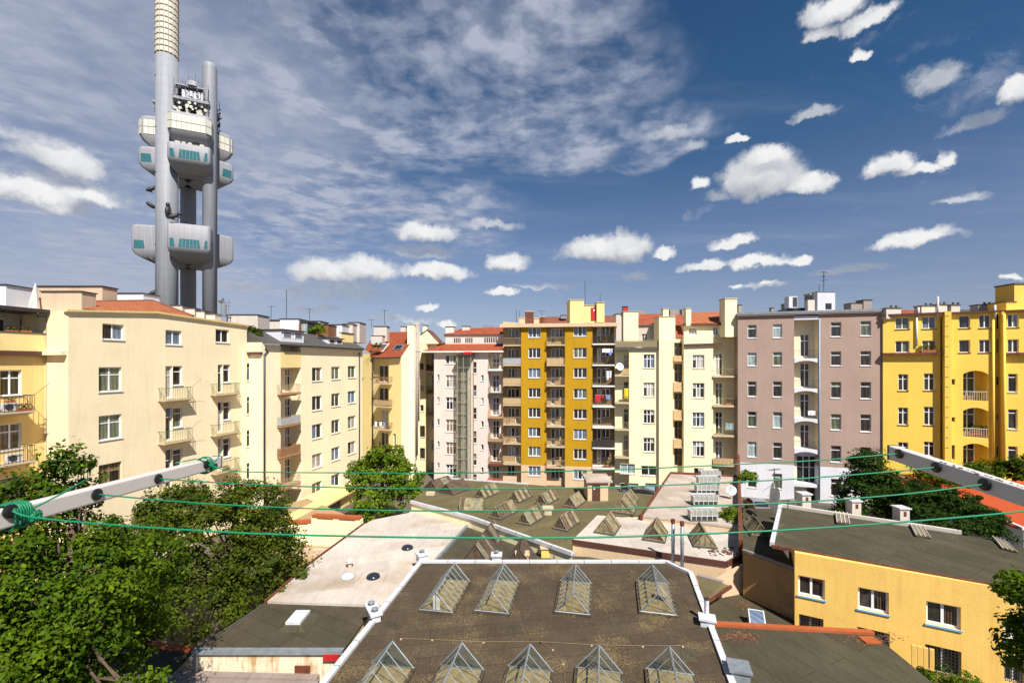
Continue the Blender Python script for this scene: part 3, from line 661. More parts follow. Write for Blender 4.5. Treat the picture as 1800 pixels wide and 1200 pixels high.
# roof plane
e0, e1 = fD.P(fD.u(661, -.3), -.4, zD+.05), fD.P(fD.L+.2, -.4, zD+.05)
g1 = fD2.P(fD2.u(720), -.1, zD+2.2); r1 = at(716, 587, 72); r0 = at(640, 588, 76); e00 = at(640, 620, 72)
mb = MB(); mb.face([e0, e1, g1, at(690, 604, 70)]); mb.build('eaves_skirt', 'tile_red', D.root)
mb = MB(); top1 = at(716, 583, 72.5); top0 = at(664, 584, 75)
mb.face([e0, e1, g1, top1, top0, at(641, 614, 73)]); rD = mb.build('roof', 'tile_red', D.root)
mb = MB(); mb.face([top0, top1, at(716, 600, 78), at(650, 600, 80)]); mb.face([at(641, 614, 73), top0, at(650, 600, 80)]); mb.build('rear_slope', 'tile_dull', rD)
b = MB(); b.tube([e0-Vector((.3, 0, .05)), e1], .1, 6); b.build('gutter', 'dark_metal', D.root)
pbox(716, 728.5, 571, 640, 66.95, 1.6, 'cream_bright', 'chimney_tower', D.root, .08, 'slab', zb=0)
for k, px in enumerate((731, 733.6, 736.2)):
    b = MB(); q = at(px, 566-(k == 1)*.0, 67.75); q2 = at(px, 800 if k < 2 else 740, 67.75); b.tube([q, q2], .105, 8); b.build('flue_pipe', 'steel', D.root, smooth=True)
b = MB(); q = at(730, 618, 67.75); b.box(q.x, q.x+.75, 67.65, 68.1, q.z-.06, q.z+.06); q = at(730, 665, 67.75); b.box(q.x, q.x+.75, 67.65, 68.1, q.z-.06, q.z+.06); b.build('pipe_bracket', 'zinc', D.root)
def roofwin(pts, name, parent, mats=('zinc', 'glass_dark')):
    a = [Vector(p) for p in pts]; n = (a[1]-a[0]).cross(a[3]-a[0]).normalized(); n = n if n.z > 0 else -n; c = sum(a, Vector())/4
    b = MB(); b.hexa([p-n*.02 for p in a]+[p+n*.1 for p in a]); w = b.build(name, mats[0], parent)
    b = MB(); b.face([c+(p-c)*.8+n*.106 for p in a]); b.build('pane', mats[1], w); return w
def onplane(p0, p1, p2, px, py):
    n = (Vector(p1)-Vector(p0)).cross(Vector(p2)-Vector(p0)); d = at(px, py, 1)-Vector((0, 0, CZ)); o = Vector((0, 0, CZ))
    return o+d*((Vector(p0)-o).dot(n)/d.dot(n))
RP = (e0, e1, g1)
roofwin([onplane(*RP, *q) for q in ((690, 615), (705, 615), (711, 606.5), (697, 606.5))], 'roof_window', D.root)
roofwin([onplane(*RP, *q) for q in ((652, 619), (673, 618.5), (685, 604), (670, 604.5))], 'roof_window', D.root, ('off_white', 'glass_dark'))
pbox(704, 713, 574, 586, 73.5, .8, 'off_white', 'chimney', D.root, .06); pbox(657, 680, 574, 600, 71, 1.5, 'off_white', 'chimney', D.root, .1); pbox(652, 672, 590, 606, 69.5, 2.5, 'off_white', 'dormer', D.root, .05)
p = onplane(*RP, 662, 617); clutter(fD, .4, fD.u(662, .4), p.z, 'planter', 'green plants in the loggia cut into the orange roof', s=2.4)
# ---- E: narrow cream house between the gable and the pink house ---------------------------
fE = Fac(737, 71.5, 766, 70.8)
E = Bld('apartment_house', 'narrow cream house with pointed gable squeezed between steel flues and the pink house', 'building', fE)
zE = fE.z(745, 600, 0)
E.setp([(730, 748, 0), (748, 768, 1.3)], zE, 8, 'lemon')
for y0, y1 in ((637.5, 650), (677, 686.5), (711.5, 723)): E.win(737.5, 744.5, y0, y1, C1)
for y0, y1 in ((748, 768), (787, 806)): E.win(736.5, 747, y0, y1, C1, glass=['glass_dark'], fm='wood_frame')
for y0, y1 in ((622, 648), (658, 684), (697, 724), (738, 752), (773, 791), (812, 829)): E.win(758, 763.5, y0, y1, C2T, name='balcony_door', pan=1)
E.build()
for i, y in enumerate((652, 690, 728)):
    E.balcony(747.5, 763, y, 1.3, 'rail_dark' if i == 0 else 'rail_green', ['slab_white', 'slab_brown', 'slab_brown'][i], o=1.3, th=.25, h=.95)
    if i < 2: u0, u1, of, z = E.last; clutter(fE, of+.4, (u0+u1)/2, z, 'planter', ('tall dark potted plants on the top' if i == 0 else 'yellow flower pots on the second')+' balcony of the narrow gabled house', s=1.9 if i == 0 else 1)
mb = MB(); a, b_, c, d_ = at(730, 600, 71.6), at(774, 605, 71.6), at(751.5, 579, 71.6), at(738, 588, 71.6)
mb.face([at(730, 604, 71.6), at(775, 604, 71.6), c, at(737, 592, 71.6)]); mb.build('gable', 'lemon', E.root)
mb = MB(); k0 = at(776, 604.5, 71.4); k1 = at(751.5, 578.5, 71.4); V = Vector((0, 5, 0)); mb.face([k0, k1, k1+V, k0+V]); mb.face([k1, at(737, 588, 71.4), at(737, 588, 71.4)+V, k1+V]); mb.build('roof', 'tile_dull', E.root)
pbox(743, 750.5, 572, 585, 71.8, .9, 'lemon', 'chimney', E.root, .06)
# ---- F: pink-white house with lift shaft ---------------------------------------------------
fF = Fac(763, 66.5, 884, 64.6)
F = Bld('apartment_house', 'pale pink apartment house with red tiled roof and glass lift shaft', 'building', fF)
zF = fF.z(820, 617, 0)
F.setp([(763, 858, 0), (858, 884, 1.3)], zF, 9, 'pink_white')
F.win(783, 802, 623.5, 639.5, C3); F.grid([(783.5, 802)], [(659, 681), (698, 720), (737, 759), (777, 798.5), (816, 836)], C3T, 0, 0, glass=['glass_curtain', 'glass_beige', 'glass_dark'], sm='pink_white')
F.grid([(831.5, 837.5)], [(636, 656), (676.5, 697), (716.5, 737), (757.5, 779), (797, 818), (833, 846)], (1, .5), 0, 0, sm='pink_white')
F.grid([(845.7, 850)], [(659, 669.5), (699, 710), (740, 750.5), (781, 791), (821, 830)], C1, 0, 0, sill=True, sm='pink_white'); F.grid([(768.7, 772.5)], [(658, 669), (697.5, 708), (736, 747), (775, 786), (813, 823)], C1, 0, 0, sm='pink_white')
for y0, y1 in ((622.5, 646), (659, 689), (698.5, 730), (739, 770), (779, 810), (819, 848)): F.win(866, 877.5, y0, y1, C2T, name='balcony_door', sill=False)
F.build()
for i, y in enumerate((648.5, 691, 732.5, 773, 815)):
    F.balcony(858.5, 883, y, 1.6, 'rail_tan' if i != 2 else 'infill_tan', ['slab_white', 'dark_metal', 'slab_brown', 'slab_brown', 'rust'][i], o=1.3, th=.25, h=.9)
u0, u1, of, z = F.last
# lift shaft
sh = MB(); ua, ub = fF.u(803.5, -1.5), fF.u(828, -1.5); z0, z1 = 0, fF.z(815, 625, -1.5)
for u in (ua, (ua*1.15+ub*.85)/2, ub-.09):
    for o in (-1.5, -.1): fF.box(sh, u, u+.09, o, o+.09, z0, z1)
k = 0; z = z1
while z > 1:
    fF.box(sh, ua+.091, ub-.091, -1.5+.01, -1.43, z-.09, z); fF.box(sh, ua+.01, ua+.08, -1.405, -.1, z-.09, z); z -= 1.62
ls = sh.build('lift_shaft', 'rail_tan', F.root)
b = MB(); fF.box(b, ua+.03, ub-.03, -1.46, -1.44, z0, z1-.1); fF.box(b, ua+.03, ua+.05, -1.43, 0, z0, z1-.1); b.build('glazing', 'clear_glass', ls)
b = MB(); fF.box(b, ua-.15, ub+.15, -1.65, 0, z1+.002, z1+.2); b.build('cap', 'dark_metal', ls)
b = MB(); fF.box(b, ua+.9, ub, -1.4, 0, z1+.22, z1+.55); b.build('housing', 'red_paint', ls)
# roofs
def fq(f, L): return [f.P(f.u(px, o), o, f.z(px, py, o)) for px, py, o in L]
mb = MB(); mb.face(fq(fF, [(741, 617, -.6), (884, 617, -.6), (884, 604, 1.6), (783, 604.5, 1.6)])); mb.face(fq(fF, [(741, 617, -.6), (783, 604.5, 1.6), (783, 612, 6), (741, 621, 6)])); rF = mb.build('roof', 'tile_red', F.root)
F.band('gutter', 741, 884, 616.6, 619, -.7, -.05, 'slab_white', pxr=820)
mb = MB(); fF.box(mb, fF.u(783, 1.6), fF.u(884, 1.6), 1.6, 7, zF-.2, fF.z(830, 587, 1.6)); st = mb.build('attic_storey', 'pink_white', F.root)
for a, b_, n in ((798, 811, 4), (818, 832, 4), (851.5, 875, 6)):
    for k in range(n):
        x = a+(b_-a)*k/n; w = MB(); fF.box(w, fF.u(x, 1.6), fF.u(x+(b_-a)/n*.6, 1.6), 1.57, 1.598, fF.z(830, 602, 1.6), fF.z(830, 593.5, 1.6)); w.build('attic_window', 'glass_dark', st)
mb = MB(); mb.face(fq(fF, [(781, 587, 1.3), (884, 587, 1.3), (884, 575, 4.5), (812, 577, 4.5)])); mb.face(fq(fF, [(781, 587, 1.3), (812, 577, 4.5), (812, 582, 9), (781, 592, 9)])); mb.build('upper_roof', 'tile_red', F.root)
pbox(783, 798, 574.5, 588, 68, 1, 'pink_white', 'chimney', F.root, .08); pbox(812, 826, 573.5, 586, 69, 1, 'off_white', 'chimney', F.root, .06); pbox(849, 868, 572, 576, 71, 1, 'zinc', 'roof_vent', F.root)
# ---- G: ochre prefabricated block ----------------------------------------------------------
fG = Fac(884, 64.0, 1081, 62.0)
G = Bld('apartment_block', 'eight storey ochre apartment block with three columns of balconies and peach ground floor', 'building', fG)
zG = fG.z(980, 571, 0)
G.setp([(884, 916, 1.3), (916, 960.5, 0), (960.5, 993, .9), (993, 1041.5, 0), (1041.5, 1081, 1.5)], zG, 11, ['ochre', 'peach'], zone=fG.z(980, 818.5, 0))
WG = ['glass_dark', 'glass_dark', 'glass_green', 'glass_blue', 'glass_pale', 'glass_dark']
r1 = [(576, 593), (611.5, 629), (647, 664), (682, 698.5), (716.5, 733.5), (751, 767.5), (784.5, 801.5), (819, 836)]
G.grid([(928.8, 950)], r1, C3, 0, 0, glass=WG)
G.grid([(1008.3, 1031.3)], [(573, 591), (611, 628.5), (646.5, 664), (683, 700), (719, 736), (754, 772), (789, 807), (825, 842.5)], C3, 0, 0, glass=WG)
G.grid([(892.5, 905)], [(578, 594), (613, 629), (647, 664), (683, 699), (717, 733), (751, 767), (784, 801), (818, 835)], C2, 0, 0, sill=False, glass=WG, pan=0)
G.grid([(906, 913)], [(578, 604), (613, 639), (647, 674), (683, 708), (717, 742.5), (751, 776.5), (784, 812)], (1, .6), 0, 0, name='balcony_door', sill=False, glass=WG, pan=0)
G.grid([(976.5, 989.5)], [(577, 592), (612, 628), (647, 663), (683, 699), (717, 733), (753, 769), (787, 804)], C2, 0, 0, sill=False, glass=WG, pan=2)
G.grid([(968.5, 975.5)], [(577, 602), (612, 638.5), (647, 674.5), (683, 710.5), (717, 746.5), (753, 782), (787, 818)], (1, .6), 0, 0, name='balcony_door', sill=False, glass=WG, pan=2); G.win(968.5, 990, 823, 841, C3, pan=2)
G.grid([(1057.5, 1072)], [(574, 589.5), (612, 627), (647, 663), (683, 699), (718, 734), (754, 769), (789, 805)], C2, 0, 0, sill=False, glass=['glass_dark'], pan=4)
G.grid([(1049.5, 1056.5)], [(574, 600.5), (612, 637.5), (647, 674.5), (683, 710), (718, 747), (754, 782), (789, 818)], (1, .6), 0, 0, name='balcony_door', sill=False, glass=['glass_dark', 'glass_curtain'], pan=4)
G.build()
# lining of the recesses in tan and brown, balcony shadow painted into the colour
for i, m in ((0, 'recess_tan_shade'), (2, 'recess_tan_shade'), (4, 'recess_brown_shade')): G.liner(i, m, G.zone+.01, zG-.05)
SL = ((606, 641, 676, 711, 745.5, 779, 815), (605.5, 641, 677, 713, 749, 784.5, 821), (603.5, 640.5, 677.5, 713.5, 750.5, 786.5, 822))
lev = ['top', 'second', 'third', 'fourth', 'fifth', 'sixth', 'lowest']
for i in range(7):
    G.balcony(884.5, 915.5, SL[0][i], 1.35, 'rail_tan', 'slab', o=1.3, th=.16, h=1.0, side=False, fill=[None, 'infill_grey', 'infill_tan', 'infill_tan', None, None, None][i])
    L0 = G.last
    G.balcony(960.8, 992.7, SL[1][i], 1.5, 'rail_tan', 'slab', o=.9, th=.16, h=1.0, fill=[None, 'infill_tan', None, None, None, None, None][i], fillfrac=.95)
    L1 = G.last
    G.balcony(1041.5, 1080.6, SL[2][i], 1.75, 'rail_dark', 'slab_white', o=1.5, th=.18, h=1.05, side=False, fill=[None, None, None, None, None, 'dark_metal', None][i])
    L2 = G.last
    if i in (0, 4, 5): clutter(fG, L0[2]+.5, L0[0]+.6, L0[3], 'chair', f'chair on the {lev[i]} left balcony of the ochre block', 'balcony chairs of the ochre block')
    if i in (2, 5, 6): clutter(fG, L1[2]+.6, L1[1]-.6, L1[3], 'table', f'small round table on the {lev[i]} middle balcony of the ochre block')
    if i in (0, 5, 6): clutter(fG, L2[2]+.6, L2[0]+1.7, L2[3], 'chair', f'chair on the {lev[i]} right balcony of the ochre block', 'balcony chairs of the ochre block')
    if i == 6: clutter(fG, L2[2]+.3, L2[1]-.9, L2[3], 'planter', 'yellow-green pot plants on the lowest right balcony of the ochre block', s=1.3)
    if i == 1: laundry(fG, L2[2]-.25, L2[0]+1.3, L2[1]-.2, L2[3]+2.15, [(.0, .7, .5, 'laundry_white'), (.38, .8, .55, 'laundry_white'), (.6, .35, .9, 'laundry_blue')], 'white and blue washing under the second right balcony of the ochre block')
    if i == 2: laundry(fG, L2[2]+.3, L2[1]-1.1, L2[1]-.3, L2[3]+2.0, [(.05, .3, 1.2, 'laundry_white'), (.55, .25, 1.0, 'laundry_white')], 'long white cloth on the third right balcony of the ochre block')
    if i == 3: laundry(fG, L2[2]-.1, L2[0]+.3, L2[1]-.5, L2[3]+1.55, [(.02, .8, .95, 'laundry_red'), (.42, .35, .45, 'laundry_red'), (.7, .55, .6, 'laundry_blue')], 'red and blue washing on the fourth right balcony of the ochre block')
mb = MB(); mb.prism(fq(fG, [(881.5, 569.5, -.45)])+[fG.P(fG.L+.3, -.45, fG.z(884, 569.5, -.45)), fG.P(fG.L+.3, 11, fG.z(884, 569.5, -.45)), fG.P(-.3, 11, fG.z(884, 569.5, -.45))], .42); rG = mb.build('roof', 'slab', G.root)
mb = MB(); a = fG.z(884, 569.4, -.45); mb.face([fG.P(-.35, -.5, a-.48), fG.P(fG.L+.35, -.5, a-.48), fG.P(fG.L+.35, -.5, a+.02), fG.P(-.35, -.5, a+.02)]); mb.build('fascia', 'peach', rG)
def top(px0, px1, y0, y1, Y, dep, mat, name='stair_head', cap=.1, capm='slab'): return pbox(px0, px1, y0, y1, Y, dep, mat, name, rG, cap, capm)
top(1002, 1026.5, 527.5, 568, 62.6, 3.5, 'cream_yellow', 'lift_house'); h = top(1026.9, 1050, 537, 567, 63, 3, 'cream_yellow', 'lift_house')
top(1049, 1062.5, 532, 566, 62.5, 1.6, 'cream_yellow', 'chimney'); pbox(1039, 1048.3, 540.5, 563, 62.9, .09, 'red_paint', 'roof_door', rG)
pbox(1043, 1045, 543.5, 547, 62.86, .03, 'white_frame', 'door_sign', rG)
top(923.5, 938, 548, 569, 65, 1.5, 'tile_dull', 'chimney'); top(912, 923, 559, 569, 65, 1.5, 'peach', 'chimney'); top(938.4, 948, 559.5, 569, 65, 1.5, 'peach', 'chimney'); top(948.4, 957, 557, 569, 66, 1.5, 'tile_dull', 'chimney')
b = MB(); b.hexa([at(884, 570, 63.7), at(914, 568, 63.7), at(914, 568, 66), at(884, 570, 66), at(884, 565, 63.7), at(914, 567.3, 63.7), at(914, 567.3, 66), at(884, 565, 66)]); b.build('parapet', 'slab', rG)
t = thing('apartment_house', 'dull red tiled roof of a house rising behind the ochre block', 'building', at(1000, 575, 73))
mb = MB(); mb.face([at(940, 570, 72), at(1100, 568, 72), at(1100, 554, 75), at(948, 557, 75)]); mb.face([at(948, 557, 75), at(1100, 554, 75), at(1100, 570, 79), at(940, 570, 79)]); mb.build('roof', 'tile_dull', t)
pbox(942, 1098, 569, 700, 72.3, 6, 'cream', 'wall', t); pbox(986, 996, 554, 560, 73, 1, 'zinc', 'chimney', t, .05)
antenna(at(1028.5, 536, 64), 3.4, 'tall bare pole on the yellow lift house'); antenna(at(1055, 531, 63.3), 1.1, 'short reddish pole on the yellow chimney beside the red roof door')
antenna(at(907.5, 568, 65), 1.9, 'thin mast at the left end of the ochre block roof'); antenna(at(913.5, 560, 66), 1.2, 'second thin mast at the left end of the ochre block roof'); antenna(at(952.5, 557, 67), .9, 'small aerial right of the pink chimney', 1)
# ---- H: lemon yellow house ------------------------------------------------------------------
fH = Fac(1081, 61.5, 1297, 59.3)
H = Bld('apartment_house', 'lemon yellow apartment house with tall pale chimneys and a stair bay between two window bays', 'building', fH)
zt1 = fH.z(1130, 611, 0); zt2 = fH.z(1230, 590, 0)
H.setp([(1081, 1106, 1.3, zt1), (1106, 1158.5, 0, zt1), (1158.5, 1182.5, -.5, fH.z(1170, 594, -.5)), (1182.5, 1202, 1.0, fH.z(1190, 594, -.5)), (1202, 1253.5, 0, zt2), (1253.5, 1297, 1.5, zt2)], zt2, 10, 'lemon')
RW = ['glass_dark', 'glass_dark', 'glass_curtain', 'glass_blue', 'glass_curtain']
H.grid([(1131, 1150.5)], [(622.5, 647), (672, 697), (720, 744), (769, 794)], C3T, 0, 0, glass=RW, sm='slab')
H.grid([(1217.3, 1238.3)], [(623.5, 647.5), (673, 699), (724.5, 750), (775, 802)], C3T, 0, 0, glass=RW, sm='slab')
H.win(1090, 1116, 815, 832, C2, glass=['glass_pale'], pan=1); H.win(1127, 1154, 818.5, 835.5, C2, glass=['glass_dark', 'glass_pale'])
H.win(1220, 1238, 822.5, 836, C2, fm='wood_frame', glass=['glass_dark']); H.win(1257, 1272, 827, 838, C2, fm='wood_frame', glass=['glass_dark'])
for a, b_ in ((1090, 1098), (1104, 1122), (1134, 1154)): H.win(a, b_, 849, 878, C1, name='door', glass=['blue_door'], fm='blue_door', sill=False, pan=1)
for y0, y1 in ((623, 656), (670.5, 703), (718, 751), (764, 800)): H.win(1096, 1105.5, y0, y1, (1, .25), name='balcony_door', sill=False, pan=0)
for y0, y1 in ((621, 659.5), (673, 711), (724, 763.5), (775, 815)): H.win(1257.8, 1270.5, y0, y1, (2, .25), name='balcony_door', sill=False)
for y0, y1 in ((602, 625), (639, 671), (690, 720), (739.5, 771), (788, 818)): H.win(1185, 1200, y0, y1, (2, .42), name='stair_window', glass=['glass_dark'], fm='wood_frame', sm='slab')
H.build()
for i, y in enumerate((659, 707, 754, 803)):
    H.balcony(1081, 1106, y, 1.35, 'rail_tan', 'slab', o=1.3, th=.2, h=.95, side=False, fill='infill_tan' if i == 0 else None); Lh = H.last
    if i == 1: laundry(fH, Lh[2]+.2, Lh[0]+1.2, Lh[1]-.1, Lh[3]+1.9, [(.1, .55, 1.4, 'laundry_yellow')], 'yellow towel hanging on the second left balcony of the lemon house')
    if i == 0: dish(fH.P(Lh[0]+.6, Lh[2]-.1, Lh[3]+.9), .55, (.3, -1, .3), 'round white dish on the balcony between ochre block and lemon house', post=.2)
for i, y in enumerate((660.5, 712.5, 765, 817)):
    H.balcony(1253.8, 1296, y, 1.75, 'rail_tan' if i < 3 else 'rust', 'slab', o=1.5, th=.2, h=.95, side=False, fill=[None, None, None, 'infill_tan'][i], fillfrac=.85, bar=.018); Lh = H.last
    if i == 0: clutter(fH, Lh[2]+.6, Lh[1]-1.3, Lh[3], 'chair', 'folding chair on the top right balcony of the lemon house')
    if i == 1:
        clutter(fH, Lh[2]+.4, Lh[0]+2.1, Lh[3], 'planter', 'row of dark pots on the second right balcony of the lemon house', s=1.6)
    if i == 2: laundry(fH, Lh[2]+.0, Lh[0]+1.4, Lh[1]-.4, Lh[3]+1.6, [(.1, 1.0, .85, 'glass_pale')], 'pale green cloth on the third right balcony of the lemon house'); clutter(fH, Lh[2]+.5, Lh[0]+.7, Lh[3], 'chair', 'white folding chair on the third right balcony of the lemon house')
for y0, y1 in ((625, 633), (672, 686), (721, 736), (772, 785)):
    b = MB(); ua, ub = fH.u(1183, .75), fH.u(1201, .75); fH.box(b, ua, ub, .35, .99, fH.z(1192, y1, .4), fH.z(1192, y0, .4)); fH.box(b, ua, ub, .25, .99, fH.z(1192, y1, .4)-.15, fH.z(1192, y1, .4)-.002); b.build('oriel_apron', 'infill_tan', H.root)
# terrace with railing, upper storey, chimneys, tiled roofs
mb = MB(); zq = zt1; fH.box(mb, fH.u(1080, -.25), fH.u(1158, -.25), -.25, 1.3, zq-.3, zq+.0); mb.build('terrace_slab', 'slate', H.root)
b = MB(); ua, ub = fH.u(1081, -.2), fH.u(1157, -.2)
fH.box(b, ua, ub, -.2, -.16, zq+.95, zq+1.0); u = ua
while u < ub: fH.box(b, u, u+.03, -.2, -.17, zq, zq+.95); u += .14
fH.box(b, ua, ub, -.15, -.13, zq+.1, zq+.85); b.build('terrace_railing', 'rail_tan', H.root)
H.setp([(1080, 1160, 2.6, fH.z(1130, 571, 2.6))], 0, 9, 'off_white', zlow=zt1-.1); H.win(1128.5, 1139, 586.5, 603, C2, pan=0, sill=False); H.build('attic_wall')
H.setp([(1202, 1275, 1.2, fH.z(1230, 568, 1.2))], 0, 9, 'lemon', zlow=zt2-.1); H.win(1210.5, 1225, 575.5, 589, C1, pan=0, glass=['glass_curtain']); H.win(1253.5, 1263, 574.5, 589, C2, pan=0, glass=['glass_blue']); H.build('attic_wall')
pbox(1096, 1122, 548, 612, 61.6, 1.2, 'lemon', 'chimney', H.root, .08, 'slab'); pbox(1083, 1096, 552, 600, 62, 2, 'off_white', 'chimney', H.root, .06)
pbox(1158.5, 1187, 557, 596, 60.4, 2.2, 'lemon', 'stair_tower', H.root, .1, 'slab'); pbox(1166, 1175.5, 543, 556, 61, 1, 'lemon', 'chimney', H.root, .08, 'slab')
pbox(1206, 1215, 542, 572, 60.8, .9, 'lemon', 'chimney', H.root, .06, 'slab'); pbox(1274.5, 1295.5, 525.5, 592, 59.2, 1.6, 'lemon', 'chimney', H.root, .14, 'slab')
pbox(1095.5, 1104, 539, 548, 64, .7, 'red_paint', 'chimney', H.root, .06); pbox(1122, 1135, 546, 560, 68, 1, 'grey_render', 'chimney', H.root); pbox(1178, 1192, 544, 562, 69, 1, 'grey_render', 'chimney', H.root); pbox(1199, 1206, 543, 560, 65, 1, 'grey_render', 'chimney', H.root)
b = MB(); b.hexa(fq(fH, [(1202.5, 608.5, -.3), (1271, 606, -.3), (1271, 606, 1.2), (1202.5, 608.5, 1.2), (1202.5, 604.5, -.3), (1271, 602.5, -.3), (1271, 602.5, 1.2), (1202.5, 604.5, 1.2)])); b.build('canopy', 'brown_metal', H.root)
mb = MB(); mb.face(fq(fH, [(1118, 571, 2.3), (1162, 570, 2.3), (1162, 551, 5.5), (1125, 552, 5.5)])); rH = mb.build('roof', 'tile_red', H.root)
mb = MB(); mb.face(fq(fH, [(1180, 594, .9), (1202, 594, .9), (1202, 552, 5.2), (1187, 552, 5.2)])); mb.build('valley_slope', 'tile_red', rH)
mb = MB(); mb.face(fq(fH, [(1201, 571, .9), (1276, 567, .9), (1276, 547, 4.5), (1212, 550, 4.5)])); mb.build('right_slope', 'tile_orange', rH)
H.band('gutter', 1201, 1276, 568, 571.5, .7, 1.1, 'rust', pxr=1240, parent=rH)
# ---- I: mauve house ---------------------------------------------------------------------------
fI = Fac(1297, 58.6, 1552, 54.2)
I = Bld('apartment_house', 'mauve apartment house with white base and a central column of arched cream loggias', 'building', fI)
zI = fI.z(1420, 551, 0)
I.setp([(1297, 1396, 0), (1396, 1438.5, 1.3), (1438.5, 1552, 0)], zI, 10, ['mauve', 'white_wall'], zone=fI.z(1420, 818.5, 0))
GW = ['glass_dark', 'glass_dark', 'glass_dark', 'glass_dark', 'glass_pale', 'glass_green']
K = (1, .28)
I.grid([(1314.3, 1329.8)], [(571, 594), (619.5, 642.5), (670, 696.5), (723, 750), (776, 803), (829, 856.5)], K, 0, 0, glass=GW, sm='white_frame')
I.grid([(1358.7, 1374.8)], [(569.5, 593.5), (618.5, 642.5), (670, 697.5), (724, 752), (777.5, 806), (832, 858.5)], K, 0, 0, glass=GW, sm='white_frame')
I.grid([(1460.5, 1478.8)], [(566, 591.5), (617.3, 642.5), (671, 699.5), (727.5, 755.5), (783, 812), (841.3, 871.5)], K, 0, 0, glass=GW, sm='white_frame')
I.grid([(1512.5, 1531.2)], [(564, 590), (616.6, 642.5), (671, 700.5), (728, 758.5), (785.6, 815)], K, 0, 0, glass=GW+['glass_pale'], sm='white_frame')
for y0, y1 in ((587.5, 626), (638, 680), (692, 733), (746, 787)): I.win(1406.8, 1423, y0, y1, (2, .3), name='balcony_door', sill=False, glass=['glass_dark'], pan=1)
I.win(1400.5, 1435, 801, 849, (3, .42), name='bay_window', glass=['glass_dark'], sill=False, pan=1); I.win(1418, 1433, 855, 881, C1, name='door', fm='wood_frame', glass=['glass_dark'], sill=False, pan=1)
I.build()
def liner(Bo, px0, px1, y0, y1, o, mat, name='loggia_lining'):
    """thin coat on the back and side walls of a recess"""
    pass
LI = fI; ua, ub = I.U[1][0]+.003, I.U[1][1]-.003
mb = MB(); zl0, zl1 = fI.z(1417, 798, 0), fI.z(1417, 558, 0)
for u in (ua, ub): mb.face([fI.P(u, .0, zl0), fI.P(u, 1.296, zl0), fI.P(u, 1.296, zl1), fI.P(u, .0, zl1)])
mb.build('loggia_side', 'loggia', I.root)
holes = [w for w in I.wins if w[0] == 1]
mb = MB(); es = sorted({ua, ub}|{w[1] for w in holes}|{w[2] for w in holes})
for a, b_ in zip(es, es[1:]):
    c = (a+b_)/2; z = 0
    for h0, h1 in sorted((w[3], w[4]) for w in holes if w[1] < c < w[2]):
        mb.face([fI.P(a, 1.294, z), fI.P(b_, 1.294, z), fI.P(b_, 1.294, h0), fI.P(a, 1.294, h0)]); z = h1
    mb.face([fI.P(a, 1.294, z), fI.P(b_, 1.294, z), fI.P(b_, 1.294, zI-.3), fI.P(a, 1.294, zI-.3)])
mb.build('loggia_wall', 'loggia', I.root)
for i, y in enumerate((629.5, 682.5, 735.5, 789.5)):
    z1 = fI.z(1417, y, 0); mb = MB(); N = 10; H0 = .30; rise = .30
    fI.box(mb, ua, ub, .02, 1.29, z1-.25, z1)
    for k in range(N):
        s0, s1 = k/N, (k+1)/N; a0 = ua+(ub-ua)*s0; a1 = ua+(ub-ua)*s1
        h0 = H0+rise*(2*s0-1)**2; h1 = H0+rise*(2*s1-1)**2
        mb.hexa([fI.P(a0, -.05, z1-h0), fI.P(a1, -.05, z1-h1), fI.P(a1, .018, z1-h1), fI.P(a0, .018, z1-h0), fI.P(a0, -.05, z1), fI.P(a1, -.05, z1), fI.P(a1, .018, z1), fI.P(a0, .018, z1)])
    bl = mb.build('balcony', 'white_wall', I.root)
    rb = MB(); u = ua+.02; fI.box(rb, ua, ub, .0, .03, z1+.98, z1+1.01)
    while u < ub: fI.box(rb, u, u+.016, .005, .02, z1, z1+.98); u += .14
    rb.build('railing', 'rail_dark', bl)
u0, u1 = ua, ub; z1 = fI.z(1417, 735.5, 0); laundry(fI, -.06, ua+1.4, ua+2.4, z1+1.0, [(.1, .8, .55, 'laundry_white')], 'white cloth over the railing of the third arched loggia')
b = MB(); fI.box(b, ua, ub, .0, 1.29, zI-.75, zI-.28); b.build('loggia_head', 'white_wall', I.root)
b = MB(); fI.box(b, ua, ub, .0, 1.29, fI.z(1417, 855, 0)-.05, fI.z(1417, 850, 0)); fI.box(b, ua, ub, .3, 1.29, fI.z(1417, 800, 0), fI.z(1417, 793, 0)+.1); b.build('bay_sill', 'white_wall', I.root)
mb = MB(); mb.prism([fI.P(-.1, -.35, zI+.32), fI.P(fI.L+.1, -.35, zI+.32), fI.P(fI.L+.1, 10, zI+.5), fI.P(-.1, 10, zI+.5)], .3); rI = mb.build('roof', 'zinc', I.root)
b = MB(); fI.box(b, -.05, fI.L+.05, -.3, .0, zI-.12, zI+.01); b.build('cornice', 'grey_render', I.root)
fpipe(fI, 1440.5, 560, 878, -.14, .08, 'blue_door', 'downpipe', I.root); fpipe(fI, 1552.3, 560, 640, -.14, .07, 'zinc', 'downpipe', I.root)
b = MB(); fI.box(b, fI.u(1503), fI.u(1546), -.02, -.003, fI.z(1525, 892), fI.z(1525, 847)); b.build('garage_door', 'shutter', I.root)
b = MB(); fI.box(b, fI.u(1485), fI.u(1489), -.45, -.003, 0, fI.z(1487, 852)); b.build('flue', 'off_white', I.root)
def topI(*a, **k): return pbox(*a, **k)
pbox(1437, 1468, 513, 549, 57.5, 2.5, 'pale_grey', 'stair_head', rI, .06, 'zinc'); pbox(1451.5, 1462, 533, 543, 57.45, .04, 'glass_dark', 'pane', rI)
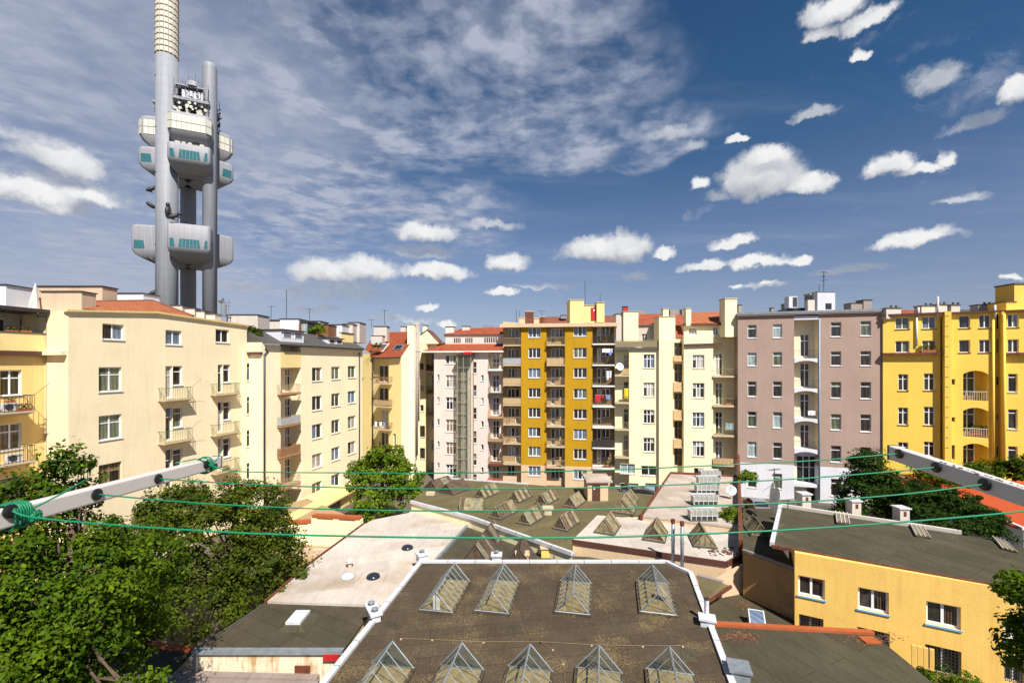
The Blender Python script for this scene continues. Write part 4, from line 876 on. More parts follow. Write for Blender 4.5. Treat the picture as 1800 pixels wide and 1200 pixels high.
pbox(1424.5, 1436, 518, 549, 58.5, 1.2, 'grey_render', 'chimney', rI, .15, 'slab'); pbox(1420, 1436, 527, 549, 57.8, .6, 'off_white', 'chimney', rI); pbox(1381, 1390, 534, 549, 60, 1, 'grey_render', 'chimney', rI, .06)
pbox(1298, 1304, 536, 550, 61, 1.2, 'grey_render', 'chimney', rI, .05); pbox(1356, 1360, 541, 549, 61, .5, 'grey_render', 'chimney', rI, .04)
pbox(1496, 1516, 533, 547, 59, 1.3, 'grey_render', 'chimney', rI, .06); pbox(1518, 1533, 527.5, 546, 59, 1.3, 'grey_render', 'chimney', rI, .08)
pbox(1390, 1424, 541, 543, 59, 3, 'dark_metal', 'duct_frame', rI); pbox(1396, 1422, 543, 550, 59.3, 2, 'zinc', 'duct', rI)
p = at(1397, 541, 59); t = thing('air_conditioner', 'tall grey louvred cooling unit on the mauve house roof', 'air conditioner', p)
b = MB(); b.box(p.x-.75, p.x+.35, 59, 60, p.z, p.z+1.5); b.build('casing', 'zinc_pale', t); b = MB()
for k in range(8): b.box(p.x-.25, p.x+.3, 58.95, 58.995, p.z+.15+.16*k, p.z+.24+.16*k)
b.build('louvres', 'dark_metal', t)
b = MB(); b.tube([p, p+Vector((0, 0, .05))], .01, 4)
p = at(1448, 512.5, 58.3); antenna(p, 2.6, 'branched lattice aerial mast on the grey stair head of the mauve house', 3); antenna(at(1440, 513, 58.3), .9, 'short twin pipe beside the lattice mast on the mauve house')
# ---- J: sun yellow house on the right ---------------------------------------------------------
fJ = Fac(1552, 54.0, 1815, 48.2)
J = Bld('apartment_house', 'bright sun yellow apartment house with arched loggias at the right edge', 'building', fJ)
zJ = fJ.z(1700, 550, 0)
J.setp([(1552, 1653, 0, zJ), (1653, 1661, .9, zJ), (1661, 1672.5, -.7, zJ+.2), (1672.5, 1747, 0, zJ), (1747, 1750, .45, zJ), (1750, 1761, .45, zJ), (1761, 1767, -.35, zJ), (1767, 1830, 0, zJ)], zJ, 10, 'sun_yellow')
YG = ['glass_green', 'glass_dark', 'glass_blue', 'glass_dark']
for x0, x1, k in ((1574, 1598.7, C2), (1621, 1645.7, C2), (1685.7, 1705.5, C1), (1721, 1741.7, C2), (1771.3, 1791, C2)):
    d = (x0-1574)*-.03
    J.win(x0, x1, 557.7+d, 578.3+d*.5, k, glass=YG, sm='rust'); J.win(x0, x1, 599-(x0-1574)*.015, 619.5, k, glass=YG, sm='rust')
J.grid([(1578.8, 1596.5), (1624, 1643)], [(657.4, 686.5), (716, 746.5), (777, 806)], (2, .3), 1587, 1633, [(656, 686), (714.5, 747), (776, 801)], glass=['glass_dark'], sm='rust')
J.grid([(1772, 1789)], [(656.5, 689), (719, 754), (784, 820)], (1, .2), 0, 0, glass=['glass_dark'])
J.grid([(1673, 1679)], [(666, 676), (733, 741), (782, 807)], C1, 0, 0, sill=False, fm='slab', pan=3); J.grid([(1751.5, 1758)], [(662, 677), (728, 738), (785, 803), (552, 578), (596, 620)], C1, 0, 0, sill=False, fm='slab')
for y0, y1 in ((651, 704), (716, 769), (779, 832)): J.win(1693, 1737.5, y0, y1, C1, hole=True, rev=1.6, sill=False)
J.build()
for i, (y0, y1) in enumerate(((651, 704), (716, 769), (779, 832))):
    w = [q for q in J.wins if q[6].get('hole')][i]; u0, u1, z0, z1 = w[1:5]
    mb = MB(); mb.face([fJ.P(u0, 1.6, z0), fJ.P(u1, 1.6, z0), fJ.P(u1, 1.6, z1), fJ.P(u0, 1.6, z1)]); lw = mb.build('loggia', 'sun_yellow', J.root)
    N = 12; mb = MB()
    for k in range(N):
        s0, s1 = k/N, (k+1)/N; a0 = u0+(u1-u0)*s0; a1 = u0+(u1-u0)*s1; h0 = .38*(2*s0-1)**2+.02; h1 = .38*(2*s1-1)**2+.02
        mb.hexa([fJ.P(a0, .003, z1-h0), fJ.P(a1, .003, z1-h1), fJ.P(a1, .25, z1-h1), fJ.P(a0, .25, z1-h0), fJ.P(a0, .003, z1), fJ.P(a1, .003, z1), fJ.P(a1, .25, z1), fJ.P(a0, .25, z1)])
    mb.build('arch', 'sun_yellow', lw)
    mb = MB(); ud = u0+(u1-u0)*.7
    for a, b_ in ((u0+.1, u0+.2), (u0+(ud-u0)*.5, u0+(ud-u0)*.5+.1), (ud-.1, ud)): fJ.box(mb, a, b_, 1.48, 1.59, z0, z1)
    for z in (z0+(z1-z0)*.72, z1-.12): fJ.box(mb, u0+.1, ud, 1.49, 1.585, z, z+.09)
    fJ.box(mb, u0+.1, ud, 1.49, 1.585, z0, z0+.5); dr = mb.build('balcony_door', 'white_frame', lw)
    mb = MB(); fJ.box(mb, u0+.12, ud-.02, 1.55, 1.57, z0+.4, z1-.1); mb.build('pane', 'glass_dark', lw)
    rb = MB(); u = u0
    fJ.box(rb, u0, u1, .05, .09, z0+.98, z0+1.03)
    while u < u1: fJ.box(rb, u, u+.025, .06, .085, z0, z0+.98); u += .19
    rb.build('railing', 'rail_white', lw)
    if i == 0:
        clutter(fJ, .8, u0+1.6, z0, 'table', 'white table in the top arched yellow loggia'); clutter(fJ, .7, u0+.7, z0, 'chair', 'chair left of the table in the top arched yellow loggia'); clutter(fJ, .7, u1-.6, z0, 'chair', 'chair right of the table in the top arched yellow loggia')
    if i == 1: clutter(fJ, .5, u0+1.5, z0+.3, 'planter', 'green plants behind the railing of the middle arched yellow loggia', s=2)
J.band('ledge', 1552, 1654, 619.8, 623.5, -.45, 0, 'rust', pxr=1600); J.band('ledge', 1767, 1830, 619.5, 624, -.45, 0, 'rust', pxr=1790)
u = fJ.u(1632, -.3); clutter(fJ, -.25, u, fJ.z(1632, 620, -.3), 'planter', 'dark flower box on the brown ledge of the yellow house', s=1.7)
J.band('gutter', 1552, 1660, 550.5, 554, -.35, .1, 'brown_metal', pxr=1600); J.band('gutter', 1672, 1766, 546.5, 549.5, -.35, .1, 'brown_metal', pxr=1720); J.band('gutter', 1767, 1830, 544, 547.5, -.4, .1, 'brown_metal', pxr=1790)
for k in range(14):
    y = 555+k*17.8; J.band('joint_band', 1662, 1667.5, y, y+.8, -.712, -.701, 'rust', pxr=1666)
fpipe(fJ, 1659.5, 552, 830, .2, .08, 'rust', 'downpipe', J.root); fpipe(fJ, 1614.5, 540, 558, -.15, .1, 'zinc_pale', 'flue', J.root); fpipe(fJ, 1611.5, 558, 608, -.12, .1, 'slab_white', 'flue', J.root)
fpipe(fJ, 1648.5, 521, 559, -.25, .11, 'zinc_pale', 'flue', J.root); fpipe(fJ, 1749, 536, 560, -.2, .11, 'zinc_pale', 'flue', J.root, extra=[(1745, 565, -.1)][:0]); fpipe(fJ, 1746, 562, 830, -.12, .12, 'sun_yellow', 'flue', J.root); fpipe(fJ, 1765, 552, 832, -.45, .13, 'sun_yellow', 'flue', J.root)
for a, b_, y in ((1558, 1584, 542), (1620, 1644, 538), (1646, 1665, 536), (1672, 1687.5, 536.5), (1720, 1750, 536)):
    pbox(a, b_, y, 560, 53.5, 1, 'off_white', 'chimney', J.root, .1, 'slate')
    q = at((a+b_)/2, y, 54); b = MB()
    for k in (-.3, .3): b.tube([q+Vector((k, 0, 0)), q+Vector((k, 0, .35))], .12, 6)
    b.build('chimney_pot', 'slate', J.root)
mb = MB(); mb.face([at(1552, 556, 54), at(1662, 556, 52), at(1662, 544, 57), at(1552, 545, 59)]); mb.build('roof', 'tile_red', J.root)
mb = MB(); mb.face([at(1662, 552, 52), at(1830, 550, 48.5), at(1830, 544, 58), at(1662, 544, 58)]); mb.build('roof', 'slate', J.root)
pbox(1783, 1830, 500, 552, 50.5, 2, 'yellow_deep', 'chimney', J.root, .15, 'slate'); pbox(1769, 1786, 531, 552, 50, 2, 'yellow_deep', 'chimney', J.root, .1, 'slate')
mb = MB(); mb.face([at(1755, 548, 53), at(1830, 548, 53), at(1800, 500, 55), at(1782, 507, 55)]); mb.build('gable_roof', 'tile_dull', J.root)
# =================================================================== LOW BUILDINGS IN THE COURTYARD
def low(name, label, poly, z, roofm, wallm, zb=0, cat='building', th=.14):
    pts = [onz(x, y, z) if len(q) == 2 else onz(x, y, q[2]) for q in poly for x, y in [q[:2]]]
    c = sum(pts, Vector())/len(pts); t = thing(name, label, cat, (c.x, c.y, zb))
    mb = MB(); mb.prism(pts, th); mb.build('roof', roofm, t)
    mb = MB(); n = len(pts)
    for i in range(n):
        a, b = pts[i], pts[(i+1) % n]; a = a+(c-a)*.004; b = b+(c-b)*.004
        mb.face([(a.x, a.y, zb), (b.x, b.y, zb), (b.x, b.y, b.z-th), (a.x, a.y, a.z-th)])
    mb.build('wall', wallm, t); t['_p'] = 0; del t['_p']
    return t, pts
def edge(p, q, w, h, mat, name, parent, off=0, dz=0, lo=.1):
    p, q = Vector(p), Vector(q); d = (q-p); n = Vector((-d.y, d.x, 0)).normalized(); b = MB()
    a0, a1, b0, b1 = p+n*(off-w/2), p+n*(off+w/2), q+n*(off-w/2), q+n*(off+w/2)
    up = Vector((0, 0, h+dz)); dn = Vector((0, 0, -lo+dz)); b.hexa([a0+dn, b0+dn, b1+dn, a1+dn, a0+up, b0+up, b1+up, a1+up])
    if mat == 'zinc_pale' and w < .3:
        k = int(d.length/1.9); dn2 = d.normalized(); L = (w/2+.006)
        for i in range(1, k+1):
            c = p+d*i/(k+1)+n*off; e = dn2*.018; b.hexa([c-n*L-e+dn*.7, c-n*L+e+dn*.7, c+n*L+e+dn*.7, c+n*L-e+dn*.7, c-n*L-e+up*1.06, c-n*L+e+up*1.06, c+n*L+e+up*1.06, c+n*L-e+up*1.06], 1)
        return b.build(name, [mat, 'zinc'], parent)
    return b.build(name, mat, parent)
class Loc:
    def __init__(s, c, yaw): s.c = Vector(c); a = R(yaw); s.y = Vector((math.sin(a), math.cos(a), 0)); s.x = Vector((math.cos(a), -math.sin(a), 0))
    def __call__(s, x, y, z): return s.c+s.x*x+s.y*y+Vector((0, 0, z))
    def box(s, b, x0, x1, y0, y1, z0, z1, m=0):
        b.hexa([s(x0, y0, z0), s(x1, y0, z0), s(x1, y1, z0), s(x0, y1, z0), s(x0, y0, z1), s(x1, y0, z1), s(x1, y1, z1), s(x0, y1, z1)], m)
def bar(b, p, q, w, m=0):
    b.tube([p, q], w, 4, m)
def skylight(parent, c, w, h, l, yaw, style='clear', nb=6, seed=0):
    L = Loc(c, yaw); b = MB(); k = .12; rng = random.Random(seed)
    for x0, x1, y0, y1 in ((-w/2-.05, w/2+.05, -.05, .05), (-w/2-.05, w/2+.05, l-.05, l+.05), (-w/2-.05, -w/2+.05, .052, l-.052), (w/2-.05, w/2+.05, .052, l-.052)):
        L.box(b, x0, x1, y0, y1, -.05, k, 0)
    r = .024
    rm = {'clear': 'zinc', 'mossy': 'moss_wood', 'wire': 'moss_wood_dark'}[style]
    bar(b, L(0, -.03, k+h), L(0, l+.03, k+h), r*1.6, 1)
    for i in range(nb+1):
        y = l*i/nb; e = r*(1.3 if i in (0, nb) else .75)
        bar(b, L(-w/2, y, k), L(0, y, k+h), e, 1); bar(b, L(w/2, y, k), L(0, y, k+h), e, 1)
    for y in (0, l):
        bar(b, L(-w/2, y, k+.02), L(w/2, y, k+.02), r*1.2, 1)
        for x in (-w/4, 0, w/4): bar(b, L(x, y, k), L(x, y, k+h*(1-abs(x)/(w/2))), r*.6, 1)
    s = b.build('skylight', ['felt_brown' if style == 'clear' else 'slate', rm], parent)
    g_ = MB(); e = .012
    if style == 'clear':
        for sx in (-1, 1): g_.face([L(sx*w/2, .02, k+e), L(sx*w/2, l-.02, k+e), L(0, l-.02, k+h-e), L(0, .02, k+h-e)])
        for y in (.02, l-.02): g_.face([L(-w/2, y, k+e), L(w/2, y, k+e), L(0, y, k+h-e)])
        g_.build('glazing', 'clear_glass', s)
        if seed in (0, 3, 21, 23):
            q = MB(); i = rng.randrange(1, nb-1); sx = 1 if seed % 2 else -1; y0, y1 = l*i/nb+.02, l*(i+1)/nb-.02; t0, t1 = (.0, .55) if seed != 3 else (.3, .8)
            q.face([L(sx*w/2*(1-t0), y0, k+h*t0+.02), L(sx*w/2*(1-t0), y1, k+h*t0+.02), L(sx*w/2*(1-t1), y1, k+h*t1+.02), L(sx*w/2*(1-t1), y0, k+h*t1+.02)]); q.build('replaced_pane', 'moss_wood', s)
        if seed == 0:
            q = MB(); L.box(q, -.17, .2, .04, .06, k+.05, k+h*.78); q.build('white_board', 'slab_white', s)
        b = MB(); L.box(b, -w/2+.08, w/2-.08, .1, l-.1, -.02, k+.05); b.build('inner_panel', 'tan_panel', s)
    else:
        mm = ['moss_wood', 'green_glass', 'moss_wood_dark']
        for sx in (-1, 1):
            for i in range(nb):
                y0, y1 = l*i/nb, l*(i+1)/nb; m = rng.choice([0, 2, 1, 0, 2]) if style == 'mossy' else rng.choice([1, 2, 2])
                g_.face([L(sx*w/2, y0, k-e), L(sx*w/2, y1, k-e), L(0, y1, k+h-e*2), L(0, y0, k+h-e*2)], m)
        for y in (.03, l-.03): g_.face([L(-w/2, y, k), L(w/2, y, k), L(0, y, k+h-e)], 2 if style == 'wire' or rng.random() < .7 else 0)
        g_.build('glazing', mm, s)
    return s
def boxlight(parent, c, w, d, h, yaw):
    L = Loc(c, yaw); b = MB(); L.box(b, -w/2, w/2, 0, d, 0, .1, 0)
    for i in range(6):
        x = -w/2+w*i/5; L.box(b, x-.02, x+.02, -.03, .0, .1, h, 1); L.box(b, x-.02, x+.02, .0, d, h, h+.03, 1)
    L.box(b, -w/2-.05, w/2+.05, d-.12, d, h+.035, h+.12, 1); L.box(b, -w/2, w/2, -.035, -.005, h*.5, h*.5+.04, 1)
    s = b.build('skylight', ['slate', 'white_metal'], parent); b = MB(); L.box(b, -w/2+.02, w/2-.02, .01, d-.02, .1, h-.01); b.build('glazing', 'frosted', s)
    b = MB(); L.box(b, -w/2+.1, w/2-.1, -.004, .004, .12, h*.5); b.build('lower_panes', 'glass_dark', s)
def vent(p, yaw, L_, W_, H_, caps, label, mat='zinc_pale', group='roof ventilation chimneys'):
    t = thing('roof_vent', label, 'vent', p, group); L = Loc(p, yaw); b = MB()
    L.box(b, -W_/2, W_/2, -L_/2, L_/2, -.1, H_); b.build('shaft', mat, t)
    b = MB(); L.box(b, -W_/2-.08, W_/2+.08, -L_/2-.08, L_/2+.08, H_+.002, H_+.09); b.build('lid', mat, t)
    for k in caps:
        b = MB(); q = L(0, k, H_+.09); b.tube([q, q+Vector((0, 0, .14))], .09, 10); b.tube([q+Vector((0, 0, .14)), q+Vector((0, 0, .17)), q+Vector((0, 0, .24))], [.17, .17, .02], 12); b.build('cowl', 'zinc', t)
# main brown hall in front
MZ = 4.4
MP = [(499, 1290), (740, 988), (1170, 988), (1214, 1008), (1320, 1290)]
HALL, mp = low('workshop_hall', 'large dark brown flat-roofed hall in front with two rows of glass skylights', MP, MZ, 'felt_brown', 'off_white')
for i, (p, q) in enumerate(((mp[0], mp[1]), (mp[1], mp[2]), (mp[2], mp[3]), (mp[3], mp[4]))): edge(p, q, .27, .13+.001*i, 'zinc_pale', 'parapet', HALL, lo=.5)
YW = 10.8
for k, (x, y) in enumerate(((766, 1078), (864, 1079.5), (1006, 1081.5), (1157, 1082))): skylight(HALL, onz(x, y, MZ), 1.78, 1.0, 3.35, [9.5, 10, 11, 12.5][k], 'clear', 7, k)
for k, x in enumerate((690, 812, 932, 1053, 1177)):
    e = at(x, 1126+2.5*k*.9, 1); Yf = (CZ-MZ-1.15)*FP/(1126+2.4*k-HY); yaw = [9, 9.8, 10.6, 11.5, 12.4][k]
    c = Vector(((x-HX)/FP*Yf, Yf, MZ))-Vector((math.sin(R(yaw)), math.cos(R(yaw)), 0))*3.7; skylight(HALL, c, 1.85, 1.02, 3.7, yaw, 'clear', 6, 20+k)
vent(onz(656, 1083, MZ), -31, 1.25, .42, .32, (-.35, .35), 'long zinc vent box with two cowls on the left parapet of the brown hall')
vent(onz(742, 983, MZ), -31, .6, .6, .35, (0,), 'square zinc vent on the back left corner of the brown hall'); vent(onz(873, 986, MZ), 0, .5, .55, .4, (0,), 'square zinc vent on the back parapet of the brown hall between two skylights')
vent(onz(1243, 1098, MZ), 18, .5, .62, .32, (), 'pale vent box with one pipe on the right parapet of the brown hall')
p = onz(1242, 1092, MZ); t = thing('vent_pipe', 'short white pipe rising from the vent box on the right parapet', 'pipe', p+Vector((0, 0, .4))); b = MB(); b.tube([p+Vector((0, 0, .42)), p+Vector((0, 0, 1.1))], .11, 10); b.build('pipe', 'zinc_pale', t); b = MB(); b.tube([p+Vector((0, 0, 1.1)), p+Vector((0, 0, 1.16))], .13, 10); b.build('rim', 'dark_metal', t)
vent(onz(1299, 1192, 4.25), 16, .7, .7, .45, (), 'dull zinc box vent beside the right parapet at the bottom edge', 'zinc')
for k, (x, y, s) in enumerate(((560, 1205, 1),)):
    pass
for k, (x, y, a, c, yw) in enumerate(((950, 1035, 1.1, .5, 4), (1080, 1098, .5, 1.3, 12), (690, 1098, .9, .4, 30), (905, 1100, .45, .5, 50), (1210, 1150, .6, .9, 15), (800, 1012, .5, .35, 10))):
    b = MB(); L = Loc(onz(x, y, MZ), yw); L.box(b, -a/2, a/2, -c/2, c/2, .001, .012); b.build('felt_patch', 'felt_dark' if k % 2 else 'felt_moss', HALL)
# low lightning wire on the roof
t = thing('lightning_wire', 'thin wire with pale clamps running across the brown hall roof', 'wire', onz(900, 1124, MZ)); b = MB()
pts = [onz(x, y, MZ+.06) for x, y in ((705, 1121), (760, 1123), (850, 1127), (950, 1127), (1040, 1132), (1130, 1134), (1200, 1134))]; b.tube(pts, .007, 4); pts2 = [onz(x, y, MZ+.06) for x, y in ((950, 1127), (972, 1140), (990, 1165), (994, 1200))]; b.tube(pts2, .007, 4); b.build('wire', 'wood_frame', t)
b = MB()
for q in pts+pts2: b.box(q.x-.04, q.x+.04, q.y-.04, q.y+.04, MZ+.002, MZ+.04)
b.build('clamp', 'slab', t)
# white roof on the left
WR, wp = low('workshop_hall', 'long low hall with stained white roof left of the brown hall', [(470, 1056), (545, 991), (640, 921), (655, 913), (718, 901), (730, 890), (829, 915), (765, 985), (680, 1063)], 3.7, 'white_roof', 'cream_yellow')
edge(wp[0], wp[1], .12, .06, 'rust', 'gutter', WR, off=.1); edge(wp[1], wp[2], .12, .05, 'rust', 'gutter', WR, off=.12); edge(wp[6], wp[7], .2, .08, 'zinc', 'parapet', WR)
for k, (x, y, m) in enumerate(((611, 1016, 'white_metal'), (656, 1016, 'car_dark'), (716, 965, 'car_dark'))):
    p = onz(x, y, 3.7); b = MB(); b.box(p.x-.75, p.x+.75, p.y-.55, p.y+.55, 3.702, 3.76); b.build('dome_base', 'white_roof', WR)
    b = MB(); b.loft([[Vector((p.x+math.cos(a)*.42*s, p.y+math.sin(a)*.42*s, 3.76+h)) for a in [2*math.pi*i/20 for i in range(20)]] for s, h in ((1, 0), (1, .08), (.85, .17), (.5, .24), (.05, .27))]); b.build('dome_light', m, WR, smooth=True)
p = onz(615, 997, 3.7); t = thing('roof_cowl', 'small white mushroom cowl on a clay stub on the white roof', 'vent', p); b = MB(); b.tube([p, p+Vector((0, 0, .35))], .14, 10); b.build('stub', 'slab', t); b = MB(); b.tube([p+Vector((0, 0, .35)), p+Vector((0, 0, .5)), p+Vector((0, 0, .6))], [.24, .24, .1], 12); b.build('cowl', 'white_metal', t)
# dark annex with white hatch, stained front
DK, dp = low('workshop_annex', 'low annex with dark roof, white hatch and rust-stained cream front wall', [(340, 1143), (466, 1061), (657, 1067), (603, 1143)], 3.55, 'felt_dark', 'stained_wall')
edge(dp[3], dp[0], .3, .06, 'zinc', 'gutter', DK, off=.0); edge(dp[0], dp[1], .1, .05, 'slate', 'verge', DK)
p = onz(524, 1094, 3.55); L = Loc(p, 0); b = MB()
b.hexa([L(-.75, -.85, 0), L(.75, -.85, 0), L(.75, .85, 0), L(-.75, .85, 0), L(-.42, -.55, .22), L(.42, -.55, .22), L(.42, .55, .22), L(-.42, .55, .22)]); h = b.build('roof_hatch', 'felt_greyolive', DK)
b = MB(); L.box(b, -.38, .38, -.58, .58, .222, .36); b.build('hatch_lid', 'white_metal', h)
b = MB(); q = dp[0]; b.box(q.x+.15, q.x+.3, q.y-.25, q.y-.1, 0, 3.4); b.build('downpipe', 'zinc', DK)
a, b_ = dp[0], dp[3]; v = onz(520, 1182, 2.6); b = MB(); vx = (530-HX)/FP*(a.y-.05); b.box((518-HX)/FP*21.3, (545-HX)/FP*21.3, 21.28, 21.33, 2.55, 2.9); b.build('wall_vent', 'rust', DK)
b = MB(); q = onz(570, 1146, 3.5); b.box(q.x, q.x+.7, q.y-.15, q.y+.02, 3.2, 3.48); b.build('hopper', 'red_paint', DK)
LG, lp = low('garden_store', 'pale flat parapet roof along the bottom edge left of the brown hall', [(150, 1230), (215, 1178), (335, 1181), (562, 1187), (540, 1260), (120, 1260)], 2.6, 'pale_pink_roof', 'off_white')
edge(lp[1], lp[2], .35, .1, 'pale_pink_roof', 'parapet', LG, off=-.2); edge(lp[2], lp[3], .35, .101, 'pale_pink_roof', 'parapet', LG, off=-.2)
SR, sp = low('shed', 'small dark felt shed roof with red ridge cap under the big left tree', [(150, 1178), (228, 1130), (338, 1143), (303, 1180)], 2.9, 'felt_moss', 'off_white')
edge(sp[1], sp[2], .3, .12, 'rust_cap', 'ridge_cap', SR)
# long olive workshop roof with wooden skylights
OW, op = low('workshop_hall', 'wide olive felt roof at the back full of mossy wooden skylights', [(722, 881), (772, 840), (930, 851), (1160, 870), (1131, 905), (1055, 906), (1006, 951), (1006, 972), (829, 909)], 4.5, 'felt_olive', 'lemon')
edge(op[0], op[8], .22, .1, 'zinc_pale', 'parapet', OW, lo=.15); edge(op[8], op[7], .22, .101, 'zinc_pale', 'parapet', OW, lo=.15); edge(op[1], op[2], .2, .12, 'zinc_pale', 'parapet', OW)
for k, (x, y, w, h, l, yaw, st) in enumerate(((757, 862, 1.9, .85, 2.6, 33, 'wire'), (784, 868, 1.9, .85, 2.6, 33, 'wire'), (843, 875, 1.15, .8, 2.4, 33, 'mossy'), (903, 882, 1.2, .8, 2.4, 33, 'mossy'), (950, 887, 1.2, .8, 2.4, 32, 'mossy'), (1001, 892, 1.2, .8, 2.2, 30, 'mossy'), (870, 912, 1.15, .85, 2.5, 33, 'mossy'), (920, 922, 1.15, .85, 2.5, 32, 'mossy'), (984, 932, 1.2, .9, 2.3, 31, 'mossy'), (1092, 903, 1.9, 1.1, 2.4, 24, 'mossy'), (1103, 886, 1.4, .9, 1.6, 24, 'mossy'))):
    skylight(OW, onz(x, y, 4.5), w, h, l, yaw, st, 6, 40+k)
skylight(OW, onz(810, 894, 4.5), 1.2, .85, 2.0, 98, 'mossy', 5, 60)
b = MB(); q = onz(757, 869, 4.5); b.box(q.x-.4, q.x+.4, q.y-.3, q.y+.3, 4.5, 4.75); b.build('roof_stub', 'slab', OW)
b = MB(); q = onz(963, 903, 4.5); b.box(q.x-.3, q.x+.3, q.y-.3, q.y+.3, 4.5, 5.0); b.box(q.x-.45, q.x+.45, q.y-.42, q.y+.42, 5.003, 5.1); b.build('roof_stub', 'slab', OW)
# roof-access hut
p = onz(1055, 880, 4.5); t = thing('roof_hut', 'cream brick roof hut with dark brown door and pale flat roof', 'hut', p)
a = at(1033, 883, p.y); c = at(1067, 847, p.y); b = MB(); b.box(a.x, at(1069, 883, p.y).x, p.y, p.y+2.2, 4.5, c.z); b.build('wall', 'peach', t)
b = MB(); b.box(a.x-.15, at(1069, 883, p.y).x+.35, p.y-.25, p.y+2.6, c.z+.002, c.z+.18); b.build('roof', 'beige_roof', t)
b = MB(); b.box(at(1041, 0, p.y).x, at(1055, 0, p.y).x, p.y-.04, p.y-.003, 4.52, c.z-.25); d = b.build('door', 'brown_metal', t); b = MB(); q = at(1043.5, 858, p.y-.05); b.box(q.x, q.x+.12, p.y-.07, p.y-.042, q.z-.1, q.z+.1); b.build('door_sign', 'white_frame', d)
# lower middle roof with glass ridges
TR, tp = low('workshop_annex', 'sunken olive roof behind the brown hall with two yellow chimneys and peaked skylights', [(833, 914), (1010, 977), (1150, 985), (1215, 1004), (1190, 1006), (738, 1005)], 3.6, 'felt_moss', 'off_white')
edge(tp[0], tp[1], .12, .18, 'blue_door', 'flashing', TR)
for k, (x, y, w, h, l, yaw) in enumerate(((835, 988, 1.7, 1.1, 2.4, 11), (856, 957, 1.6, 1.1, 2.2, 11))): skylight(TR, onz(x, y, 3.6), w, h, l, yaw, 'wire', 7, 70+k)
skylight(TR, onz(914, 999, 3.6), 1.6, 1.15, 2.3, 6, 'wire', 6, 75)
for x, y, w, hh in ((918, 993, .8, .75), (958, 977, .55, .6)):
    q = onz(x, y, 3.6); b = MB(); b.box(q.x-w/2, q.x+w/2, q.y-.3, q.y+.3, 3.6, 3.6+hh); b.box(q.x-w/2-.08, q.x+w/2+.08, q.y-.38, q.y+.38, 3.602+hh, 3.7+hh, 1); b.build('chimney', ['orange_wall', 'slab'], TR)
q = onz(974, 992, 3.6); b = MB(); b.tube([q, q+Vector((0, 0, .6))], .07, 8); b.build('vent_pipe', 'zinc', TR)
# white roof with three wooden skylights
W1, w1 = low('workshop_hall', 'peach-walled hall with white roof, brown edging and three wooden skylights', [(1050, 905), (1300, 926), (1304, 973), (1277, 988), (1006, 949)], 4.6, 'white_roof', 'peach')
edge(w1[4], w1[3], .12, .05, 'brown_metal', 'edge_trim', W1, lo=.28); edge(w1[3], w1[2], .12, .051, 'brown_metal', 'edge_trim', W1, lo=.28)
for k, (x, y, l, yaw) in enumerate(((1062, 939, 2.2, 25), (1149, 952, 2.2, 24), (1240, 963, 2.1, 12))): skylight(W1, onz(x, y, 4.6), 1.45, .95, l, yaw, 'mossy', 6, 80+k)
t = thing('rubble_heap', 'scattered rubble and bricks at the right corner of the white roof', 'rubble', onz(1270, 975, 4.6)); b = MB(); rg = random.Random(4)
for k in range(46):
    q = onz(rg.gauss(1268, 14), rg.gauss(970, 5), 4.6); s = rg.uniform(.03, .13); L = Loc(q, rg.uniform(0, 90)); L.box(b, -s, s, -s*.6, s*.6, 0, s*.8, rg.choice([0, 0, 1, 2]))
b.build('pieces', ['debris', 'off_white', 'grey_render'], t)
for k, (x, yb, yt) in enumerate(((1183, 988, 919), (1199, 996, 923))):
    p = onz(x, yb+3, MZ); t = thing('flue_pipe', ('taller left' if k == 0 else 'shorter right')+' grey flue pipe of the pair behind the brown hall', 'flue pipe', p, 'pair of flue pipes'); zt = CZ-(yt-HY)/FP*p.y
    b = MB(); b.tube([p, Vector((p.x, p.y, zt))], .105, 12); b.build('pipe', 'zinc', t, smooth=True); b = MB(); b.tube([Vector((p.x, p.y, zt)), Vector((p.x, p.y, zt+.25))], .13, 12); b.build('cap', 'rust', t); b = MB(); z_ = zt-1.1; b.tube([Vector((p.x, p.y, z_)), Vector((p.x, p.y, z_+.05))], .13, 12); b.build('collar', 'zinc', t)
# long beige roof
W2, w2 = low('workshop_hall', 'long beige slab roof with a row of glass box skylights beside the rusty wall', [(1178, 832), (1297, 838), (1300, 926), (1128, 906)], 5.0, 'beige_roof', 'peach')
edge(w2[3], w2[0], .2, .08, 'rust', 'edge_trim', W2, lo=.3); edge(w2[0], w2[1], .2, .2, 'rust', 'edge_trim', W2)
for x, y in ((1250, 842), (1247, 854), (1245, 869), (1241, 889), (1238, 916)): boxlight(W2, onz(x, y, 5.0), 2.05, .75, .78, 0)
dish(onz(1285, 876, 5.0), .45, (-.5, -1, .5), 'small dish on a tripod on the beige roof', post=.7)
t = thing('ivy_mound', 'round ivy mound at the end of the beige roof beside the rusty wall', 'ivy', onz(1285, 925, 4.6)); IVY1 = t
# rusty party wall seen end-on
p0, p1 = at(1298, 800, 57), at(1302, 978, 29.6); t = thing('boundary_wall', 'narrow rust-stained wall running away beside the beige roof', 'wall', (p0+p1)/2)
b = MB(); d = (p1-p0); n = Vector((-d.y, d.x, 0)).normalized()*.13; b.hexa([Vector((q.x, q.y, 0)) for q in (p0-n, p1-n, p1+n, p0+n)]+[Vector((p0-n).xy.to_3d())+Vector((0, 0, 5.75)), Vector((p1-n).xy.to_3d())+Vector((0, 0, 5.6)), Vector((p1+n).xy.to_3d())+Vector((0, 0, 5.6)), Vector((p0+n).xy.to_3d())+Vector((0, 0, 5.75))]); b.build('wall', 'rust', t)
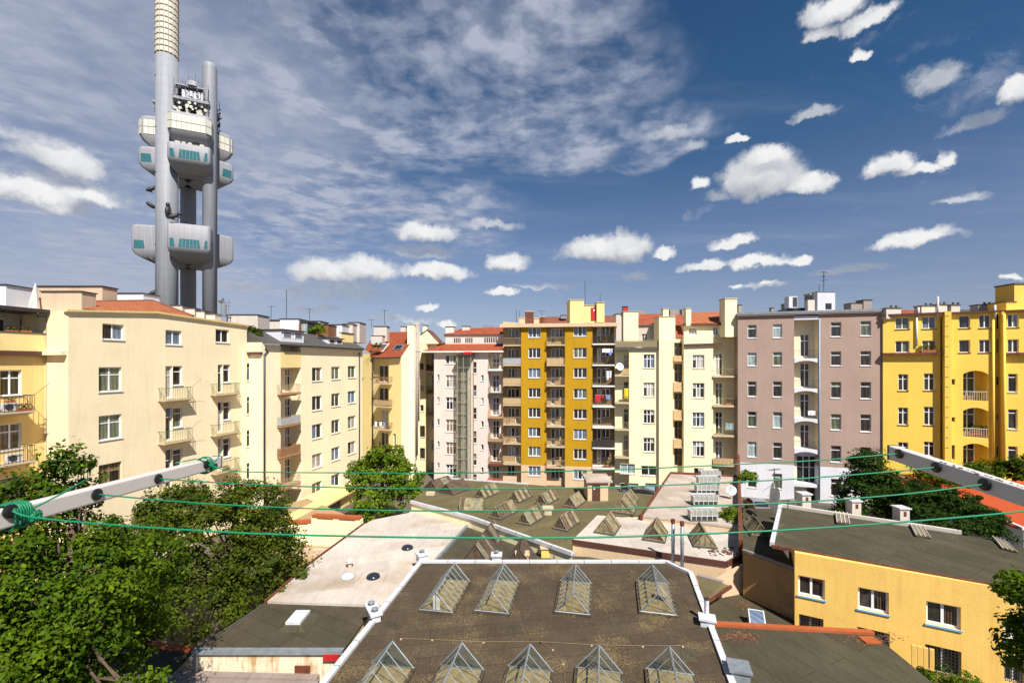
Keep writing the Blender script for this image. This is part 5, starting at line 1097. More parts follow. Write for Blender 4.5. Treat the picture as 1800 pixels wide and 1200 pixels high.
# dark yard roof and rough wall
DR, dr = low('lean_to', 'mossy dark lean-to roof with an old wooden skylight between rusty wall and grey roof', [(1306, 893), (1368, 893), (1372, 960), (1398, 999), (1306, 966)], 5.5, 'felt_moss', 'rough_brown')
edge(dr[4], dr[3], .16, .06, 'pale_pink_roof', 'coping', DR, lo=.08)
skylight(DR, onz(1337, 944, 5.5), 1.1, .8, 1.9, 14, 'mossy', 6, 90)
TL, tl = low('lean_to', 'triangular olive lean-to roof below the rough brown wall with a small tilted skylight', [(1130, 1090), (1224, 1058), (1306, 1043), (1396, 1090), (1470, 1110), (1260, 1112)], 2.6, 'felt_greyolive', 'off_white')
b = MB(); L = Loc(onz(1331, 1102, 2.6), 20); b.hexa([L(-.4, -.45, 0), L(.4, -.45, 0), L(.4, .45, 0), L(-.4, .45, 0), L(-.4, -.45, .15), L(.4, -.45, .15), L(.4, .45, .75), L(-.4, .45, .75)]); s = b.build('skylight', 'white_metal', TL)
b = MB(); b.face([L(-.34, -.4, .19), L(.34, -.4, .19), L(.34, .4, .73), L(-.34, .4, .73)]); b.build('glazing', 'glass_blue', s)
def fallen(cx, cy, sx, sy, z, n, label, seed):
    t = thing('leaf_litter', label, 'leaf litter', onz(cx, cy, z)); tag(t, kind='stuff'); b = MB(); rg = random.Random(seed)
    for _ in range(n):
        q = onz(rg.gauss(cx, sx), rg.gauss(cy, sy), z+.012); s = rg.uniform(.03, .09); a = rg.uniform(0, 6.28); u = Vector((math.cos(a), math.sin(a), rg.uniform(-.2, .2)))*s; v = Vector((-u.y, u.x, rg.uniform(0, .03)))*.6
        b.face([q-u, q+v, q+u, q-v])
    b.build('leaves', 'debris', t)
fallen(1308, 1062, 8, 3.5, 2.6, 120, 'brown leaf litter in the corner under the rough wall', 1); fallen(1300, 1118, 19, 5, 4.0, 260, 'brown leaf litter below the orange coping', 2)
fallen(1012, 918, 14, 4, 4.5, 120, 'dark litter around the last wooden skylight on the olive roof', 3); fallen(1530, 1122, 26, 5, 4.0, 160, 'dark litter near the orange end tile', 5)
# peach return wall and little roof
p0, p1 = onz(1226, 1058, 2.6), onz(1306, 1043, 2.6); pm = onz(1277, 1048.5, 2.6); t = thing('workshop_annex', 'pale peach wall corner with a small brown-edged roof beside the brown hall', 'building', pm)
b = MB(); off = Vector((0, .15, 0)); 
b.hexa([p0, p1, p1+off, p0+off, Vector((p0.x, p0.y, 3.35)), Vector((p1.x, p1.y, 4.45)), Vector((p1.x, p1.y, 4.45))+off, Vector((p0.x, p0.y, 3.35))+off]); b.build('wall', 'peach', t)
q0, q1, q2, q3 = onz(1226, 1012, 3.7), onz(1270, 1024, 3.75), onz(1285, 1030, 3.6), onz(1236, 1062, 3.45); b = MB(); b.prism([q0, q1, q2, q3], .1); b.build('roof', 'felt_olive', t); edge(q2, q3, .12, .08, 'rust', 'edge_trim', t); edge(q0, q1, .3, .12, 'grey_render', 'coping', t)
# front right roof
FR, fr = low('workshop_hall', 'large olive-grey felt roof at lower right with orange ridge coping', [(1246, 1097), (1534, 1113), (1580, 1150), (1640, 1200), (1720, 1290), (1310, 1290)], 4.0, 'felt_greyolive', 'off_white')
edge(fr[0], fr[1], .3, .12, 'orange_cap', 'coping', FR); b = MB(); q = onz(1525, 1120, 4.0); b.box(q.x-.45, q.x+.25, q.y-.5, q.y, 4.002, 4.07); b.build('end_tile', 'orange_cap', FR)
# orange house with grey roof
fO = Fac(1350, 26.3, 1760, 20.6)
fO = Fac(1397, 25.1, 1742, 21.3)
O = Bld('garden_house', 'orange-yellow rendered house with grey shed roof and pale blue window sills at right', 'building', fO)
zO = 6.62
O.setp([(1397, 1830, 0)], zO, 7.5, 'orange_wall', zlow=0)
for x0, x1, y0, y1, gl in ((1403, 1450, 1014.5, 1049.5, ['glass_dark']), (1508, 1562.5, 1036, 1074.5, ['glass_dark']), (1628, 1689, 1061, 1101, ['glass_dark']), (1765, 1800, 1088, 1128, ['glass_dark'])):
    O.win(x0, x1, y0, y1, C2, glass=gl, sm='blue_sill', fw=.09)
for x0, x1, y0, y1 in ((1404.5, 1447.5, 1083, 1117), (1507, 1564, 1107, 1150), (1626, 1690, 1138, 1186), (1765, 1800, 1155, 1200)): O.win(x0, x1, y0, y1, C2, glass=['glass_dark'], sill=False)
O.build()
for w in O.wins[4:]:
    b = MB(); u = w[1]+.05
    while u < w[2]: fO.box(b, u, u+.025, .02, .045, w[3], w[4]); u += .13
    for k in range(9): zz = w[3]+(w[4]-w[3])*k/8; fO.box(b, w[1], w[2], .046, .06, zz-.012, zz+.012)
    b.build('window_grille', 'dark_metal', O.root)
for w in O.wins[1:4]:
    b = MB(); u = w[1]+.08
    while u < w[2]-.08: fO.box(b, u, u+.02, REV+.001, REV+.01, w[3]+.1, w[4]-.1); u += .11
    b.build('window_bars', 'wood', O.root)
b = MB(); fO.box(b, 0, fO.u(1830), -.05, -.003, 0, 2.05); b.build('plinth', 'rough_brown', O.root)
zr = zO+.06
RO = [onz(1357, 957, zr), onz(1740, 1024, zr), onz(1900, 1056, zr), onz(1900, 985, 6.95), onz(1690, 938, 6.95), onz(1372, 890, 6.95)]
mb = MB(); mb.prism(RO, .14); rO = mb.build('roof', 'felt_moss', O.root)
edge(RO[0], RO[1], .1, .02, 'rust', 'gutter', O.root, off=-.06, lo=.16); edge(RO[5], RO[0], .22, .16, 'zinc_pale', 'parapet', O.root); edge(RO[5], RO[4], .25, .2, 'off_white', 'parapet', O.root)
for q4 in (((1468, 900), (1490, 903), (1494, 923), (1471, 920)), ((1598, 920), (1622, 926), (1636, 947.5), (1610, 943)), ((1744, 944), (1766, 952), (1789, 973), (1762, 966))):
    P4 = [onplane(RO[0]+Vector((0, 0, .04)), RO[1]+Vector((0, 0, .04)), RO[4]+Vector((0, 0, .04)), *q) for q in q4]; w = roofwin(P4, 'skylight', O.root, ('moss_wood_dark', 'green_glass'))
    b = MB()
    for k in (.02, .35, .65, .98):
        a, c = P4[0].lerp(P4[1], k), P4[3].lerp(P4[2], k); bar(b, a+Vector((0, 0, .12)), c+Vector((0, 0, .12)), .03)
    b.build('skylight_bar', 'off_white', w)
for x, y, yb in ((1502, 880, 905), (1586, 893, 916), (1415, 868, 893)):
    q = at(x, yb, onz(x, yb, 6.95).y); z1 = CZ-(y-HY)/FP*q.y; b = MB(); b.box(q.x-.3, q.x+.3, q.y-.2, q.y+.4, 6.9, z1); b.box(q.x-.38, q.x+.38, q.y-.28, q.y+.48, z1+.002, z1+.08, 1); c = b.build('chimney', ['off_white', 'zinc_pale'], rO); b = MB(); b.box(q.x-.08, q.x+.1, q.y-.215, q.y-.202, z1-.45, z1-.15); b.build('flue_opening', 'rust', c)
b = MB(); pts = [onz(x, y, 6.98) for x, y in ((1400, 893), (1470, 903), (1600, 922), (1690, 938))]; b.tube(pts, .015, 4); b.build('lightning_wire', 'off_white', rO)
mb = MB(); u = fO.u(1598, -.5)
for k in range(4): fO.box(mb, u+k*.22, u+k*.22+.16, -1.0, -.9, 2.0, 3.5)
mb.build('vent_fins', 'orange_wall', O.root)
dish(at(1367, 890, 31.5)+Vector((0, 0, -.9)), .64, (-.9, .12, .2), 'large grey satellite dish at the corner of the grey roof, front one', 'zinc_pale', 1.55); dish(at(1361, 880, 33.5)+Vector((0, 0, -.9)), .74, (-.9, .36, .15), 'large white satellite dish standing behind the grey dish', post=1.5)
antenna(at(1361, 872, 34), 2.1, 'aerial on a thin pole behind the two large dishes', 2); antenna(at(1385, 893, 31), .6, 'low bent aerial lying on the grey roof by the dishes', 1)
# orange-red flat roof and white yard walls behind
OR_, orp = low('garden_house', 'bright orange-red flat roof behind the ivy at the right edge', [(1575, 835), (1600, 832), (1870, 850), (1930, 950), (1800, 929), (1720, 905), (1600, 870)], 5.0, 'orange_roof', 'white_wall')
edge(orp[0], orp[4], .2, .1, 'white_wall', 'parapet', OR_)
# yard walls left
def wall(px0, Y0, px1, Y1, z1, th, label, cap='rust_cap', m='lemon', zb=0, capw=.5, caph=.22):
    a = Vector(((px0-HX)/FP*Y0, Y0, zb)); c = Vector(((px1-HX)/FP*Y1, Y1, zb)); t = thing('garden_wall', label, 'wall', (a+c)/2); b = MB(); d = c-a; b.obox((a+c)/2, d, d.length, th, zb, z1); b.build('wall', m, t)
    if cap: b = MB(); b.obox((a+c)/2, d, d.length+.1, capw, z1+.002, z1+caph); b.build('coping', cap, t)
    for k in (0, .5, 1):
        q = a.lerp(c, k*.94+.03); b = MB(); b.obox(q, d, .5, th+.16, zb, z1-.004); b.build('pier', m, t)
    return t
wall(478, 38.3, 550, 38.8, 3.55, .25, 'cream garden wall with orange tile coping, lower left section', 'orange_cap'); wall(552, 38.6, 634, 38.0, 4.1, .25, 'cream garden wall with orange tile coping, higher right section', 'orange_cap')
wall(512, 36.5, 606, 36.0, 2.3, .3, 'low weathered pink wall in front of the cream garden wall', None, 'old_plaster')
# garages with yellow canopy
fS = Fac(520, 45, 618, 56)
S = Bld('garage', 'row of garages with white shutters under a sloping yellow canopy beside the cream house', 'garage', fS)
S.setp([(524, 632, 0)], 2.1, 4, 'cream_yellow'); S.win(546, 569, 911, 936, C1, name='garage_door', glass=['glass_bright'], sill=False); S.win(577, 600, 882, 911, C1, name='garage_door', glass=['glass_bright'], sill=False)
S.ztop = fS.z(570, 888); S.build()
b = MB(); z_ = S.ztop; uu = fS.u(632); b.hexa([fS.P(-2, -.5, z_-.05), fS.P(uu+.2, -.5, z_-.05), fS.P(uu+.2, 1.2, z_+.2), fS.P(-2, 1.2, z_+.2), fS.P(-2, -.5, z_+.12), fS.P(uu+.2, -.5, z_+.12), fS.P(uu+.2, 1.2, z_+.4), fS.P(-2, 1.2, z_+.4)]); b.build('canopy', 'yellow_soft', S.root)
# rust-red sliding fence near pink house
p = at(870, 850, 58); t = thing('fence', 'orange-brown board fence between the pink house and the parked cars', 'fence', p); b = MB()
for k in range(26): q = at(846+1.45*k, 850, 58-k*.05); b.box(q.x, q.x+.09, q.y, q.y+.04, 0, 2.7 if k > 8 else 1.7+k*.11)
b.build('boards', 'rust_cap', t)
# ------------------------------------------------------------------ cars
def car(c, yaw, mat, label, van=False, L_=4.3):
    t = thing('parked_car', label, 'car', c, 'parked cars'); T = Loc(c, yaw); W = .87; h = 1.9 if van else 1.45
    pr = ([(0, .35), (.02, 1.0), (.1, 1.15), (.22, h), (.3, h+.02), (.97, h), (1, 1.1), (1, .35)] if van else [(0, .35), (.0, .7), (.04, .85), (.24, .95), (.38, 1.38), (.5, h), (.72, 1.4), (.88, 1.02), (.99, .92), (1, .35)])
    def ring(x, s): return [T(x*(1 if z < .95 else s), (a-.5)*L_, z) for a, z in pr]
    b = MB(); b.loft([ring(-W, .86), ring(-W*.93, .86) if 0 else ring(W, .86)]); b.build('body', mat, t)
    b = MB(); i0 = 2 if van else 3
    q = pr[i0], pr[i0+1]
    b.face([T(-W*.8, (q[0][0]-.5)*L_-.01, q[0][1]+.06), T(W*.8, (q[0][0]-.5)*L_-.01, q[0][1]+.06), T(W*.75, (q[1][0]-.5)*L_-.03, q[1][1]), T(-W*.75, (q[1][0]-.5)*L_-.03, q[1][1])])
    q = (pr[-3], pr[-2]) if van else (pr[6], pr[7]); b.face([T(-W*.8, (q[0][0]-.5)*L_+.02, q[0][1]-.05), T(W*.8, (q[0][0]-.5)*L_+.02, q[0][1]-.05), T(W*.8, (q[1][0]-.5)*L_+.02, q[1][1]+.08), T(-W*.8, (q[1][0]-.5)*L_+.02, q[1][1]+.08)])
    for s in (-1, 1): b.face([T(s*(W*.93), -.8, 1.0), T(s*W*.93, 1.4, 1.0), T(s*W*.875, 1.0, h-.12), T(s*W*.875, -.35, h-.12)])
    b.build('window', 'car_glass', t)
    for sx in (-1, 1):
        for y in (-L_*.32, L_*.32):
            b = MB(); b.tube([T(sx*(W-.2), y, .32), T(sx*(W+.01), y, .32)], .32, 16); w = b.build('wheel', 'tyre', t); b = MB(); b.tube([T(sx*(W+.011), y, .32), T(sx*(W+.02), y, .32)], .19, 12); b.build('rim', 'zinc', w)
        b = MB(); b.face([T(sx*W*.6, -L_/2-.01, .62), T(sx*W*.95, -L_/2-.01, .62), T(sx*W*.95, -L_/2+.005, .78), T(sx*W*.6, -L_/2-.005, .78)]); b.build('headlight', 'glass_bright', t)
def gp(px, Y, z=0): return Vector(((px-HX)/FP*Y, Y, z))
car(gp(897, 57), 78, 'car_white', 'white van parked below the pink house behind the olive roof', True); car(gp(933, 57.5), 80, 'car_white', 'white car right of the white van, only its roof showing'); car(gp(968, 55.5), 84, 'car_white', 'third white car along the ochre block, mostly hidden')
car(gp(1120, 55.5, .55), 96, 'car_dark', 'dark blue car by the blue garage doors of the lemon house'); car(gp(1333, 51, .4), 8, 'car_silver', 'silver car parked by the white base of the mauve house'); 
# ------------------------------------------------------------------ ground
def sheet(name, poly, z, mat):
    b = MB(); b.face([(x, y, z) for x, y in poly]); o = b.build(name, mat); tag(o, kind='structure')
sheet('ground', [(-2500, -2500), (2500, -2500), (2500, 2500), (-2500, 2500)], 0, 'ground_earth')
sheet('courtyard_asphalt', [(-12, 38), (45, 34), (46, 53), (-12, 66)], .006, 'asphalt')
b = MB(); pts = [gp(470, 33), gp(560, 33), gp(640, 44), gp(540, 52), gp(470, 48)]; b.prism([p+Vector((0, 0, 1.7)) for p in pts], 1.7); tag(b.build('paved_yard', 'paving'), kind='structure')
# =================================================================== TELEVISION TOWER
TB = Vector((-113.5, 159.7, 0))
T = thing('television_tower', 'grey futuristic television tower of three columns with stacked cabins and cream mast', 'tower', TB)
c1, c2, c3 = Vector((-116.0, 153.0, 0)), Vector((-104.9, 158.0, 0)), Vector((-119.5, 168.0, 0))
def col(c, r, z1, dome=True, name='column'):
    b = MB(); zs = [(0, r), (z1, r)]
    if dome: zs += [(z1+r*.45, r*.93), (z1+r*.75, r*.72), (z1+r*.93, r*.4), (z1+r, r*.05)]
    b.loft([[c+Vector((math.cos(a)*q, math.sin(a)*q, z)) for a in [2*math.pi*i/40 for i in range(40)]] for z, q in zs]); return b.build(name, 'tower_column', T, smooth=True)
k1 = col(c1, 3.15, 120, False); k2 = col(c2, 2.2, 119.5); k3 = col(c3, 2.45, 104)
for zz, r, c, k in ((112.5, 3.2, c1, k1), (95.5, 3.2, c1, k1), (80.5, 3.2, c1, k1), (56.5, 3.2, c1, k1)):
    b = MB(); b.loft([[c+Vector((math.cos(a)*r, math.sin(a)*r, z)) for a in [R(200+40*i/10) for i in range(11)]]+[c+Vector((math.cos(a)*(r-.3), math.sin(a)*(r-.3), z)) for a in [R(240-40*i/10) for i in range(11)]] for z in (zz, zz+.35)]); b.build('ring_seam', 'antenna_dark', k)
b = MB(); n = 16
b.tube([c1+Vector((0, 0, 120)), c1+Vector((0, 0, 170))], 3.0, 32); b.build('mast', 'cream_cladding', T, smooth=True)
b = MB(); z = 120.05
while z < 158:
    for k in range(n):
        a0, a1 = 2*math.pi*(k+.06)/n, 2*math.pi*(k+.94)/n; am = (a0+a1)/2
        for aa, ab in ((a0, am), (am, a1)):
            b.hexa([c1+Vector((math.cos(a)*q, math.sin(a)*q, z+h)) for h in (0.25, 1.85) for a, q in ((aa, 3.25), (ab, 3.25), (ab, 3.0), (aa, 3.0))], 0)
        b.hexa([c1+Vector((math.cos(a)*q, math.sin(a)*q, z+h)) for h in (0.2, .42) for a, q in ((am-.12, 3.4), (am+.12, 3.4), (am+.12, 3.2), (am-.12, 3.2))], 1)
    z += 1.92
b.build('mast_cladding', ['cream_cladding', 'slab_brown'], T)
b = MB(); b.tube([c1+Vector((0, 0, 170)), c1+Vector((0, 0, 200))], 1.6, 16); b.tube([c1+Vector((0, 0, 200)), c1+Vector((0, 0, 216))], .8, 12); b.build('upper_mast', 'white_metal', T)
def rr(cx, d, o, L, i0, o1, r, z, ins=0, n=7):
    """rounded rectangle ring: along d +-L, outward from i0 to o1"""
    L -= ins*.35; a1 = o1-ins; a0 = i0; r = max(r-ins*.3, .3); pts = []
    for sx, sy, st in ((1, 1, 0), (-1, 1, 90), (-1, 0, 180), (1, 0, 270)):
        ccx = sx*(L-r); ccy = (a1-r) if sy else (a0+r)
        for k in range(n+1):
            a = R(st+90*k/n); pts.append(cx+d*(ccx+r*math.cos(a))+o*(ccy+r*math.sin(a))+Vector((0, 0, z)))
    return pts
def pod(mid, d, o, L, out, zb, z0, z1, zt, style, r=1.7):
    b = MB(); prof = [(zb, 4.6), (zb+(z0-zb)*.28, 2.6), (zb+(z0-zb)*.65, .8), (z0, .12), (z0+.3, 0), (z1, 0), (z1+(zt-z1)*.6, .3), (zt, 1.0)]
    b.loft([rr(mid, d, o, L, -2.5, out, r, z, ins) for z, ins in prof]); p = b.build('cabin', 'tower_pod', T, smooth=True)
    m = MB(); fl = L-r
    def P(x, q, z): return mid+d*x+o*q+Vector((0, 0, z))
    if style == 'win':
        zz0, zz1 = z0+.35, z0+3.15
        for xa, xb, ta, tb in ((-fl-.15, -fl+1.3, 0, -.45), (-2.8, 3.2, .35, -.35), (fl-.9, fl+.15, .4, 0)):
            m.hexa([P(xa, out-.05, zz0), P(xb+(tb*-.0), out-.05, zz0), P(xb, out+.05, zz0), P(xa, out+.05, zz0), P(xa+ta, out-.05, zz1), P(xb+tb, out-.05, zz1), P(xb+tb, out+.05, zz1), P(xa+ta, out+.05, zz1)])
        for s in (-1, 1):
            x = s*L; m.hexa([P(x-.05*s, out-r-3.2, zz0), P(x+.05*s, out-r-3.2, zz0), P(x+.05*s, out-r, zz0), P(x-.05*s, out-r, zz0), P(x-.05*s, out-r-2.8, zz1), P(x+.05*s, out-r-2.8, zz1), P(x+.05*s, out-r, zz1), P(x-.05*s, out-r, zz1)])
        m.build('window_band', 'teal_glass', p)
        m = MB()
        for k in range(1, 6):
            x = -2.8+6*k/6; m.hexa([P(x-.05, out+.051, zz0), P(x+.05, out+.051, zz0), P(x+.05, out+.08, zz0), P(x-.05, out+.08, zz0), P(x-.05, out+.051, zz1), P(x+.05, out+.051, zz1), P(x+.05, out+.08, zz1), P(x-.05, out+.08, zz1)])
        m.build('mullion', 'tower_pod', p)
    elif style == 'tile':
        h = (z1-z0-.5)/2
        for row in range(2):
            za = z0+.35+row*(h+.05); zb_ = za+h-.22
            nn = 7
            for k in range(nn):
                xa = -fl-.4+(2*fl+.8)*(k+.05)/nn; xb = -fl-.4+(2*fl+.8)*(k+.95)/nn
                m.hexa([P(xa, out-.05, za), P(xb, out-.05, za), P(xb, out+.12, za), P(xa, out+.12, za), P(xa, out-.05, zb_), P(xb, out-.05, zb_), P(xb, out+.12, zb_), P(xa, out+.12, zb_)])
            for s in (-1, 1):
                for k in range(4):
                    ya = out-r-6+6*(k+.05)/4; yb = out-r-6+6*(k+.95)/4; x = s*L
                    m.hexa([P(x-.05*s, ya, za), P(x+.12*s, ya, za), P(x+.12*s, yb, za), P(x-.05*s, yb, za), P(x-.05*s, ya, zb_), P(x+.12*s, ya, zb_), P(x+.12*s, yb, zb_), P(x-.05*s, yb, zb_)])
                a0, a1 = .25, 1.3
                q0 = P(s*(L-r+r*math.sin(a1))*1, out-r+r*math.cos(a1), 0); q1 = P(s*(L-r+r*math.sin(a0)), out-r+r*math.cos(a0), 0); nn2 = (q0+q1)/2-P(s*(L-r), out-r, 0); nn2.z = 0; nn2 = nn2.normalized()*.36
                m.hexa([q0+nn2*.4+Vector((0, 0, za)), q1+nn2*.4+Vector((0, 0, za)), q1+nn2+Vector((0, 0, za)), q0+nn2+Vector((0, 0, za)), q0+nn2*.4+Vector((0, 0, zb_)), q1+nn2*.4+Vector((0, 0, zb_)), q1+nn2+Vector((0, 0, zb_)), q0+nn2+Vector((0, 0, zb_))])
        m.build('cladding_panels', 'cream_cladding', p)
    return p
SD = []
for ca, cb, shift, L, out in ((c1, c2, 1.3, 6.0, 6.6), (c2, c3, .5, 7.0, 9.0), (c1, c3, 0.4, 7.6, 8.8)):
    d = (cb-ca).normalized(); mid = (ca+cb)/2; o = Vector((d.y, -d.x, 0)); ctr = (c1+c2+c3)/3
    if o.dot(mid-ctr) < 0: o = -o
    SD.append((mid+d*shift, d, o, L, out))
for i, (mid, d, o, L, out) in enumerate(SD):
    pod(mid, d, o, L, out, 89.6, 93.6, 99.1, 100.2, 'tile'); pod(mid, d, o, L, out, 81.0, 84.2, 89.0, 89.9, 'win', .95)
    pod(mid, d, o, L+(.9 if i == 2 else 0), out+(1.6 if i == 2 else .0), 51.6, 55.0, 62.6, 63.4, 'win' if i != 1 else 'plain', .95)
ctr = (c1+c2+c3)/3; b = MB(); b.obox(ctr, (1, .3), 13, 13, 20, 24); b.obox(ctr, (1, .3), 6, 6, 99, 108); b.build('core', 'antenna_dark', T)
rg = random.Random(11); b = MB(); dk = MB()
for i, (mid, d, o, L, out) in enumerate(SD):
    oo = 3.4 if i == 0 else 5.2
    for z, q in ((106.3, oo), (111.3, oo-1.6)):
        p = [mid+d*s*(5.2 if i == 0 else 6.5)+o*w+Vector((0, 0, z)) for s, w in ((-1, -2), (1, -2), (1, q), (-1, q))]; b.prism([p[0], p[1], p[2], p[3]], .9 if z < 110 else .4)
    lo = mid-o*1.5; dk.obox(lo, d, 9.5, .6, 100, 111)
    for k in range(10):
        s = -4.8+9.6*k/9; q = mid+d*s+o*(oo-.3); 
        for zz0, zz1 in ((100, 105.4), (106.5, 109.0 if k % 3 else 112)): dk.tube([q+Vector((0, 0, zz0)), q+Vector((0, 0, zz1))], .09, 4)
        for _ in range(9): 
            z = rg.uniform(100.3, 109.5); r = rg.uniform(.12, .3); w = q+d*rg.uniform(-.4, .4)+Vector((0, 0, z)); dk.tube([w, w+o*.3], r, 6)
b.build('antenna_platform', 'tower_column', T); dk.build('antenna_lattice', 'antenna_dark', T)
for i, (mid, d, o, L, out) in enumerate(SD):
    oo = 3.6 if i == 0 else 5.4
    for k in range(26 if i == 0 else 10):
        s = rg.uniform(-4.6, 4.6); z = rg.uniform(100.6, 104.6); q = mid+d*s+o*oo+Vector((0, 0, z)); r = rg.uniform(.3, .55); b = MB(); a = (o+Vector((0, 0, rg.uniform(-.2, .1)))).normalized(); b.tube([q, q+a*.12, q+a*.35], [r*.6, r, r], 12); b.build('microwave_dish', 'dish_white', T)
    for k in range(5 if i == 0 else 0):
        q = mid+d*(-3.5+1.7*k)+o*(out-2.5)+Vector((0, 0, 90.6+.3*(k % 2))); b = MB(); b.tube([q, q+o*.5], .75-.1*(k % 3), 12); b.build('microwave_dish', 'dish_white' if k != 3 else 'leaf_olive', T)
mid, d, o, L, out = SD[0]; b = MB(); b.obox(mid+d*.3+o*.6, d, 6.6, 1.0, 106.9, 109.9); b.build('equipment_cabin', 'pale_grey', T)
b = MB(); q = mid+Vector((0, 0, 111.4)); b.tube([q, q+Vector((0, 0, 1.8)), q+Vector((0, 0, 2.6))], [2.4, 1.9, .4], 14); b.build('radome', 'tower_column', T)
b = MB()
for s, h in ((-3, 2.5), (-1.4, 4), (0, 3.1), (.6, 5.2), (1.5, 3.4), (2.6, 2.4)): b.tube([mid+d*s+Vector((0, 0, 111.5)), mid+d*s+Vector((0, 0, 111.5+h))], .07, 4)
b.build('whip_aerials', 'antenna_dark', T)
for k, (px, py, Y, a) in enumerate(((265.5, 332, 153, .6), (265.5, 361, 153, -.6), (294, 370, 150, 1.5), (305, 380, 148, .5), (268, 457, 151, -.7), (269.5, 514, 153, .7))):
    q = at(px, py, Y); u = Vector((math.cos(a)*.8, math.cos(a)*.6, math.sin(a))); t = MB(); t.tube([q-u*1.5, q-u*1.0, q, q+u*.9, q+u*1.3], [.25, .62, .68, .6, .2], 10); t.tube([q+u*1.2, q+u*1.6+Vector((0, 0, .1)), q+u*2.2+Vector((0, 0, .2)), q+u*2.5+Vector((0, 0, .2))], [.2, .6, .6, .15], 10)
    s = Vector((.6, .8, -.5)); 
    for f_ in (-.9, .8): t.tube([q+u*f_, q+u*f_+s*1.2], [.3, .18], 7)
    t.build('climbing_sculpture', 'antenna_dark', T, smooth=True)
t = thing('rooftop_aerial_frame', 'grey steel aerial frame on the roof just right of the tower foot', 'antenna', at(396, 556, 52)); b = MB()
for px in (390, 402): b.tube([at(px, 556, 52), at(px, 526, 52)], .05, 5)
b.tube([at(393, 556, 52), at(393, 534, 52)], .3, 10); b.tube([at(386, 531, 52), at(406, 531, 52)], .06, 5); b.tube([at(388, 537, 52), at(404, 537, 52)], .05, 5); b.tube([at(386, 528, 52), at(392, 528, 52)], .3, 8); b.build('frame', 'zinc', t)
# =================================================================== FOLIAGE
def leaves(name, parent, blobs, n, size, mat, seed, sub=.8, shell=(.55, 1.0), flat=.75, hang=.0):
    rg = np.random.default_rng(seed); C = []; NN = []
    vol = np.array([b[3]*b[4]+b[4]*b[5]+b[3]*b[5] for b in blobs]); vol = vol/vol.sum()
    for bl, f in zip(blobs, vol):
        c = np.array(bl[:3]); r = np.array(bl[3:6]); k = max(6, int(f*n/80)); v = rg.normal(size=(k, 3)); v /= np.linalg.norm(v, axis=1)[:, None]; v[:, 2] = np.where(v[:, 2] < -.55, -v[:, 2]*.6, v[:, 2])
        s = rg.uniform(shell[0], shell[1], size=(k, 1))**.7; sc_ = c+v*r*s
        m = max(20, int(f*n/k)); sr = sub*rg.uniform(.45, 1.5, size=k)
        for i in range(k):
            w = rg.normal(size=(m, 3)); w /= np.linalg.norm(w, axis=1)[:, None]; rad = sr[i]*rg.uniform(.25, 1, size=(m, 1))**.5
            p = sc_[i]+w*rad*np.array([1, 1, flat]); C.append(p); NN.append(w*.55+v[i]*.35)
    P_ = np.concatenate(C); N = np.concatenate(NN)+rg.normal(size=P_.shape)*.45+np.array([0, 0, .35]); N /= np.linalg.norm(N, axis=1)[:, None]
    t = np.cross(N, rg.normal(size=P_.shape)); t /= np.linalg.norm(t, axis=1)[:, None]; bb = np.cross(N, t); L = size*rg.uniform(.45, 1.45, size=(len(P_), 1))
    o = np.array(WL[parent]); V = np.stack([P_-t*L*.5, P_+bb*L*.3+N*L*.06, P_+t*L*.5-N*L*.08, P_-bb*L*.3+N*L*.06], axis=1).reshape(-1, 3)-o
    q = len(P_); me = bpy.data.meshes.new(name); me.vertices.add(q*4); me.vertices.foreach_set('co', V.astype(np.float32).ravel()); me.loops.add(q*4); me.loops.foreach_set('vertex_index', np.arange(q*4, dtype=np.int32)); me.polygons.add(q); me.polygons.foreach_set('loop_start', np.arange(0, q*4, 4, dtype=np.int32)); me.polygons.foreach_set('loop_total', np.full(q, 4, dtype=np.int32)); me.materials.append(M[mat]); me.update(calc_edges=True); me.validate()
    ob = bpy.data.objects.new(name, me); COL.objects.link(ob); ob.parent = parent; WL[ob] = WL[parent]; return ob
def tree(label, base, top, r, blobs, n, size, mat, seed, sub=.8, name='tree', cat='tree', group=None, **k):
    base = Vector(base); t = thing(name, label, cat, base, group); b = MB(); rg = random.Random(seed); top = Vector(top); m = base.lerp(top, .5)+Vector((rg.uniform(-.3, .3), rg.uniform(-.3, .3), 0))
    b.tube([base, base.lerp(m, .4), m, top], [r, r*.8, r*.6, r*.25], 10)
    for bl in blobs:
        c = Vector(bl[:3])
        for _ in range(5):
            e = c+Vector((rg.uniform(-.75, .75)*bl[3], rg.uniform(-.75, .75)*bl[4], rg.uniform(-.3, .7)*bl[5])); s = base.lerp(top, rg.uniform(.35, .8)); s = s.lerp(m, .3) if 0 else s; h = s.lerp(e, .5)+Vector((0, 0, -.2)); b.tube([s, h, e], [r*.2, r*.11, .012], 5)
    b.build('trunk', 'bark', t, smooth=True); leaves('crown', t, blobs, n, size, mat, seed, sub, **k); return t
tree('big dark broadleaf tree filling the lower left corner', (-15, 15.5, 0), (-15, 15.5, 11.5), .38, [(-15.6, 15.6, 8.8, 3.6, 3.6, 3.4), (-14.3, 15.0, 6.7, 1.6, 2.4, 3.0), (-16.3, 15.2, 11.9, 1.5, 1.4, 1.6), (-15.0, 15.4, 13.2, .75, .8, 1.1), (-12.9, 14.2, 9.2, 1.0, 1.4, 1.4), (-15.4, 12.8, 7.6, 3.0, 2.0, 3.2), (-12.6, 13.2, 6.0, 1.2, 1.5, 1.3), (-9.7, 12.0, 8.35, .55, .5, .35)], 62000, .15, 'leaf_dark', 1, .5)
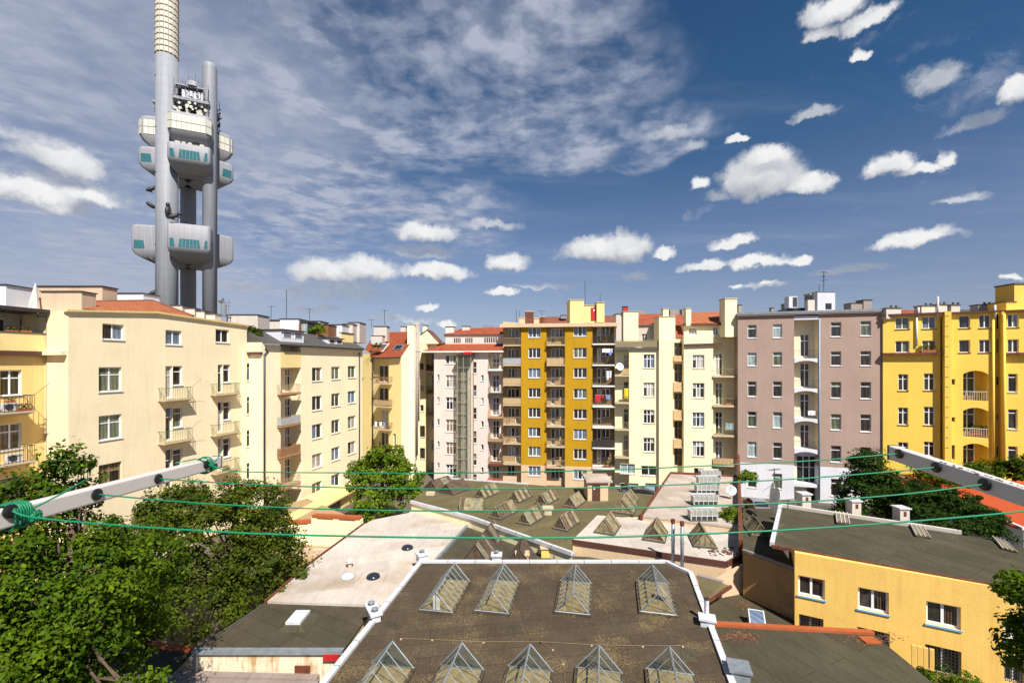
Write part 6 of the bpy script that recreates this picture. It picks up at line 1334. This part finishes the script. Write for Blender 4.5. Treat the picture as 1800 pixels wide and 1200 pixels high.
tree('large olive green tree beside the stained white roof', (-17.2, 28, 0), (-17.2, 28, 8.5), .4, [(-18.4, 27.5, 6.2, 4.3, 3.6, 4.0), (-15.6, 28.5, 4.4, 2.6, 3.2, 3.2), (-16.2, 28.5, 8.3, 1.9, 2.2, 1.8), (-20.2, 27.5, 8.2, 1.9, 2, 1.5), (-14.3, 28.6, 3.6, 1.2, 1.8, 1.7), (-18, 25.6, 3.4, 3.6, 2.4, 3.0), (-15.2, 29, 6.9, 1.6, 1.6, 1.3), (-21.5, 26, 5.2, 2.6, 2.6, 3.4)], 54000, .18, 'leaf_olive', 2, .6)
tree('bright green maple in the courtyard before the cream gable house', (-13.4, 47, 0), (-13.2, 47, 7), .3, [(-13.6, 47, 4.6, 3.3, 3, 3.5), (-12.8, 47, 7.0, 2.3, 2.2, 1.7), (-11.0, 46.5, 4.9, 2.0, 2, 2.0), (-15.6, 46.6, 5.7, 1.5, 1.6, 1.8), (-10.4, 46, 3.9, 1.2, 1.6, 1.2), (-13.8, 45.4, 2.6, 2.2, 1.6, 1.9)], 20000, .26, 'leaf_bright', 3, .55)
tree('dark ivy-clad tree in front of the white wall of the mauve house', (30.0, 39, 0), (30, 39, 8), .3, [(30.0, 39, 5.6, 1.9, 1.7, 2.6), (30.4, 39, 8.4, 1.4, 1.3, 1.3), (31.5, 38.6, 6.2, 1.7, 1.5, 2.2), (28.6, 38.6, 3.6, 1.4, 1.4, 1.6), (31.8, 37.6, 4.9, 1.5, 1.4, 1.8)], 26000, .2, 'leaf_ivy', 4, .55)
t = thing('ivy', 'thick ivy mat spilling over the back edge of the grey roof', 'ivy', (30, 32, 6.9)); leaves('foliage', t, [(*at(x, y, Y), r, r*.9, r*k) for x, y, Y, r, k in ((1570, 882, 34, 1.3, .8), (1605, 880, 33, 1.7, .75), (1645, 882, 32, 1.8, .75), (1685, 893, 30.5, 1.7, .7), (1722, 914, 28.8, 1.4, .65), (1748, 938, 27.2, .95, .6), (1660, 918, 28.6, 1.3, .5), (1622, 903, 30, 1.2, .6), (1625, 866, 35, 1.4, .7), (1700, 930, 27.4, .9, .4))], 42000, .15, 'leaf_ivy', 5, .3, shell=(.35, 1), flat=.7)
leaves('foliage', IVY1, [(IVY1.location.x+.25, IVY1.location.y+.6, 5.2, .9, 1.1, .7)], 2600, .13, 'leaf_bright', 6, .28, shell=(.2, 1))
tree('dark broadleaf tree cut off by the right edge in front of the orange house', (13.9, 11.5, 0), (13.9, 11.5, 11), .22, [(13.8, 11.5, 11.05, 1.1, 1.0, .65), (13.25, 11.5, 10.0, .65, .8, .6), (13.9, 11.5, 9.45, 1.15, 1.0, .95)], 6500, .14, 'leaf_dark', 7, .34)
tree('shrubs below the yellow house behind the drying rack arm', (45, 44, 0), (45, 44, 7), .25, [(42.3, 45.5, 5.9, 2.6, 1.6, 1.2), (46.8, 44.4, 6.3, 2.8, 1.8, 1.5), (49.6, 43.5, 6.9, 2.2, 1.8, 1.6)], 12000, .22, 'leaf_dark', 8, .5, name='shrub', cat='shrub')
t = thing('hedge', 'clipped green hedge under the orange house at the bottom right', 'hedge', (18.4, 19.8, 0)); leaves('foliage', t, [(17.6, 20.4, 2.4, 1.0, .8, 1.1), (18.6, 19.9, 2.5, 1.2, .9, 1.2), (19.8, 19.3, 2.6, 1.2, .9, 1.2)], 9000, .12, 'leaf_dark', 9, .35, shell=(.5, 1))
p = at(444, 597, 50.5); t = thing('potted_shrub', 'potted palm-like shrub on the small terrace beside the cream corner house', 'shrub', p); leaves('foliage', t, [(p.x, p.y, p.z+.7, .7, .6, .8), (p.x+.5, p.y, p.z+.4, .5, .5, .5)], 1500, .28, 'leaf_olive', 10, .35); b = MB(); b.tube([p+Vector((0, 0, -.35)), p+Vector((0, 0, .2))], [.2, .28], 8); b.build('pot', 'terracotta', t)
p = at(552, 588, 61); t = thing('potted_shrub', 'pale green shrub beside the timber screen on the white rooftop flat', 'shrub', p); leaves('foliage', t, [(p.x, p.y+1, p.z+.8, .8, .6, .9)], 1200, .25, 'leaf_bright', 12, .35); b = MB(); b.tube([p+Vector((0, 1, -.5)), p+Vector((0, 1, .2))], [.2, .28], 8); b.build('pot', 'terracotta', t)
for k, (px, Y, z, s) in enumerate(((760, 57, 0, 1.1), (1312, 45, 4.9, .7))):
    p = gp(px, Y, z); t = thing('shrub', ['low green bush at the foot of the narrow gabled house', 'weeds growing over the rusty wall top'][k], 'shrub', p); leaves('foliage', t, [(p.x, p.y, p.z+.7, s*1.3, s, s)], 1500, .2, 'leaf_bright', 13+k, .4)
# =================================================================== CLOTHES DRYING RACK
RK = thing('clothes_drying_rack', 'two pale grey window-mounted metal arms joined by four green cords', 'drying rack', (0, .8, CZ-.28))
def H3(x, Y, rel): return Vector((x, Y, CZ+rel))
def arm(x, sgn, Yf, relf, Yn, reln, h, w):
    b = MB(); prof = []
    for Y, rl in ((.02, reln+(relf-reln)*(.02-Yn)/(Yf-Yn)), (Yf, relf)):
        ring = []; r = .004
        for cx, cz, st in ((w-r, -r, 0), (r, -r, 90), (r, -h+r, 180), (w-r, -h+r, 270)):
            for k in range(4): a = R(st+30*k); ring.append(H3(x+sgn*(cx+r*math.cos(a)), Y, rl+cz+r*math.sin(a)))
        prof.append(ring)
    b.loft(prof); a = b.build('arm', 'arm_paint', RK, smooth=False)
    b = MB(); e = .004
    b.hexa([H3(x+sgn*q, Y, relf+z) for z in (-h-.001, .001) for q, Y in ((-.001, Yf+.0005), (w+.001, Yf+.0005), (w+.001, Yf+e), (-.001, Yf+e))]); b.build('end_cap', 'black_plastic', a)
    return a
aL = arm(-.9, -1, 1.409, -.285, .836, -.2597, .0345, .026); aR = arm(1.0, 1, 1.208, -.216, .889, -.243, .0368, .026)
def plug(x, sgn, px, py, a, r=.0105):
    Y = x*FP/(px-HX); c = at(px, py, Y); b = MB(); q = Vector((-sgn, 0, 0)); b.tube([c+q*.0005, c+q*.004, c+q*.006], [r*1.15, r*1.15, r*.85], 20); b.build('plug', 'black_plastic', a); return c+q*.006
l1 = plug(-.9, -1, 362, 816, aL); l2 = plug(-.9, -1, 277, 841, aL); l3 = plug(-.9, -1, 169, 868.5, aL, .0108); l4 = plug(-.9, -1, 16, 898, aL, .0108)
r1 = plug(1.0, 1, 1581.5, 797, aR); r2 = plug(1.0, 1, 1647, 821, aR); r3 = plug(1.0, 1, 1732, 851, aR, .0112); r4 = plug(1.0, 1, 1850, 893, aR)
def cord(a, b_, mids, r=.00165):
    """sagging cord through surveyed pixels"""
    pts = [a]
    for px, py in mids:
        t = (px-HX)/FP; s = (a.x-t*a.y)/((a.x-b_.x)-t*(a.y-b_.y)); Y = a.y+(b_.y-a.y)*s; pts.append(at(px, py, Y))
    pts.append(b_); out = []
    n = len(pts)
    for i in range(n-1):
        p0, p1, p2, p3 = pts[max(i-1, 0)], pts[i], pts[i+1], pts[min(i+2, n-1)]
        for k in range(12):
            t = k/12; out.append(.5*((2*p1)+(p2-p0)*t+(2*p0-5*p1+4*p2-p3)*t*t+(3*p1-p0-3*p2+p3)*t**3))
    out.append(pts[-1]); b = MB(); b.tube(out, r, 8); b.build('cord', 'cord_green', RK, smooth=True)
cord(l1, r1, [(420, 828), (600, 830.5), (780, 831), (950, 828.5), (1100, 824.5), (1300, 815.5), (1440, 808.5)])
cord(l2, r2, [(420, 850), (600, 856.5), (780, 859), (950, 858), (1100, 855), (1300, 846.5), (1440, 838.5), (1580, 827.5)])
cord(l3, r3, [(300, 880), (420, 888), (600, 895), (780, 897.5), (950, 896.5), (1100, 893), (1300, 886.5), (1440, 880), (1600, 867)])
cord(l4, r4, [(60, 909), (200, 922), (420, 936), (600, 941.5), (780, 944.5), (950, 945), (1100, 942.5), (1300, 935), (1440, 927.5), (1600, 916), (1740, 904)], .0018)
def coil(Y, z, turns, span, seed):
    rg = random.Random(seed); b = MB(); pts = []
    for k in range(turns*16):
        a = 2*math.pi*k/16; q = k/(turns*16)-.5; w = 1+.06*math.sin(k*.37+seed); pts.append(Vector((-.913+.0205*w*math.copysign(abs(math.cos(a))**.7, math.cos(a)), Y+span*q+.004*math.sin(k*.23), CZ+z+.0235*w*math.copysign(abs(math.sin(a))**.7, math.sin(a)))))
    b.tube(pts, .0018, 6)
    b.build('cord_wrap', 'cord_green', RK, smooth=True); b = MB(); c = Vector((-.889, Y+span*.5, CZ+z-.006)); pts = []
    for k in range(44): a = k*.83; pts.append(c+Vector((.003*math.sin(k*1.9), .007*math.cos(a)*(1+.3*math.sin(k*.7)), .009*math.sin(a*1.13))))
    b.tube(pts, .0018, 6); b.build('knot', 'cord_green', RK, smooth=True)
coil(.834, -.2772, 11, .034, 1); coil(1.352, -.300, 4, .02, 2)
for q_ in ((l4, ((.006, .03, -.004), (.02, .07, .012), (.02, .125, .028))), (l1, ((.004, 0, -.008), (.015, .02, .012), (.018, .035, .035))), (l1, ((.004, 0, .006), (-.016, -.03, .022), (-.03, -.09, .024)))):
    b = MB(); b.tube([q_[0]+Vector(v) for v in q_[1]], .0017, 6); b.build('loose_end', 'cord_green', RK, smooth=True)
b = MB(); rg = random.Random(3)
for k in range(16):
    Y = .885+.012*k+rg.uniform(-.003, .003); rl = -.216+(-.243+.216)*(Y-1.208)/(.889-1.208); c = H3(1.0+rg.uniform(.002, .009), Y, rl+.0006); s = rg.uniform(.003, .007); b.face([c+Vector((-s*.35, -s, 0)), c+Vector((s*.5, -s*.3, 0)), c+Vector((s*.2, s, 0)), c+Vector((-s*.5, s*.4, 0))])
b.build('scuff_marks', 'black_plastic', aR)
# =================================================================== CAMERA, SUN, SKY
cd = bpy.data.cameras.new('camera'); cam = bpy.data.objects.new('camera', cd); COL.objects.link(cam); sc.camera = cam
cam.location = (0, 0, CZ); cam.rotation_euler = (R(90), 0, 0); cd.sensor_width = 36; cd.lens = 16; cd.shift_y = 40/1800; cd.clip_end = 6000; cd.clip_start = .05
EL = 50; sv = Vector((.40, -.92, 0)).normalized()*math.cos(R(EL)); sv.z = math.sin(R(EL))
sd = bpy.data.lights.new('sun', 'SUN'); so = bpy.data.objects.new('sun', sd); COL.objects.link(so); sd.energy = 5.0; sd.angle = R(.53); sd.color = (1, .95, .87); so.rotation_euler = sv.to_track_quat('Z', 'Y').to_euler(); so.location = (20, -40, 60)
w = bpy.data.worlds.new('World'); sc.world = w; w.use_nodes = True; nt = w.node_tree; nt.nodes.clear(); lk = nt.links.new
out = nt.nodes.new('ShaderNodeOutputWorld'); bg = nt.nodes.new('ShaderNodeBackground'); lk(bg.outputs[0], out.inputs[0]); bg.inputs[1].default_value = .1
sky = nt.nodes.new('ShaderNodeTexSky'); sky.sky_type = 'NISHITA'; sky.sun_disc = False; sky.sun_elevation = R(EL); sky.sun_rotation = math.atan2(sv.x, sv.y); sky.ozone_density = 2.5; sky.dust_density = .6; sky.altitude = 300
def mth(op, a, b=None, c=None, clamp=False):
    n = nt.nodes.new('ShaderNodeMath'); n.operation = op; n.use_clamp = clamp
    for i, v in enumerate((a, b, c)):
        if v is None: continue
        if hasattr(v, 'links'): lk(v, n.inputs[i])
        else: n.inputs[i].default_value = v
    return n.outputs[0]
def vm(op, a, b=None, c=None):
    n = nt.nodes.new('ShaderNodeVectorMath'); n.operation = op
    for i, v in enumerate((a, b, c)):
        if v is None: continue
        if hasattr(v, 'links'): lk(v, n.inputs[i])
        else: n.inputs[i].default_value = v
    return n.outputs['Value'] if op == 'LENGTH' else n.outputs[0]
tc = nt.nodes.new('ShaderNodeTexCoord'); sx = nt.nodes.new('ShaderNodeSeparateXYZ'); lk(tc.outputs['Generated'], sx.inputs[0])
az = mth('ARCTAN2', sx.outputs[0], sx.outputs[1]); el = mth('ARCSINE', sx.outputs[2])
cb = nt.nodes.new('ShaderNodeCombineXYZ'); lk(az, cb.inputs[0]); lk(el, cb.inputs[1]); AE = cb.outputs[0]
def nz(v, s, d, r=.6, col=False):
    n = nt.nodes.new('ShaderNodeTexNoise'); n.inputs['Scale'].default_value = s; n.inputs['Detail'].default_value = d; n.inputs['Roughness'].default_value = r; lk(v, n.inputs['Vector']); return n.outputs['Color' if col else 'Fac']
def mr(v, a, b, c=0, d=1, smooth=True):
    n = nt.nodes.new('ShaderNodeMapRange'); n.interpolation_type = 'SMOOTHSTEP' if smooth else 'LINEAR'; lk(v, n.inputs[0]); n.inputs[1].default_value = a; n.inputs[2].default_value = b; n.inputs[3].default_value = c; n.inputs[4].default_value = d; return n.outputs[0]
def ae(px, py):
    X, Z = (px-HX)/FP, (HY-py)/FP; return math.atan(X), math.atan(Z/math.hypot(1, X))
def blobdist(v, L):
    acc = None
    for px, py, rx, ry in L:
        a, e = ae(px, py); a1, _ = ae(px+rx, py); a0, _ = ae(px-rx, py); _, e1 = ae(px, py-ry); _, e0 = ae(px, py+ry); ra, re = (a1-a0)/2, (e1-e0)/2
        q = vm('MULTIPLY_ADD', v, (1/ra, 1/re, 0), (-a/ra, -e/re, 0)); m = vm('MINIMUM', q, (1e6, 0, 0)); q = vm('MULTIPLY_ADD', m, (0, .7, 0), q); l = vm('LENGTH', q); acc = l if acc is None else mth('SMOOTH_MIN', acc, l, .25)
    return acc
CUM = [(110, 285, 72, 34), (60, 345, 110, 26), (160, 345, 50, 18), (575, 482, 55, 26), (645, 482, 60, 24), (750, 412, 56, 24), (765, 484, 62, 17), (890, 463, 36, 18), (885, 518, 26, 8), (755, 540, 20, 8), (790, 568, 18, 7),
       (1330, 318, 66, 48), (1345, 285, 45, 28), (1415, 325, 40, 24), (1232, 328, 19, 15), (1298, 240, 22, 9), (1050, 442, 66, 26), (1105, 438, 42, 30), (1168, 450, 17, 12), (1285, 431, 38, 13), (1237, 472, 34, 12), (1335, 466, 56, 14), (1400, 462, 26, 10), (1600, 424, 84, 19), (1297, 506, 14, 5), (1350, 497, 14, 5), (1565, 290, 50, 20), (1620, 294, 46, 14), (1664, 278, 24, 16), (1470, 22, 62, 34), (1525, 40, 50, 20), (1440, 65, 30, 16), (1510, 98, 20, 12), (1785, 162, 34, 26), (1783, 483, 20, 9)]
ctr_ = vm('SUBTRACT', nz(AE, 7, 4, .6, True), (.5, .5, .5)); wv = vm('MULTIPLY_ADD', ctr_, (.055, .05, 0), AE)
ctr2 = vm('SUBTRACT', nz(AE, 24, 5, .68, True), (.5, .5, .5)); wv = vm('MULTIPLY_ADD', ctr2, (.04, .036, 0), wv)
d0 = blobdist(wv, CUM); dn = mth('MULTIPLY_ADD', mth('SUBTRACT', nz(wv, 11, 6, .62), .5), 1.6, d0); dens = mth('MULTIPLY', mr(dn, 1.32, .70), mr(d0, 1.7, 1.2))
BIG = [b for b in CUM if b[2]*b[3] > 250]; wv2 = vm('ADD', wv, (.004, .020, 0)); d1 = blobdist(wv2, BIG)
lit = mr(mth('SUBTRACT', d1, d0), -.75, .75, 0, 1, False); lit = mth('MULTIPLY_ADD', lit, .85, mth('MULTIPLY_ADD', nz(wv, 18, 4, .65), .8, -.27), clamp=True)
FNT = [(740, 446, 75, 17), (610, 516, 100, 26), (1125, 485, 34, 11), (1690, 350, 50, 13), (1650, 145, 62, 36), (1720, 215, 60, 18), (1172, 236, 36, 20), (1265, 355, 26, 15), (1217, 258, 24, 16), (110, 330, 150, 40), (700, 560, 80, 8), (1430, 200, 40, 10), (1340, 505, 60, 8), (60, 250, 90, 18), (960, 505, 60, 8), (1480, 480, 70, 10), (560, 540, 70, 8), (860, 400, 50, 10), (420, 500, 60, 12)]
dF = mth('MULTIPLY_ADD', mth('SUBTRACT', nz(wv, 15, 5, .65), .5), 2.2, blobdist(wv, FNT)); densF = mr(dF, 1.25, .35, 0, .62); dens = mth('MAXIMUM', dens, mth('MULTIPLY', densF, mr(d0, .0, .9, 1, 1)))
# thin high clouds, laid out on a plane overhead
zz = mth('MAXIMUM', sx.outputs[2], .06); pl = nt.nodes.new('ShaderNodeCombineXYZ'); lk(mth('DIVIDE', sx.outputs[0], zz), pl.inputs[0]); lk(mth('DIVIDE', sx.outputs[1], zz), pl.inputs[1])
pw = vm('MULTIPLY_ADD', vm('SUBTRACT', nz(pl.outputs[0], 1.2, 4, .6, True), (.5, .5, .5)), (.28, .28, 0), pl.outputs[0])
HI = [(420, 60, 600, 340), (150, 250, 440, 340), (960, 130, 220, 230), (700, 230, 330, 150), (1080, 270, 170, 70), (1000, 20, 150, 90), (200, 480, 520, 140), (560, 380, 420, 120)]
wh = vm('MULTIPLY_ADD', vm('SUBTRACT', nz(AE, 3.2, 4, .6, True), (.5, .5, .5)), (.35, .3, 0), AE)
hm = mr(blobdist(wh, HI), 1.12, .55)
mot = mr(nz(pw, 6.5, 5, .58), .33, .68); broad = mr(nz(pw, 1.3, 5, .6), .34, .66)
veil = mr(blobdist(wh, [(260, 180, 560, 400), (150, 480, 560, 200)]), 1.2, .3, 0, .52)
high = mth('MULTIPLY', hm, mth('MULTIPLY_ADD', mth('MULTIPLY', mot, mth('MULTIPLY_ADD', broad, .5, .5)), .85, mth('MULTIPLY', broad, .45)), clamp=True)
WI = [(1700, 170, 170, 120), (1560, 60, 120, 60), (1230, 395, 30, 12), (1260, 418, 26, 10), (1600, 340, 160, 14)]
wis = mth('MULTIPLY', mr(blobdist(wh, WI), 1.1, .3), mr(nz(vm('MULTIPLY', wv, (1, 1.8, 0)), 9, 5, .65), .5, .78, 0, .6))
high = mth('MAXIMUM', high, mth('MULTIPLY_ADD', high, .45, veil), clamp=True); vs = mth('MAXIMUM', high, wis)
streak = mr(nz(vm('MULTIPLY', pw, (.35, 1.2, 0)), 1.3, 4, .6), .45, .85, 0, .3); vs = mth('MAXIMUM', vs, streak)
def mixw(f, a, b):
    n = nt.nodes.new('ShaderNodeMix'); n.data_type = 'RGBA'
    for s, v in ((0, f), (6, a), (7, b)):
        if hasattr(v, 'links'): lk(v, n.inputs[s])
        else: n.inputs[s].default_value = v
    return n.outputs[2]
sk = nt.nodes.new('ShaderNodeMix'); sk.data_type = 'RGBA'; sk.blend_type = 'MULTIPLY'; sk.inputs[0].default_value = 1; lk(sky.outputs[0], sk.inputs[6]); 
rp = nt.nodes.new('ShaderNodeValToRGB'); lk(mth('MULTIPLY', el, 1.0), rp.inputs[0]); e = rp.color_ramp.elements
for k in range(3): e.new(.5)
for k, (q_, c_) in enumerate(((0, (.42, .40, .52)), (.12, (.54, .48, .52)), (.24, (.54, .51, .55)), (.45, (.23, .40, .50)), (.8, (.18, .35, .46)))): e[k].position = q_; e[k].color = (*c_, 1)
lk(rp.outputs[0], sk.inputs[7])
base = sk.outputs[2]
c1_ = mixw(vs, base, (2.75, 3.0, 3.75, 1))
hcol = mixw(lit, (1.9, 2.1, 2.55, 1), (5.8, 5.8, 5.8, 1))
fin = mixw(mth('MULTIPLY', dens, .97), c1_, hcol)
lk(fin, bg.inputs[0])
vsn = sc.view_settings; vsn.view_transform = 'Standard'; vsn.look = 'None'; vsn.exposure = .66; vsn.gamma = 1
sc.cycles.max_bounces = 6; sc.cycles.transparent_max_bounces = 8; w.cycles.sampling_method = 'MANUAL'; w.cycles.sample_map_resolution = 512
